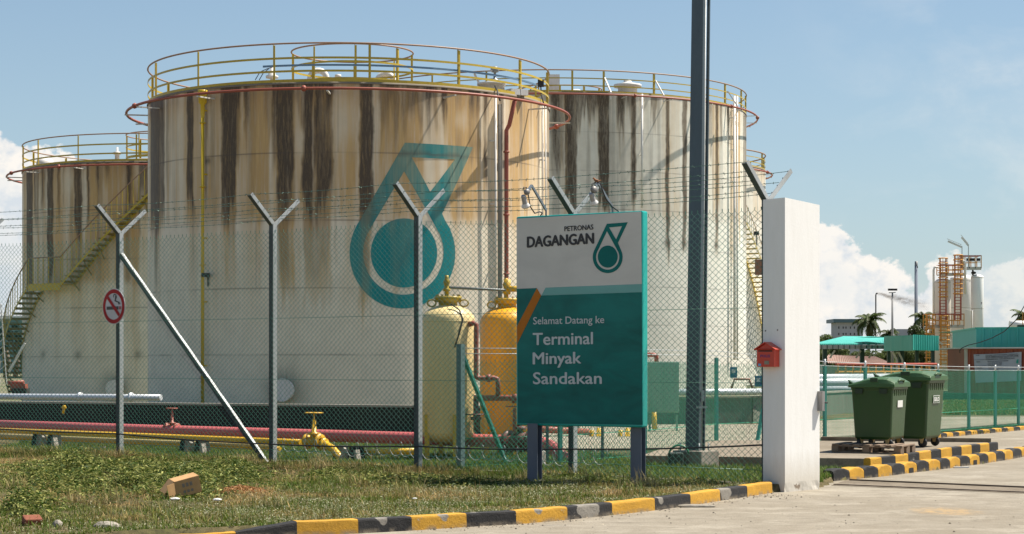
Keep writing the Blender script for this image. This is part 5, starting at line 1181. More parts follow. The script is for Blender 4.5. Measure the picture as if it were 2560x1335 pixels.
gooseneck(T3, t3, Vector(((1462-CX)/F*113, 113, 15.7)), .2, .7, 1.0, dr=Vector((-1, 0, 0)))
mb = MB(); mb.box(P(1382, 208, 111), (.75, .6, .9)); mb.build('instrument_box', whp, t3)
mb = MB(); f = P(1569, 226, 104); mb.lathe(f-UP*.2, [(.5, 0), (.5, .35), (.72, .36), (.72, .5), (.3, .58), (.2, .65), (.2, .75), (0, .75)], 20); mb.build('vent', whp, t3)
for x in (1498, 1616, 1718, 1797): 
    a = math.asin((x-1367)/498); mb = MB(); mb.bar(T3.pt(a, 15.3+.75, .02), T3.pt(a+.016, 15.25, .5), .07, .06); mb.bar(T3.pt(a+.016, 15.25, .5), T3.pt(a+.016, 14.9, .5), .07, .06); mb.build('brace', whp, t3)
for px, y0, y1, rr_ in ((1605, 235, 520, .06), (1836, 240, 900, .07), (1843, 240, 900, .05)):
    mb, a, z0_, z1_ = riser(T3, 'conduit', px, y0, y1, rr_, whp, t3, .25); mb.build('conduit', whp, t3)

# ---- fourth tank behind
T4 = Tank(((1645-CX)/F*150, 150.0), 8.0, 15.9); T4.zseam = 12; T4.seams = [3, 6, 9, 12, 14]; T4.brown = .3; T4.dirt = .6; T4.streaks = []; T4.spots = []; T4.clean = []; T4.vseams = []
t4 = thing('storage_tank', 'farthest pale tank, only its right edge showing beside the gate pillar', 'storage tank', T4.c)
T4.shell('shell', TWHITE, t4, 300, 60); cone_roof(T4, t4, .7)
T4.railing(t4, 15.89, 1.15, [r_(a) for a in range(-80, 280, 22)], n=90, pw=.12, rr=.05); T4.spray_ring(t4, 15.6, .5, [r_(a) for a in (60, 80, 95)], [r_(70)], r=.06, n=90)
stair(T4, t4, [(r_(28), 15.4, r_(86), .6)], w=1.3, tread=.33, hr=1.2, side=paint('stair_yellow', (.62, .48, .12), .5), tm=MATS['stair_yellow'])
mb = MB(); mb.box(P(1897, 668, 141), (.55, .1, 1.1)); mb.build('notice_board', paint('notice_brown', (.28, .14, .08), .6), t4)
mb = MB(); mb.box(P(1891, 583, 141), (.35, .25, .25)); mb.box(P(1892, 598, 141), (.08, .08, .8)); mb.build('floodlight', dark, t4)

# ================================================================ bund walls and pipework
bund = paint('bund_black', (.020, .021, .018), .9, 0, (.05, .045, .03), .5, .6); bund2 = paint('bund_grey', (.17, .165, .13), .9, 0, (.06, .06, .045), .8, .8)
cap_ = concrete('bund_cap', (.30, .27, .22), (.36, .33, .28))
def wall(pts, z, th, mat, label):
    w = thing('bund_wall', label, 'wall', (pts[0][0], pts[0][1], 0)); mb = MB(); mc_ = MB()
    for a, b_ in zip(pts[:-1], pts[1:]): mb.bar((a[0], a[1], z/2-.02), (b_[0], b_[1], z/2-.02), th, z-.04); mc_.bar((a[0], a[1], z-.02), (b_[0], b_[1], z-.02), th+.06, .05)
    mb.build('wall', mat, w); mc_.build('coping', cap_, w); return w
wall([(-24, 54.7), (1.4, 42.85)], .66, .2, bund, 'low blackened bund wall in front of the left hand tanks')
wall([(1.5, 50.0), (6.2, 52.2), (10.3, 62.5), (15.2, 71)], .74, .2, bund2, 'low grey bund wall behind the lamp post and the bins')
wpipe = paint('pipe_white', (.62, .64, .66), .35, .2, (.4, .36, .3), .3, 2); ypipe = paint('gas_pipe_yellow', (.68, .40, .012), .35, 0, (.35, .2, .03), .3, 3); ppipe = paint('fire_main_pink', (.50, .115, .115), .5, 0, (.33, .13, .09), .5, 2, bmp=.2, spec=.3)
dkc = concrete('support_concrete', (.03, .032, .028), (.06, .06, .05), 3)
def pipe(name, pts, r, mat, label, cat='pipe', flanges=(), group=None):
    t = thing(name, label, cat, pts[0], group=group); mb = MB(); mb.tube(pts, r, 16); mb.build('pipe_run', mat, t)
    for f_ in flanges:
        p_, d = f_; mb = MB(); mb.lathe(Vector(p_)-Vector(d).normalized()*.03, [(r, 0), (r*1.55, 0), (r*1.55, .06), (r, .06)], 18, d); mb.build('flange', mat, t)
    return t
pipe('product_pipe', [(-24, 56, .72), (-10, 49.6, .76), (-8.6, 49.0, .76)], .075, wpipe, 'silver white pipe lying along the bund wall at the far left', flanges=[((-10.8, 50.0, .757), (1, -.45, 0)), ((-9.4, 49.35, .76), (1, -.45, 0))])
pipe('product_pipe', [(3.0, 50.6, .86), (6.3, 51.9, .86), (7.7, 55, .86)], .085, wpipe, 'white pipe along the grey bund wall behind the lamp post')
# pink fire main parallel to the fence
def along(px, off, z):      # point behind the fence line at picture column px
    k = (px-CX)/F; a, b_ = Vector((-6.59, 33.6, 0)), Vector((3.13, 25.28, 0)); a = a-NF*off; b_ = b_-NF*off; dx, dy = b_.x-a.x, b_.y-a.y
    t = (k*a.y-a.x)/(dx-k*dy); q_ = a+(b_-a)*t; return Vector((q_.x, q_.y, z))
fm = [along(-120, 2.9, .34), along(400, 2.9, .34), along(900, 2.9, .35), along(1270, 2.9, .355)]
e0 = along(1310, 2.9, .355); dirp = (e0-fm[-1]).normalized()
fm2 = [e0, e0+dirp*.22+UP*.0]
for k in range(1, 8): a = k/7*1.0; fm2.append(fm2[1]+dirp*(.75*math.sin(a))-UP*(.62*(1-math.cos(a))))
t = pipe('fire_main', fm+fm2, .105, ppipe, 'long faded pink fire main running behind the fence and bending into the ground')
mb = MB()
for px, dx in ((1272, 0), (1330, 0)):
    p_ = along(px, 2.9, .355); mb.lathe(p_-dirp*.03, [(.105, 0), (.18, 0), (.18, .06), (.105, .06)], 20, dirp)
p_ = along(1300, 2.9, .355); mb.lathe(p_-dirp*.16, [(.11, 0), (.16, .08), (.17, .16), (.16, .24), (.11, .32)], 20, dirp); mb.tube([p_, p_+UP*.42], .05, 10); mb.lathe(p_+UP*.2, [(.11, 0), (.11, .04), (.05, .05)], 12)
mb.build('gate_valve', paint('valve_dark_red', (.13, .035, .03), .5, 0, rust=.3), t)
mb = MB(); p_ = fm2[-1]; mb.lathe(p_-UP*.12, [(.12, 0), (.12, .18), (.11, .19)], 14, dirp*.8-UP*.6); mb.build('wrapping', paint('wrap_white', (.62, .62, .58), .7), t)
def handwheel(mb, c_, r, tube_r=.012, spokes=4):
    mb.tube([c_+Vector((math.cos(a)*r, math.sin(a)*r, 0)) for a in [2*math.pi*k/20 for k in range(20)]], tube_r, 6, closed=True)
    for k in range(spokes): a = math.pi*k/spokes; mb.bar(c_-Vector((math.cos(a)*r, math.sin(a)*r, 0)), c_+Vector((math.cos(a)*r, math.sin(a)*r, 0)), .012, .01)
def valve(name, c_, hgt, rw, r, mat, label, dirv):
    t = thing(name, label, 'valve', c_); mb = MB(); d = Vector(dirv)
    mb.lathe(c_-d*.16, [(r*.7, 0), (r*1.5, 0), (r*1.5, .03), (r*.8, .04), (r*1.05, .16), (r*.8, .28), (r*1.5, .29), (r*1.5, .32), (r*.7, .32)], 16, d)
    mb.lathe(c_, [(r*.8, 0), (r*.75, r*1.2), (r*1.25, r*1.3), (r*1.25, r*1.6), (r*.5, r*1.8), (r*.35, hgt*.75), (.012, hgt*.8), (.012, hgt)], 14); mb.build('valve_body', mat, t)
    mb = MB(); handwheel(mb, c_+UP*hgt, rw); mb.build('handwheel', mat, t); return t
p_ = along(430, 2.9, .40); valve('hydrant_valve', p_, .36, .10, .06, redpipe, 'small red valve with a handwheel standing on the pink fire main', dirp)
# yellow gas lines
yl = [along(-120, 1.25, .33), along(300, 1.25, .325), along(700, 1.15, .32), along(752, 1.15, .32)]
t = pipe('gas_pipe', yl, .048, ypipe, 'front yellow gas pipe ending at the yellow valve', group='yellow gas pipes behind the fence')
for off, z, x1, lab in ((1.75, .20, 640, 'pale yellow pipe low behind the front yellow gas pipe'), (1.95, .15, 660, 'lowest yellow pipe running close to the grass')):
    pipe('gas_pipe', [along(-120, off, z), along(x1, off, z), along(x1+40, off, z)], .036, ypipe if z < .18 else paint('gas_pipe_pale', (.55, .42, .16), .5, 0), lab, group='yellow gas pipes behind the fence')
vc = along(785, 1.15, .34); tv = valve('gas_valve', vc, .46, .14, .085, paint('valve_yellow', (.60, .34, .01), .4, 0, (.3, .15, .01), .4, 6), 'large yellow valve with a handwheel behind the second and third fence posts', dirp)
mb = MB(); o1 = along(800, 1.15, .30); mb.tube([o1, o1+dirp*.12, o1+dirp*.28-UP*.06, o1+dirp*.42-UP*.17, o1+dirp*.5-UP*.24], .06, 12); mb.lathe(o1+dirp*.1, [(.06, -.02), (.10, -.02), (.10, .02), (.06, .02)], 14, dirp); mb.build('outlet_bend', ypipe, tv)
pipe('gas_pipe', [along(905, 1.5, .17), along(950, 1.5, .19), along(1040, 1.6, .22)], .05, ypipe, 'short yellow pipe stub lying right of the yellow valve', group='yellow gas pipes behind the fence')
for px in (120, 490, 875):
    t = thing('pipe_support', {120: 'dark concrete pipe support at the left edge under the yellow pipes', 490: 'dark concrete pipe support left of the second fence post', 875: 'broad dark concrete pipe support right of the yellow valve'}[px], 'pipe support', along(px, 1.4, 0), group='concrete supports under the yellow pipes')
    for i, dx in enumerate((-22, 16)):
        c_ = along(px+dx, 1.35, .13); mb = MB(); mb.box(c_, (.16, .30, .30), rz=-.71, taper=.7); mb.build('concrete_block', dkc, t, bevel=.01)
    mb = MB(); mb.bar(along(px-26, 1.0, .02), along(px-12, 1.0, .26), .05, .05); mb.build('concrete_prop', cap_, t); mb = MB(); mb.bar(along(px+22, 1.0, .02), along(px+16, 1.0, .24), .09, .05); mb.build('concrete_prop', cap_, t)
mb = MB(); mb.bar(along(205, 1.0, .02)+UP*.03, along(262, 1.0, .02)+UP*.08, .06, .05); mb.build('concrete_plank', cap_, org=along(205, 1, 0), label='pale broken concrete strip in the grass by the left pipe support', category='rubble')
mb = MB(); mb.tube([along(158, 6, .48), along(160, 6, .62)], .03, 8); mb.lathe(along(160, 6, .58), [(.03, 0), (.06, .03), (.03, .09)], 10); mb.build('marker_cap', ypipe, org=along(158, 6, 0), label='small yellow pipe cap in front of the black bund wall', category='pipe')
mb = MB(); c_ = along(1347, 1.5, .14); mb.box(c_, (.16, .14, .32), rz=-.7); mb.build('concrete_stump', cap_, org=(c_.x, c_.y, 0), bevel=.01, label='short pale concrete stump beside the left sign post', category='post')

# ---------------------------------------------------------------- pressure vessels
def vessel(cx, Yq, R, zb, zs, zt, col, metal, label, lid):
    c_ = Vector(((cx-CX)/F*Yq, Yq, 0)); t = thing('pressure_vessel', label, 'pressure vessel', c_); mb = MB()
    pr = [(0, zb-.16), (R*.6, zb-.13), (R*.92, zb-.04), (R, zb+.05), (R, zs)]+[(R*math.cos(a), zs+(zt-zs)*math.sin(a)) for a in [math.pi/2*k/8 for k in range(1, 8)]]+[(.12, zt), (0, zt)]
    mb.lathe(c_, pr, 48); sh = mb.build('shell', col, t)
    mb = MB(); mb.lathe(c_, [(R+.001, zs-.02), (R+.006, zs-.01), (R+.001, zs)], 48); mb.build('weld_seam', col, sh)
    mb = MB(); mb.lathe(c_, [(.15, zt-.03), (.15, zt+.04), (.21, zt+.04), (.21, zt+.08), (.22, zt+.085), (.22, zt+.13), (.0, zt+.14)], 24)
    for k in range(12): a = 2*math.pi*k/12; mb.box(c_+Vector((.185*math.cos(a), .185*math.sin(a), zt+.10)), (.025, .025, .12))
    mb.build('top_flange', lid, t)
    for s_ in (-1, 1):
        mb = MB(); q_ = c_+Vector((s_*.26, -.05, zt+.0)); mb.tube([q_+Vector((0.07*math.cos(a)*s_, 0, .055*math.sin(a)+.02)) for a in [2*math.pi*k/12 for k in range(12)]], .014, 6, closed=True); mb.build('lifting_lug', lid, t)
    mb = MB(); mb.lathe(c_+Vector((-.02, 0, zt+.13)), [(.035, 0), (.035, .08), (.06, .09), (.06, .12), (.035, .14), (.045, .2), (.06, .23), (.035, .28), (.03, .30), (.03, .34), (0, .34)], 12); mb.build('relief_valve', lid, t)
    for ax, ay in ((-.75, -.6), (.30, -.95), (.75, .5), (-.3, .9)):
        mb = MB(); q_ = c_+Vector((ax*R, ay*R, 0)); mb.bar(q_, q_+UP*(zb+.32), .075, .075); mb.build('leg', paint('leg_yellow', (.62, .44, .05), .5, 0, rust=.08), t)
    return t, c_
vcream = paint('vessel_cream', (.74, .57, .26), .42, 0, (.42, .30, .12), .45, 2, rust=.04); vyel = paint('vessel_yellow', (.80, .37, .008), .4, 0, (.45, .2, .01), .35, 2); oliv = paint('flange_olive', (.38, .27, .02), .45, 0, rust=.1); yval = paint('flange_yellow', (.60, .36, .02), .45, 0)
v1, c1 = vessel(1120, 32.2, .435, .46, 2.28, 2.545, vcream, 0, 'pale cream pressure vessel with an olive flange behind the third fence post', oliv)
v2, c2 = vessel(1268, 33.4, .455, .42, 2.28, 2.55, vyel, 0, 'deep yellow pressure vessel half hidden behind the welcome sign', yval)
mb = MB(); mb.tube([c1+Vector((.05, -.3, 2.55)), c1+Vector((.19, -.33, 2.45)), c1+Vector((.25, -.36, 2.3)), c1+Vector((.20, -.40, 2.1)), c1+Vector((.12, -.43, 1.85))], .012, 6); mb.build('cable', dark, v1)
mb = MB(); z = 2.82; mb.tube([c1+Vector((.02, 0, z)), Vector((c2.x, c2.y, z)), Vector((c2.x+.8, c2.y+.3, z))], .021, 8); mb.build('vent_pipe', paint('grey_pipe', (.12, .13, .13), .45, .2), v1)
mb = MB(); mb.tube([c2+Vector((.0, 0, 2.75)), c2+Vector((.0, 0, 3.0))], .06, 10); mb.tube([c2+Vector((0, -.02, 2.84)), c2+Vector((.3, -.02, 2.84))], .05, 10); mb.build('inlet_pipe', yval, v2)
S3 = lambda px, py, Yq=31.9: P(px, py, Yq)
t = thing('red_pipework', 'thin red pipe stepping down from the cream vessel to the horizontal red line', 'pipe', S3(1190, 945)); mb = MB()
mb.tube([S3(1172, 812), S3(1184, 807), S3(1191, 812), S3(1190.5, 825), S3(1190, 935), S3(1190.5, 943), S3(1198, 945.5), S3(1236, 945), S3(1244, 948), S3(1245, 958), S3(1245, 990)], .042, 10); mb.build('pipe_run', redpipe, t)
mb = MB()
for px, py in ((1222, 945),): mb.lathe(S3(px, py)-Vector((.03, 0, 0)), [(.04, 0), (.065, 0), (.065, .06), (.04, .06)], 12, Vector((1, 0, 0)))
mb.build('flange', redpipe, t); mb = MB(); mb.tube([S3(1184, 995), S3(1295, 995), S3(1420, 1000)], .05, 10); mb.build('pipe_run', redpipe, t)
mb = MB(); mb.tube([S3(1190, 995), S3(1190, 1080)], .045, 10); mb.lathe(S3(1190, 1050), [(.045, 0), (.09, .0), (.09, .05), (.045, .05)], 12); mb.build('pipe_run', MATS['valve_dark_red'], t); mb = MB(); handwheel(mb, S3(1190, 1036), .16); mb.build('handwheel', MATS['valve_dark_red'], t)
mb = MB(); mb.tube([S3(1288, 985, 31.6), S3(1288, 1008, 31.6)], .06, 10); mb.box(S3(1288, 1016, 31.6), (.3, .1, .02)); mb.bar(S3(1286, 1020, 31.6), S3(1286, 1085, 31.6), .05, .05); mb.build('valve_stand', redpipe, t)
# things behind the sign legs
t = thing('orange_manifold', 'orange and yellow pipe manifold low behind the sign posts', 'pipe', P(1420, 1100, 41)); mb = MB()
mb.tube([P(1300, 1070, 40.5), P(1470, 1080, 41)], .07, 10); mb.build('pipe_run', redpipe, t); mb = MB()
for px in (1480, 1552): mb = MB(); mb.tube([P(px, 1075, 41), P(px-3, 1100, 41), P(px+15, 1112, 41), P(px+18, 1070, 41)], .05, 8); mb.build('pipe_bend', ypipe, t)
mb = MB(); mb.tube([P(1635, 1030, 44), P(1637, 1075, 44)], .06, 8); mb.build('pipe_bend', ypipe, t)
t = thing('green_cabinet', 'green louvred double door cabinet between the sign and lamp post', 'cabinet', P(1658, 1032, 44)); gc = paint('cabinet_green', (.25, .34, .27), .5, 0, (.1, .12, .08), .4)
mb = MB(); c_ = P(1658, 968, 44.3); mb.box(c_, (.68, .3, 1.12)); mb.build('body', gc, t, bevel=.01)
for s_ in (-1, 1):
    mb = MB(); mb.box(c_+Vector((s_*.168, -.16, 0)), (.32, .02, 1.06))
    for k in range(16): mb.box(c_+Vector((s_*.168, -.175, -.48+k*.062)), (.26, .01, .03))
    mb.build('door', gc, t)
for s_ in (-1, 1): mb = MB(); mb.box((c_.x+s_*.3, c_.y, .2), (.05, .05, .5)); mb.build('leg', gc, t)
pipe('red_pipe', [P(1600, 887, 46), P(1636, 887, 46), P(1641, 889, 46), P(1641, 905, 46)], .05, redpipe, 'short red pipe bending down above the green cabinet')
t = thing('red_barrier_frame', 'low red steel frame in front of the white tank wall', 'frame', P(1850, 975, 56)); mb = MB(); mb.tube([P(1828, 975, 56), P(1836, 948, 56), P(1873, 948, 56), P(1882, 973, 56)], .035, 6); mb.build('tube', redpipe, t)
for px, py, lab in ((1834, 931, 'blue safety sign on the white tank wall above the red frame'), (1896, 953, 'blue safety sign right against the gate pillar edge')):
    mb = MB(); mb.box(P(px, py, 55.5), (.2, .02, .3)); o = mb.build('board', paint('sign_blue', (.02, .10, .26), .5), org=P(px, py, 55.5)); o.name = 'safety_sign'; tag(o, lab, 'sign', 'blue safety signs by the right tank')
    mb = MB(); mb.box(P(px, py-3, 55.47), (.1, .01, .1)); mb.build('pictogram', white, o)
# far left: hill scene behind the stair
t = thing('lattice_mast', 'thin white lattice mast at the far left edge behind the fence', 'mast', P(0, 940, 70)); mb = MB()
for dx in (-.12, .12): mb.bar(P(8, 925, 70)+Vector((dx, 0, -.5)), P(-4, 760, 70)+Vector((dx*.7, 0, 0)), .03, .03)
for k in range(10): q_ = P(8, 925, 70).lerp(P(-4, 760, 70), k/10); mb.bar(q_+Vector((-.12, 0, 0)), q_+Vector((.11, 0, .2)), .02, .02)
mb.build('lattice', whp, t)
mb = MB(); mb.bar(P(22, 930, 72), P(62, 858, 72), .08, .08); mb.build('stay_bar', whp, org=P(22, 930, 72), label='white diagonal steel stay behind the foot of the winding stair', category='brace')
t = thing('pump_skid', 'small red and black pump at the foot of the winding stair', 'pump', P(45, 985, 68)); mb = MB(); mb.box(P(48, 968, 68)-UP*.0, (.5, .4, .22)); mb.tube([P(20, 958, 68), P(60, 955, 68)], .07, 10); mb.build('pump_casing', redpipe, t); mb = MB(); mb.box(P(52, 980, 68), (.5, .5, .25)); mb.build('motor', dark, t)
# ================================================================ background on the right
def sheet(name, c1, c2, rough=.5):
    if name in MATS: return MATS[name]
    m, nt, b = new_mat(name); tc = N(nt, 'ShaderNodeTexCoord').outputs['Object']
    c = mix(nt, ramp(nt, noise(nt, mapping(nt, tc, (1, 1, .3)), 1.2, 6, .7), .35, .7), c1, c2); L(nt, c, b.inputs['Base Color']); b.inputs['Roughness'].default_value = rough; MATS[name] = m; return m
teal1 = sheet('sheet_teal', (.015, .30, .23), (.03, .36, .29)); teal2 = sheet('sheet_teal_roof', (.06, .42, .35), (.09, .48, .41)); red1 = sheet('sheet_red', (.32, .075, .035), (.24, .055, .03)); fas = sheet('fascia_cream', (.55, .53, .46), (.42, .38, .30)); dgr = sheet('column_green', (.015, .05, .035), (.02, .06, .04)); rustm = sheet('rusty_roof', (.36, .24, .19), (.20, .10, .07), .8); grbl = sheet('grey_wall', (.42, .42, .44), (.36, .35, .36), .8); whs = sheet('silo_white', (.86, .85, .82), (.80, .79, .76), .5)
def corr(mb, a, b_, z0, z1, pitch=.35, dep=.05):
    """profiled sheet wall from a to b"""
    a = Vector(a); b_ = Vector(b_); d = b_-a; ln = d.length; d.normalize(); nr = Vector((d.y, -d.x, 0)); nr = -nr if nr.y > 0 else nr; n = int(ln/pitch); pts = []
    for k in range(n):
        s = k*ln/n; p_ = ln/n
        pts += [(s, 0), (s+p_*.62, 0), (s+p_*.72, 1), (s+p_*.9, 1)]
    pts.append((ln, 0)); vs = []
    for s, o in pts: q_ = a+d*s+nr*(o*dep); vs += [Vector((q_.x, q_.y, z0)), Vector((q_.x, q_.y, z1))]
    mb.add(vs, [(2*i, 2*i+2, 2*i+3, 2*i+1) for i in range(len(pts)-1)])
# canopy with teal roof
def zpx(py, Y): return E+(HZ-py)/F*Y
sh = thing('canopy', 'open canopy with a teal roof and cream fascia on dark green columns', 'canopy', P(2130, 900, 105))
a, b_, c_, d_ = P(2030, 862, 104), P(2212, 862, 104), P(2212, 844, 114), P(2108, 843, 114)
mb = MB(); n = 40
for k in range(n):
    t0, t1 = k/n, (k+1)/n; p0, p1, p2, p3 = a.lerp(b_, t0), a.lerp(b_, t1), d_.lerp(c_, t1), d_.lerp(c_, t0)
    mb.add([p0, p0.lerp(p1, .7), p3.lerp(p2, .7), p3], [(0, 1, 2, 3)]); mb.add([p0.lerp(p1, .7), p1+UP*.0, p2, p3.lerp(p2, .7)], [(0, 1, 2, 3)]); mb.bar(p0.lerp(p1, .85)+UP*.03, p3.lerp(p2, .85)+UP*.03, .06, .06)
mb.build('roof', teal2, sh)
mb = MB(); mb.bar(P(2030, 867.5, 103.9), P(2212, 867.5, 103.9), .1, .21); 
f = mb.build('fascia', fas, sh); mb = MB()
for k in range(13): p_ = P(2040+14*k, 867.5, 103.8); mb.box(p_, (.03, .06, .2))
mb.build('panel_joint', dgr, f)
for px in (2062, 2155): 
    mb = MB(); p_ = P(px, 872, 104.5); mb.box((p_.x, p_.y, p_.z/2), (.22, .22, p_.z)); mb.build('column', dgr, sh)
for px in (2075, 2140, 2172): mb = MB(); mb.bar(P(px, 895, 104.4), P(px+12, 876, 104.4), .09, .09); mb.build('brace', fas, sh)
# green box canopy
s2_ = thing('canopy', 'boxy green sheet metal canopy beside the ladder tower', 'canopy', P(2265, 900, 98))
mb = MB(); A_, B_, C_ = P(2210, 860, 98), P(2283, 858, 95), P(2345, 858, 99)
corr(mb, (A_.x, A_.y, 0), (B_.x, B_.y, 0), zpx(877, 96.5), zpx(839, 96.5), .9, .006); mb.build('fascia', teal1, s2_)
mb = MB(); corr(mb, (B_.x, B_.y, 0), (C_.x, C_.y, 0), zpx(876, 97), zpx(838, 97), .3, .05); mb.build('fascia', teal1, s2_)
mb = MB(); zz = zpx(840, 96.5); mb.add([(A_.x, A_.y, zz), (B_.x, B_.y, zz), (C_.x, C_.y, zz), (C_.x-2, C_.y+8, zz+.05), (A_.x, A_.y+8, zz+.05)], [(0, 1, 2, 3, 4)]); mb.add([(A_.x, A_.y+.05, zz-.68), (B_.x, B_.y+.05, zz-.68), (C_.x, C_.y+.05, zz-.68), (C_.x-2, C_.y+8, zz-.68), (A_.x, A_.y+8, zz-.68)], [(4, 3, 2, 1, 0)]); mb.build('roof', teal2, s2_)
for px in (2222, 2249, 2256, 2292, 2332): mb = MB(); p_ = P(px, 876, 98.5); mb.box((p_.x, p_.y, p_.z/2), (.16, .16, p_.z)); mb.build('column', dgr, s2_)
for px in (2232, 2246): mb = MB(); mb.bar(P(px, 880, 97.5), P(px+10, 900, 97.5), .08, .08); mb.bar(P(px+10, 900, 97.5), P(px+10, 925, 97.5), .08, .08); mb.build('downpipe', fas, s2_)
# rusty low shed
rs = thing('rusty_shed', 'low shed with a rusty corrugated roof seen under the canopy', 'shed', P(2130, 915, 122)); mb = MB()
r0, r1, r2, r3 = P(2056, 908, 120), P(2236, 912, 120), P(2190, 893, 132), P(2070, 888, 132)
n = 34
for k in range(n): t0, t1 = k/n, (k+1)/n; mb.add([r0.lerp(r1, t0), r0.lerp(r1, (t0+t1)/2)+UP*.06, r3.lerp(r2, (t0+t1)/2)+UP*.06, r3.lerp(r2, t0)], [(0, 1, 2, 3)]); mb.add([r0.lerp(r1, (t0+t1)/2)+UP*.06, r0.lerp(r1, t1), r3.lerp(r2, t1), r3.lerp(r2, (t0+t1)/2)+UP*.06], [(0, 1, 2, 3)])
mb.build('roof', rustm, rs); mb = MB(); q_ = (r0+r1+r2+r3)/4; mb.box((q_.x, q_.y+3, .7), (3.6, 5, 1.4)); mb.build('wall', grbl, rs)
# red shed with banner, teal shed behind
rd = thing('red_shed', 'red corrugated metal shed with a grey text banner', 'shed', P(2411, 990, 98)); A_, B_, C_ = P(2369, 900, 101), P(2411, 900, 97), P(2680, 900, 94)
A_.z = B_.z = C_.z = 0; zt = zpx(872, 98)
mb = MB(); corr(mb, A_, B_, 0, zt, .22, .04); corr(mb, B_, C_, 0, zt, .34, .05); mb.build('wall', red1, rd)
mb = MB(); mb.prism([A_+UP*zt+Vector((-.25, 0, 0)), B_+UP*zt+Vector((0, -.35, 0)), C_+UP*zt+Vector((0, -.35, 0)), C_+UP*zt+Vector((0, 7, 0)), A_+UP*zt+Vector((-.2, 7, 0))], UP*.06); mb.build('roof', sheet('roof_white', (.66, .66, .64), (.5, .5, .48)), rd)
mb = MB(); mb.bar(B_+Vector((.06, -.06, 0)), B_+Vector((.06, -.06, zt-.02)), .14, .10); mb.build('corner_trim', fas, rd)
bn = thing('text_banner', 'creased grey project banner with small rows of text on the red shed', 'banner', P(2500, 930, 96.2)); dr = (C_-B_).normalized(); nb = Vector((dr.y, -dr.x, 0)); nb = -nb if nb.y > 0 else nb
def on_wall(px, py, lift):
    d = Vector(((px-CX)/F, 1, (HZ-py)/F)); t = (B_+nb*lift-Vector((0, 0, E))).dot(nb)/d.dot(nb); return Vector((0, 0, E))+d*t
mb = MB(); q = [(2434, 886), (2554, 879.5), (2553, 952), (2439, 957)]; nx, nz = 24, 12; vs = []
for i in range(nx+1):
    for j in range(nz+1):
        u_, v_ = i/nx, j/nz; x = (q[0][0]*(1-u_)+q[1][0]*u_)*(1-v_)+(q[3][0]*(1-u_)+q[2][0]*u_)*v_; y = (q[0][1]*(1-u_)+q[1][1]*u_)*(1-v_)+(q[3][1]*(1-u_)+q[2][1]*u_)*v_
        vs.append(on_wall(x, y+1.2*math.sin(math.pi*u_)*(1-v_), .12+.025*math.sin(u_*9+v_*5)))
mb.add(vs, [(i*(nz+1)+j, (i+1)*(nz+1)+j, (i+1)*(nz+1)+j+1, i*(nz+1)+j+1) for i in range(nx) for j in range(nz)], True); mb.build('cloth', sheet('banner_grey', (.42, .45, .52), (.36, .38, .45), .6), bn)
ink = paint('banner_ink', (.04, .04, .05), .6, amount=0, bmp=0); mb = MB()
def brow(txt, x, y, w_, h_):
    vs2, fs2 = text2d(txt, .03); o = on_wall(x, y, .17); e = on_wall(x+w_, y-w_*.045, .17)-o; u = on_wall(x, y-h_, .17)-o
    mb.add([o+e*a_+u*b2 for a_, b2 in vs2], fs2)
brow('PROJEK', 2440, 890, 9, 2.2)
for i, tx in enumerate(('PROJEK MENAIKTARAF TERMINAL', 'BAGI PEMASANGAN SISTEM PAIP', 'DAN KERJA KERJA BERKAITAN DI', 'TERMINAL SANDAKAN')): brow(tx, 2464, 890+i*3.4, (82, 82, 82, 72)[i], 2.4)
brow('PEMILIK', 2441, 906, 10, 2.2); brow('PETRONAS DAGANGAN BERHAD', 2469, 905, 52, 2.0)
for i in range(3): brow('TINGKAT MENARA KUALA LUMPUR', 2469, 908.5+i*3, 36, 1.6)
brow('PERUNDING', 2443, 921.5, 12, 2.0); brow('PERUNDING JURUTERA', 2471, 921, 38, 2.2); brow('SANDAKAN SABAH', 2471, 925, 26, 1.6)
mb.build('lettering', ink, bn)
mb = MB(); o = on_wall(2543, 906, .17); mb.lathe(o, [(0, .0), (.055, .0)], 14, nb); mb.add([o+UP*.14-dr*.02, o+UP*.14+dr*.07, o+UP*.02+dr*.05, o+UP*.03-dr*.05], [(0, 1, 2, 3)]); mb.build('emblem', teal1, bn)
for y in (899, 915.5): mb = MB(); a, b_ = on_wall(2436, y+.8, .165), on_wall(2466, y-.6, .165); mb.bar(a, b_, .01, .012); mb.build('rule_line', ink, bn)
ts = thing('teal_shed', 'teal corrugated shed behind and above the red shed', 'shed', P(2440, 880, 108)); A_, B_, C_ = P(2381, 840, 118), P(2441, 840, 106), P(2700, 840, 104); A_.z = B_.z = C_.z = 0
mb = MB(); corr(mb, A_, B_, 0, zpx(820, 106), .5, .02); corr(mb, B_, C_, 0, zpx(820, 106), .42, .05); mb.build('wall', sheet('shed_teal', (.02, .27, .25), (.03, .31, .29)), ts)
mb = MB(); mb.bar(A_+UP*zpx(820, 106), B_+UP*zpx(820, 106), .12, .08); mb.bar(B_+UP*zpx(820, 106), C_+UP*zpx(820, 106), .12, .08); z = zpx(820, 106)
mb.add([A_+UP*z, B_+UP*z, C_+UP*z, C_+UP*z+Vector((0, 14, 0)), A_+UP*z+Vector((0, 6, 0))], [(0, 1, 2, 3, 4)]); mb.build('roof_edge', teal1, ts)
# service cable
mb = MB(); cp = [(2400, 882, 97), (2399, 877, 96.8), (2403, 871, 96.6), (2420, 863, 96), (2450, 856, 95), (2480, 845, 94), (2510, 829, 93), (2540, 800, 92), (2560, 766, 91), (2600, 700, 90)]
mb.tube([P(*q_) for q_ in cp], .022, 5); o = mb.build('power_cable', dark, org=P(2400, 880, 97), label='black power cable rising from the red shed to the upper right', category='cable')
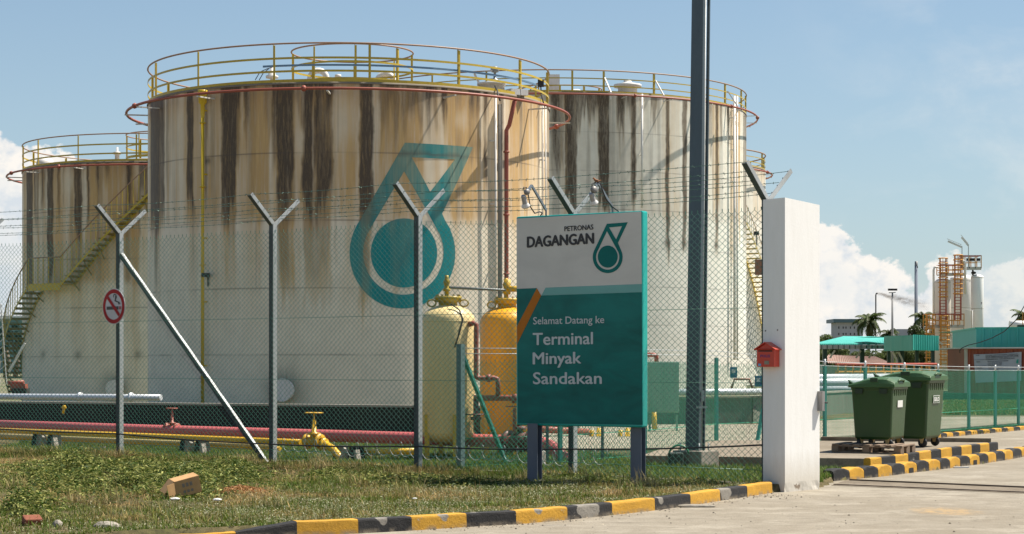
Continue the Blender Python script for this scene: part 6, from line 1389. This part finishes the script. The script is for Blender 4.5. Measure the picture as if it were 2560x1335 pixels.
# silo group
def silo(cx, r_px, top, label, Yq=128, mt=None):
    c_ = Vector(((cx-CX)/F*Yq, Yq, 0)); R = r_px/F*Yq; zt = zpx(top, Yq); t = thing('silo', label, 'silo', c_, group='slim white gas silos beyond the bins'); mb = MB()
    mb.lathe(c_, [(0, 0), (R, 0), (R, zt-R*.45)]+[(R*math.cos(a), zt-R*.45+R*.45*math.sin(a)) for a in [math.pi/2*k/7 for k in range(1, 8)]], 40); sh_ = mb.build('shell', mt or whs, t)
    mb = MB()
    for zz in (zt-R*.6, zt-2.2, zt-4): mb.lathe(c_, [(R+.003, zz), (R+.01, zz+.02), (R+.003, zz+.04)], 40)
    mb.build('weld_band', fas, sh_); return t, c_, R, zt
crm = sheet('silo_cream', (.74, .68, .60), (.66, .60, .52), .6); silo(2357, 20, 696, 'left cream silo carrying the lower red ladder', mt=crm); silo(2404, 29, 686, 'wide middle silo under the ladder platforms', 130, mt=sheet('silo_offwhite', (.80, .77, .72), (.72, .68, .63), .6))
t, c_, R, zt = silo(2443, 15.5, 686, 'right white silo with black letters down its side', 127)
mb = MB(); text_on(mb, 'P', P(2452, 762, 126.3)-Vector((0, .1, 0)), Vector((1, .3, 0)), UP, None, (.07, .17), .03); text_on(mb, 'T', P(2452.5, 775, 126.3)-Vector((0, .1, 0)), Vector((1, .3, 0)), UP, None, (.06, .15), .02); mb.build('lettering', dark, t)
lred = paint('ladder_red', (.34, .06, .03), .5, 0, rust=.2); lyel = paint('ladder_yellow', (.60, .27, .035), .5, 0, rust=.1)
lt = thing('ladder_tower', 'yellow and red caged ladder tower with platforms against the silos', 'ladder', P(2340, 900, 126)); Yt = 126
def ladder(x0, x1, y0, y1, Yq=Yt, mat=lred, cage=None, rung=7.5, cmat=None):
    mb = MB()
    for x in (x0, x1): mb.bar(P(x, y1, Yq), P(x, y0, Yq), .09, .06)
    y = y1-4
    while y > y0: mb.bar(P(x0, y, Yq), P(x1, y, Yq), .04, .04); y -= rung
    o = mb.build('ladder', mat, lt)
    if cage:
        mb = MB(); w_ = (x1-x0)/F*Yq
        for y in np.arange(cage[0], cage[1], 12):
            c0 = P((x0+x1)/2, y, Yq); pts = [c0+Vector((-w_*.5, 0, 0))]+[c0+Vector((-w_*.75-w_*.0+w_*.75*(1-math.cos(a))*1.0-0, -w_*1.25*math.sin(a), 0)) for a in [math.pi*k/8 for k in range(0, 9)]]
            mb.tube(pts, .035, 4)
        for a in (.5, 1.2, 1.9, 2.6):
            o2 = Vector((-w_*.75*math.cos(a), -w_*1.25*math.sin(a), 0)); xm = (x0+x1)/2; mb.bar(P(xm, cage[1], Yq)+o2, P(xm, cage[0], Yq)+o2, .03, .012)
        mb.build('safety_cage', cmat or lyel, lt)
ladder(2350, 2365, 646, 800, cage=(646, 750)); ladder(2387, 2402, 638, 800, cage=(638, 742)); ladder(2352, 2369, 790, 920, mat=lyel, cage=(790, 905)); ladder(2316, 2332, 786, 922, mat=lyel, cage=(786, 915))
def platform(x0, x1, yd, yr, Yq, dep=1.2, white=True):
    mb = MB(); a, b_ = P(x0, yd, Yq), P(x1, yd, Yq); mb.bar(a+Vector((0, dep/2, 0)), b_+Vector((0, dep/2, 0)), dep, .06); mb.bar(a, b_, .05, .20); o = mb.build('platform', fas if white else lyel, lt)
    mb = MB(); n = max(2, int((x1-x0)/14))
    for k in range(n+1):
        p_ = P(x0+(x1-x0)*k/n, yd, Yq); q_ = P(x0+(x1-x0)*k/n, yr, Yq); mb.bar(p_, q_, .05, .05); mb.bar(p_+Vector((0, dep, 0)), q_+Vector((0, dep, 0)), .05, .05)
    for f_ in (.5, ): mb.bar(P(x0, yr+(yd-yr)*f_, Yq), P(x1, yr+(yd-yr)*f_, Yq), .04, .04); mb.bar(P(x0, yr+(yd-yr)*f_, Yq)+Vector((0, dep, 0)), P(x1, yr+(yd-yr)*f_, Yq)+Vector((0, dep, 0)), .04, .04)
    mb.build('guard_rail', lyel, o); mb = MB()
    for dy in (0, dep): mb.bar(P(x0, yr, Yq)+Vector((0, dy, 0)), P(x1, yr, Yq)+Vector((0, dy, 0)), .05, .05)
    for x in (x0, x1): mb.bar(P(x, yr, Yq), P(x, yr, Yq)+Vector((0, dep, 0)), .05, .05)
    mb.build('top_rail', lred, o)
platform(2318, 2410, 816, 785, 126.2); platform(2352, 2412, 686, 662, 127.5); platform(2408, 2453, 671, 639, 126.5)
mb = MB()
for x in (2322, 2370, 2408): mb.bar(P(x, 818, 126.3), P(x+9, 846, 126.6), .05, .05)
mb.bar(P(2331, 838, 125.5), P(2356, 862, 125.5), .2, .1); mb.build('strut', fas, lt)
mb = MB(); mb.tube([P(2334, 790, 126.5), P(2334, 675, 126.5), P(2336, 668, 126.5), P(2345, 667, 126.5)], .07, 8); mb.tube([P(2413, 735, 126), P(2413, 660, 126), P(2410, 653, 126), P(2404, 651, 126)], .08, 8); mb.tube([P(2413, 776, 126), P(2430, 776, 126), P(2430, 860, 126)], .05, 6); mb.build('white_pipe', whp, lt)
mb = MB()
for x, w_ in ((2420, .18), (2431, .3), (2446, .2)): mb.box(P(x, 649, 126.8), (w_, .2, .17))
mb.tube([P(2432, 670, 126.8), P(2432, 688, 126.8)], .06, 6); mb.lathe(P(2434, 682, 126.8), [(0, -.1), (.16, -.05), (.16, .05), (0, .1)], 12); mb.build('instrument', dark, lt)
for (x, y0, y1, x1_, y2_, lab) in ((2405, 640, 616, 2368, 601, 'left fluorescent lamp on a thin pole above the silos'), (2421, 640, 612, 2402, 591, 'right fluorescent lamp on a thin pole above the silos')):
    t = thing('pole_lamp', lab, 'lamp', P(x, y0, 126), group='pole lamps above the silos'); mb = MB(); mb.bar(P(x, y0+35, 126), P(x, y1, 126), .04, .04); mb.build('pole', galv, t)
    mb = MB(); mb.bar(P(x, y1+2, 126), P(x1_+2, y2_+2, 126), .1, .11); mb.bar(P(x-1, y1-4, 126), P(x1_, y2_-4, 126), .03, .03); mb.build('lamp_tube', lampw, t)
# floodlight mast, flare stack, chimney, tower building
t = thing('floodlight_mast', 'grey floodlight mast with three lamps above the canopy', 'light mast', P(2231, 900, 150)); mb = MB(); q_ = P(2231, 732, 150); mb.tube([(q_.x, q_.y, 0), q_], [.13, .06], 8); mb.bar(P(2222, 732, 150), P(2239, 731, 150), .07, .06); mb.build('mast', sheet('mast_grey', (.22, .22, .22), (.16, .16, .16)), t)
for x in (2224, 2231, 2239): mb = MB(); mb.box(P(x, 724, 150), (.19, .2, .15), rz=.3); mb.build('floodlight', dark, t)
t = thing('flare_stack', 'thin dark stack with a bent top giving off smoke', 'stack', P(2190, 900, 260)); mb = MB(); q_ = P(2189.5, 738, 260); mb.tube([(q_.x, q_.y, 0), q_, P(2190.5, 734, 260), P(2194, 733, 260)], .085, 8); mb.build('pipe', dark, t)
t = thing('chimney', 'tall blue grey industrial chimney with a dark tip', 'chimney', P(2290, 900, 300)); q_ = P(2290.5, 665, 300); mb = MB(); mb.lathe((q_.x, q_.y, 0), [(.30, 0), (.24, q_.z), (0, q_.z)], 20); mb.build('shaft', sheet('chimney_grey', (.20, .225, .27), (.17, .195, .24), .95), t)
mb = MB(); mb.lathe((q_.x, q_.y, 0), [(.245, q_.z), (.22, q_.z+.7), (.0, q_.z+.7)], 20); mb.box(P(2293.5, 668, 299.6), (.15, .1, .3)); mb.build('cap', MATS['mast_grey'], t)
tb = thing('tower_building', 'pale grey block with small windows and an overhanging dark teal roof', 'building', P(2118, 850, 420)); Yb = 420; mb = MB(); a = P(2093, 850, Yb); b_ = P(2157, 850, Yb)
mb.box(((a.x+b_.x)/2, Yb+4, zpx(806, Yb)/2), (b_.x-a.x, 8, zpx(806, Yb))); mb.build('wall', grbl, tb); mb = MB(); mb.box(((a.x+b_.x)/2-.1, Yb+4, zpx(802, Yb)), (b_.x-a.x+1.6, 9.8, .75)); mb.build('roof', sheet('tower_roof', (.07, .13, .15), (.09, .15, .17)), tb)
for row in (819, 835):
    for x in (2097, 2108, 2115, 2126, 2136, 2145): mb = MB(); mb.box(P(x, row, Yb-.03), (.22, .05, .45)); mb.build('window', dark, tb)
mb = MB(); mb.box(P(2255, 836, 230), (1.4, 2, 1.2)); o = mb.build('far_hut', grbl, org=P(2255, 836, 230), label='small dark grey hut roof between the mast and the tree', category='hut')
# white tanks far right and structure
t = thing('process_unit', 'white process vessels peeping over the teal shed at the right edge', 'tank', P(2545, 815, 135)); mb = MB(); mb.tube([P(2524, 812, 135), P(2580, 812, 135)], .28, 12); mb.build('vessel', whs, t); mb = MB(); mb.box(P(2553, 816, 134), (.5, .3, .2)); mb.build('grating', dgr, t)
mb = MB(); mb.bar(P(2557, 815, 134), P(2557, 780, 134), .05, .05); mb.bar(P(2540, 800, 134), P(2575, 800, 134), .03, .03); mb.build('guard_rail', lyel, t)
# red railing with yellow posts, white pipes, behind fence
t = thing('pipe_rack_railing', 'red and yellow handrail along the white pipes behind the green fence', 'railing', P(2200, 930, 66)); mb = MB(); mb.tube([P(2090, 911, 66), P(2341, 910, 72)], .045, 6); mb.build('handrail', lred, t)
mb = MB()
for k in range(14): x = 2095+k*19; Yk = 66+6*k/13; mb.bar(P(x, 911, Yk), P(x, 950, Yk), .05, .05)
mb.bar(P(2090, 929, 66), P(2341, 928, 72), .05, .05); mb.bar(P(2093, 930, 66), P(2072, 950, 66), .05, .05); mb.build('post', lyel, t)
for y, r, x1, lab in ((946, .13, 2260, 'upper white pipe behind the bins'), (957, .13, 2330, 'middle white pipe behind the bins'), (972, .12, 2330, 'lowest white pipe on the grey wall behind the bins')): pipe('white_pipe', [P(1990, y, 62), P(x1, y-3, 70)], r, wpipe, lab, group='white pipes behind the green fence')
pipe('yellow_pipe', [P(1990, 965, 62.2), P(2330, 962, 70.2)], .05, paint('gas_pipe_pale', (.55, .42, .16), .5, 0), 'thin yellow pipe between the white pipes behind the bins')
mb = MB(); a, b_ = P(2360, 997, 88), P(2700, 997, 84); mb.bar((a.x, a.y, .13), (b_.x, b_.y, .13), .3, .34); mb.build('low_wall', sheet('wall_teal', (.02, .09, .06), (.03, .12, .08)), org=(a.x, a.y, 0), label='low dark green wall at the foot of the red shed', category='wall')

# ---------------------------------------------------------------- smoke
mb = MB(); q_ = P(2192, 733, 260); mb.box(q_+Vector((3.4, 0, -.75)), (7.0, 1.6, 3.0)); m, nt, b = new_mat('smoke_volume'); nt.nodes.remove(b); pv = N(nt, 'ShaderNodeVolumePrincipled'); pv.inputs['Color'].default_value = (.30, .26, .22, 1)
tc = N(nt, 'ShaderNodeTexCoord').outputs['Object']; sp_ = N(nt, 'ShaderNodeSeparateXYZ'); L(nt, tc, sp_.inputs[0])
x_ = math_(nt, 'MULTIPLY', sp_.outputs[0], 1.0); zc = math_(nt, 'MULTIPLY', x_, -.26); dz = math_(nt, 'ABSOLUTE', math_(nt, 'ADD', math_(nt, 'SUBTRACT', sp_.outputs[2], zc), math_(nt, 'MULTIPLY', math_(nt, 'SUBTRACT', noise(nt, tc, .9, 3, .5), .5), .9)))
wd = math_(nt, 'ADD', math_(nt, 'MULTIPLY', x_, .13), .16); k = math_(nt, 'SUBTRACT', 1.0, math_(nt, 'DIVIDE', dz, wd), True); k = math_(nt, 'MULTIPLY', k, ramp(nt, noise(nt, mapping(nt, tc, (1, 1, 1.6)), 2.2, 6, .7), .42, .65)); k = math_(nt, 'MULTIPLY', k, math_(nt, 'GREATER_THAN', x_, .0))
k = math_(nt, 'MULTIPLY', k, ramp(nt, math_(nt, 'DIVIDE', x_, 6.8), .1, 1, (2.6, 2.6, 2.6), (.25, .25, .25))); L(nt, k, pv.inputs['Density']); L(nt, pv.outputs[0], nt.nodes['Material Output'].inputs['Volume'])
o = mb.build('smoke', m, org=q_, kind='stuff', label='thin brown smoke drifting right from the flare stack')

# ---------------------------------------------------------------- trees
FOL = attr_mat('foliage', .6, .35, .25); bark = paint('bark', (.16, .12, .085), .9, 0, amount=.5, bmp=.5)
def leafcloud(centres, n_per, leaf, col, jit=.35):
    cs = []; cols = []
    for (c_, r, sq) in centres:
        n = int(n_per*r*r); v = rng.normal(0, 1, (n, 3)); v /= np.linalg.norm(v, axis=1)[:, None]; v *= (rng.random(n)**.45)[:, None]*r; v[:, 2] *= sq
        cs.append(v+np.array(c_)); g_ = rng.uniform(.65, 1.35); cols.append(np.array(col)*g_*rng.uniform(1-jit, 1+jit, n)[:, None]*np.array([1, 1, 1])+rng.normal(0, .004, (n, 3)))
    p_ = np.concatenate(cs); c4 = np.clip(np.concatenate(cols), .004, 1); n = len(p_)
    a = rng.normal(0, 1, (n, 3)); a /= np.linalg.norm(a, axis=1)[:, None]; b2 = rng.normal(0, 1, (n, 3)); b2 -= a*(a*b2).sum(1)[:, None]; b2 /= np.linalg.norm(b2, axis=1)[:, None]
    s = leaf*rng.uniform(.6, 1.3, n)[:, None]; V = np.stack([p_-a*s, p_+b2*s*.55, p_+a*s, p_-b2*s*.55], 1).reshape(-1, 3); i = np.arange(n)*4
    return V, np.stack([i, i+1, i+2, i+3], 1), np.repeat(c4, 4, 0)
def tree(px, Y, top, wpx, label, cat='tree', col=(.045, .075, .018), base_py=None, nb=9, name='leafy_tree', leaf=None, group='trees beyond the sheds'):
    x = (px-CX)/F*Y; zt = zpx(top, Y); w_ = wpx/F*Y; t = thing(name, label, cat, (x, Y, 0), group=group); mb = MB(); mb.tube([(x, Y, 0), (x+.05*zt, Y, zt*.3), (x, Y, zt*.55)], [.05*zt, .04*zt, .025*zt], 8); cen = []
    for k in range(nb):
        a = rng.uniform(0, 6.28); rr = w_*.5*rng.uniform(.25, .85); r = w_*rng.uniform(.16, .26); cx_, cy_ = x+rr*math.cos(a), Y+rr*math.sin(a)*.7; cz_ = zt*rng.uniform(.45, .85)-r*.3; cen.append(((cx_, cy_, cz_), r, .8)); mb.tube([(x, Y, zt*.35), ((x+cx_)/2, (Y+cy_)/2, (zt*.4+cz_)/2+.05*zt), (cx_, cy_, cz_)], [.02*zt, .012*zt, .004*zt], 5)
    cen.append(((x, Y, zt-w_*.2), w_*.22, .9)); mb.build('trunk', bark, t); lf = leaf or w_*.026; V, Q, c4 = leafcloud(cen, 1100/(w_*.2)**2, lf, col); npmesh('crown', V, [Q], FOL, t, cols=c4); return t
def palm(px, Y, cz_py, rpx, label, tilt=0.0, seed=1, n=22):
    r = random.Random(seed); x = (px-CX)/F*Y; zc = zpx(cz_py, Y); R = rpx/F*Y; t = thing('coconut_palm', label, 'palm tree', (x, Y, 0), group='coconut palms beyond the sheds'); mb = MB(); tr = R*.075
    mb.tube([(x-tilt*R, Y, 0), (x-tilt*R*.6, Y, zc*.4), (x-tilt*R*.1, Y, zc*.8), (x, Y, zc)], [tr*1.3, tr, tr*.85, tr*.8], 10); mb.build('trunk', bark, t)
    V = []; Q = []; C4 = []; V2 = MB()
    for k in range(n):
        a = 2*math.pi*k/n+r.uniform(-.15, .15); el = r.choice([1.15, .8, .45, .1, -.3])+r.uniform(-.15, .15); ln = R*r.uniform(.85, 1.1); pts = []; d = Vector((math.cos(a), math.sin(a), 0)); p_ = Vector((x, Y, zc)); e = el
        for s in range(11): pts.append(p_.copy()); p_ = p_+(d*math.cos(e)+UP*math.sin(e))*(ln/10); e -= .17+.06*max(0, math.cos(el))
        V2.tube(pts, [tr*.22*(1-.08*s) for s in range(11)], 4); g_ = r.uniform(.7, 1.3)
        for s in range(1, 11):
            for hlf in range(4):
                q_ = pts[s-1].lerp(pts[s], hlf/4+.12); tn = (pts[s]-pts[s-1]).normalized(); sd_ = tn.cross(UP).normalized()
                for sg_ in (-1, 1):
                    l_ = R*.30*math.sin(math.pi*min(1, (s+hlf/4)/11*.9+.08))*r.uniform(.8, 1.1); dv = (sd_*sg_*.75+tn*.45-UP*r.uniform(.35, .9)).normalized(); wv = tn*R*.022; b0 = len(V); V += [q_-wv, q_+wv, q_+dv*l_]; Q.append((b0, b0+1, b0+2)); c_ = [(.05+.03*r.random())*g_*(1.5 if el < -.1 else 1), (.075+.04*r.random())*g_, .018*g_]; C4 += [c_]*3
    npmesh('crown', np.array([tuple(v) for v in V]), [np.array(Q)], FOL, t, cols=np.array(C4)); V2.build('frond_stem', sheet('frond_stem', (.14, .15, .04), (.1, .12, .03)), t)
palm(2172, 235, 806, 54, 'large coconut palm with drooping fronds right of the grey tower block', seed=3, n=28)
palm(2222, 225, 836, 38, 'smaller coconut palm behind the foot of the floodlight mast', seed=8)
palm(2306, 245, 798, 44, 'coconut palm between the chimney and the ladder tower', seed=12, n=22)
palm(2556, 240, 790, 40, 'coconut palm at the right edge above the teal shed', seed=21, n=20)
palm(2205, 190, 893, 36, 'low young palm under the canopy roofs', seed=31, n=16)
for a in ((2066, 240, 834, 90, 'round leafy tree left of the grey tower block'), (2044, 230, 838, 70, 'brownish tree just right of the gate pillar'), (2288, 215, 812, 88, 'dense bright tree right of the canopy in front of the chimney'), (2335, 220, 820, 60, 'dark tree behind the ladder tower'), (2254, 232, 832, 60, 'low tree behind the green box canopy')): tree(*a[:5], col=(.085, .115, .03), nb=16)
for i, (px, top, w_) in enumerate(((2060, 872, 70), (2110, 868, 70), (2165, 874, 70), (2215, 872, 64), (2262, 866, 70), (2312, 870, 60), (2360, 850, 60), (1985, 868, 80))): tree(px, 165+6*(i % 3), top, w_, ('low bush seen under the canopy left column', 'bush seen under the middle of the canopy', 'bush right of the canopy column', 'bush between the two canopies', 'bright bush under the green box canopy', 'bush behind the yellow ladder base', 'bush between ladder tower and red shed', 'bush hidden low beside the pillar')[i], 'bush', (.11, .14, .04), name='bush', group='bushes under the canopies', nb=12)
# wooded rise at far left
mb = MB(); xs = np.linspace(-260, -120, 30); V = []
gx, gy = np.meshgrid(np.linspace(-420, 60, 50), np.linspace(560, 760, 20), indexing='ij'); hz_ = 15*np.exp(-((gx+170)/130)**2)*np.exp(-((gy-660)/60)**2)*(.7+.6*fbm(gx*.03, gy*.03, 3))
idx = np.arange(1000).reshape(50, 20); q = np.stack([idx[:-1, :-1], idx[1:, :-1], idx[1:, 1:], idx[:-1, 1:]], -1).reshape(-1, 4)
o = npmesh('hill', np.stack([gx.ravel(), gy.ravel(), hz_.ravel()-.1], 1), [q], sheet('hill_green', (.05, .10, .09), (.03, .07, .065), .95), smooth=True); tag(o, 'low wooded rise beyond the left tank', kind='structure')
for i, (px, top) in enumerate(((-10, 812), (14, 800), (38, 806), (62, 815))): tree(px, 210+i*7, top, 46, ('dark tree at the very left edge', 'blue green tree behind the lattice mast', 'dark tree between mast and stair', 'dark tree touching the left tank foot')[i], col=(.02, .05, .04), group='dark trees beyond the left tank')
t = thing('far_shed', 'long white roofed shed just above the far left trees', 'shed', P(30, 800, 320)); mb = MB(); a = P(-40, 795, 320); b_ = P(64, 795, 320); mb.box(((a.x+b_.x)/2, 323, zpx(793, 320)), (b_.x-a.x, 6, .5)); mb.build('roof', whs, t); mb = MB(); mb.box(((a.x+b_.x)/2, 323, zpx(797, 320)/2), (b_.x-a.x-.6, 5, zpx(797, 320))); mb.build('wall', sheet('far_wall', (.12, .22, .23), (.1, .19, .2)), t)
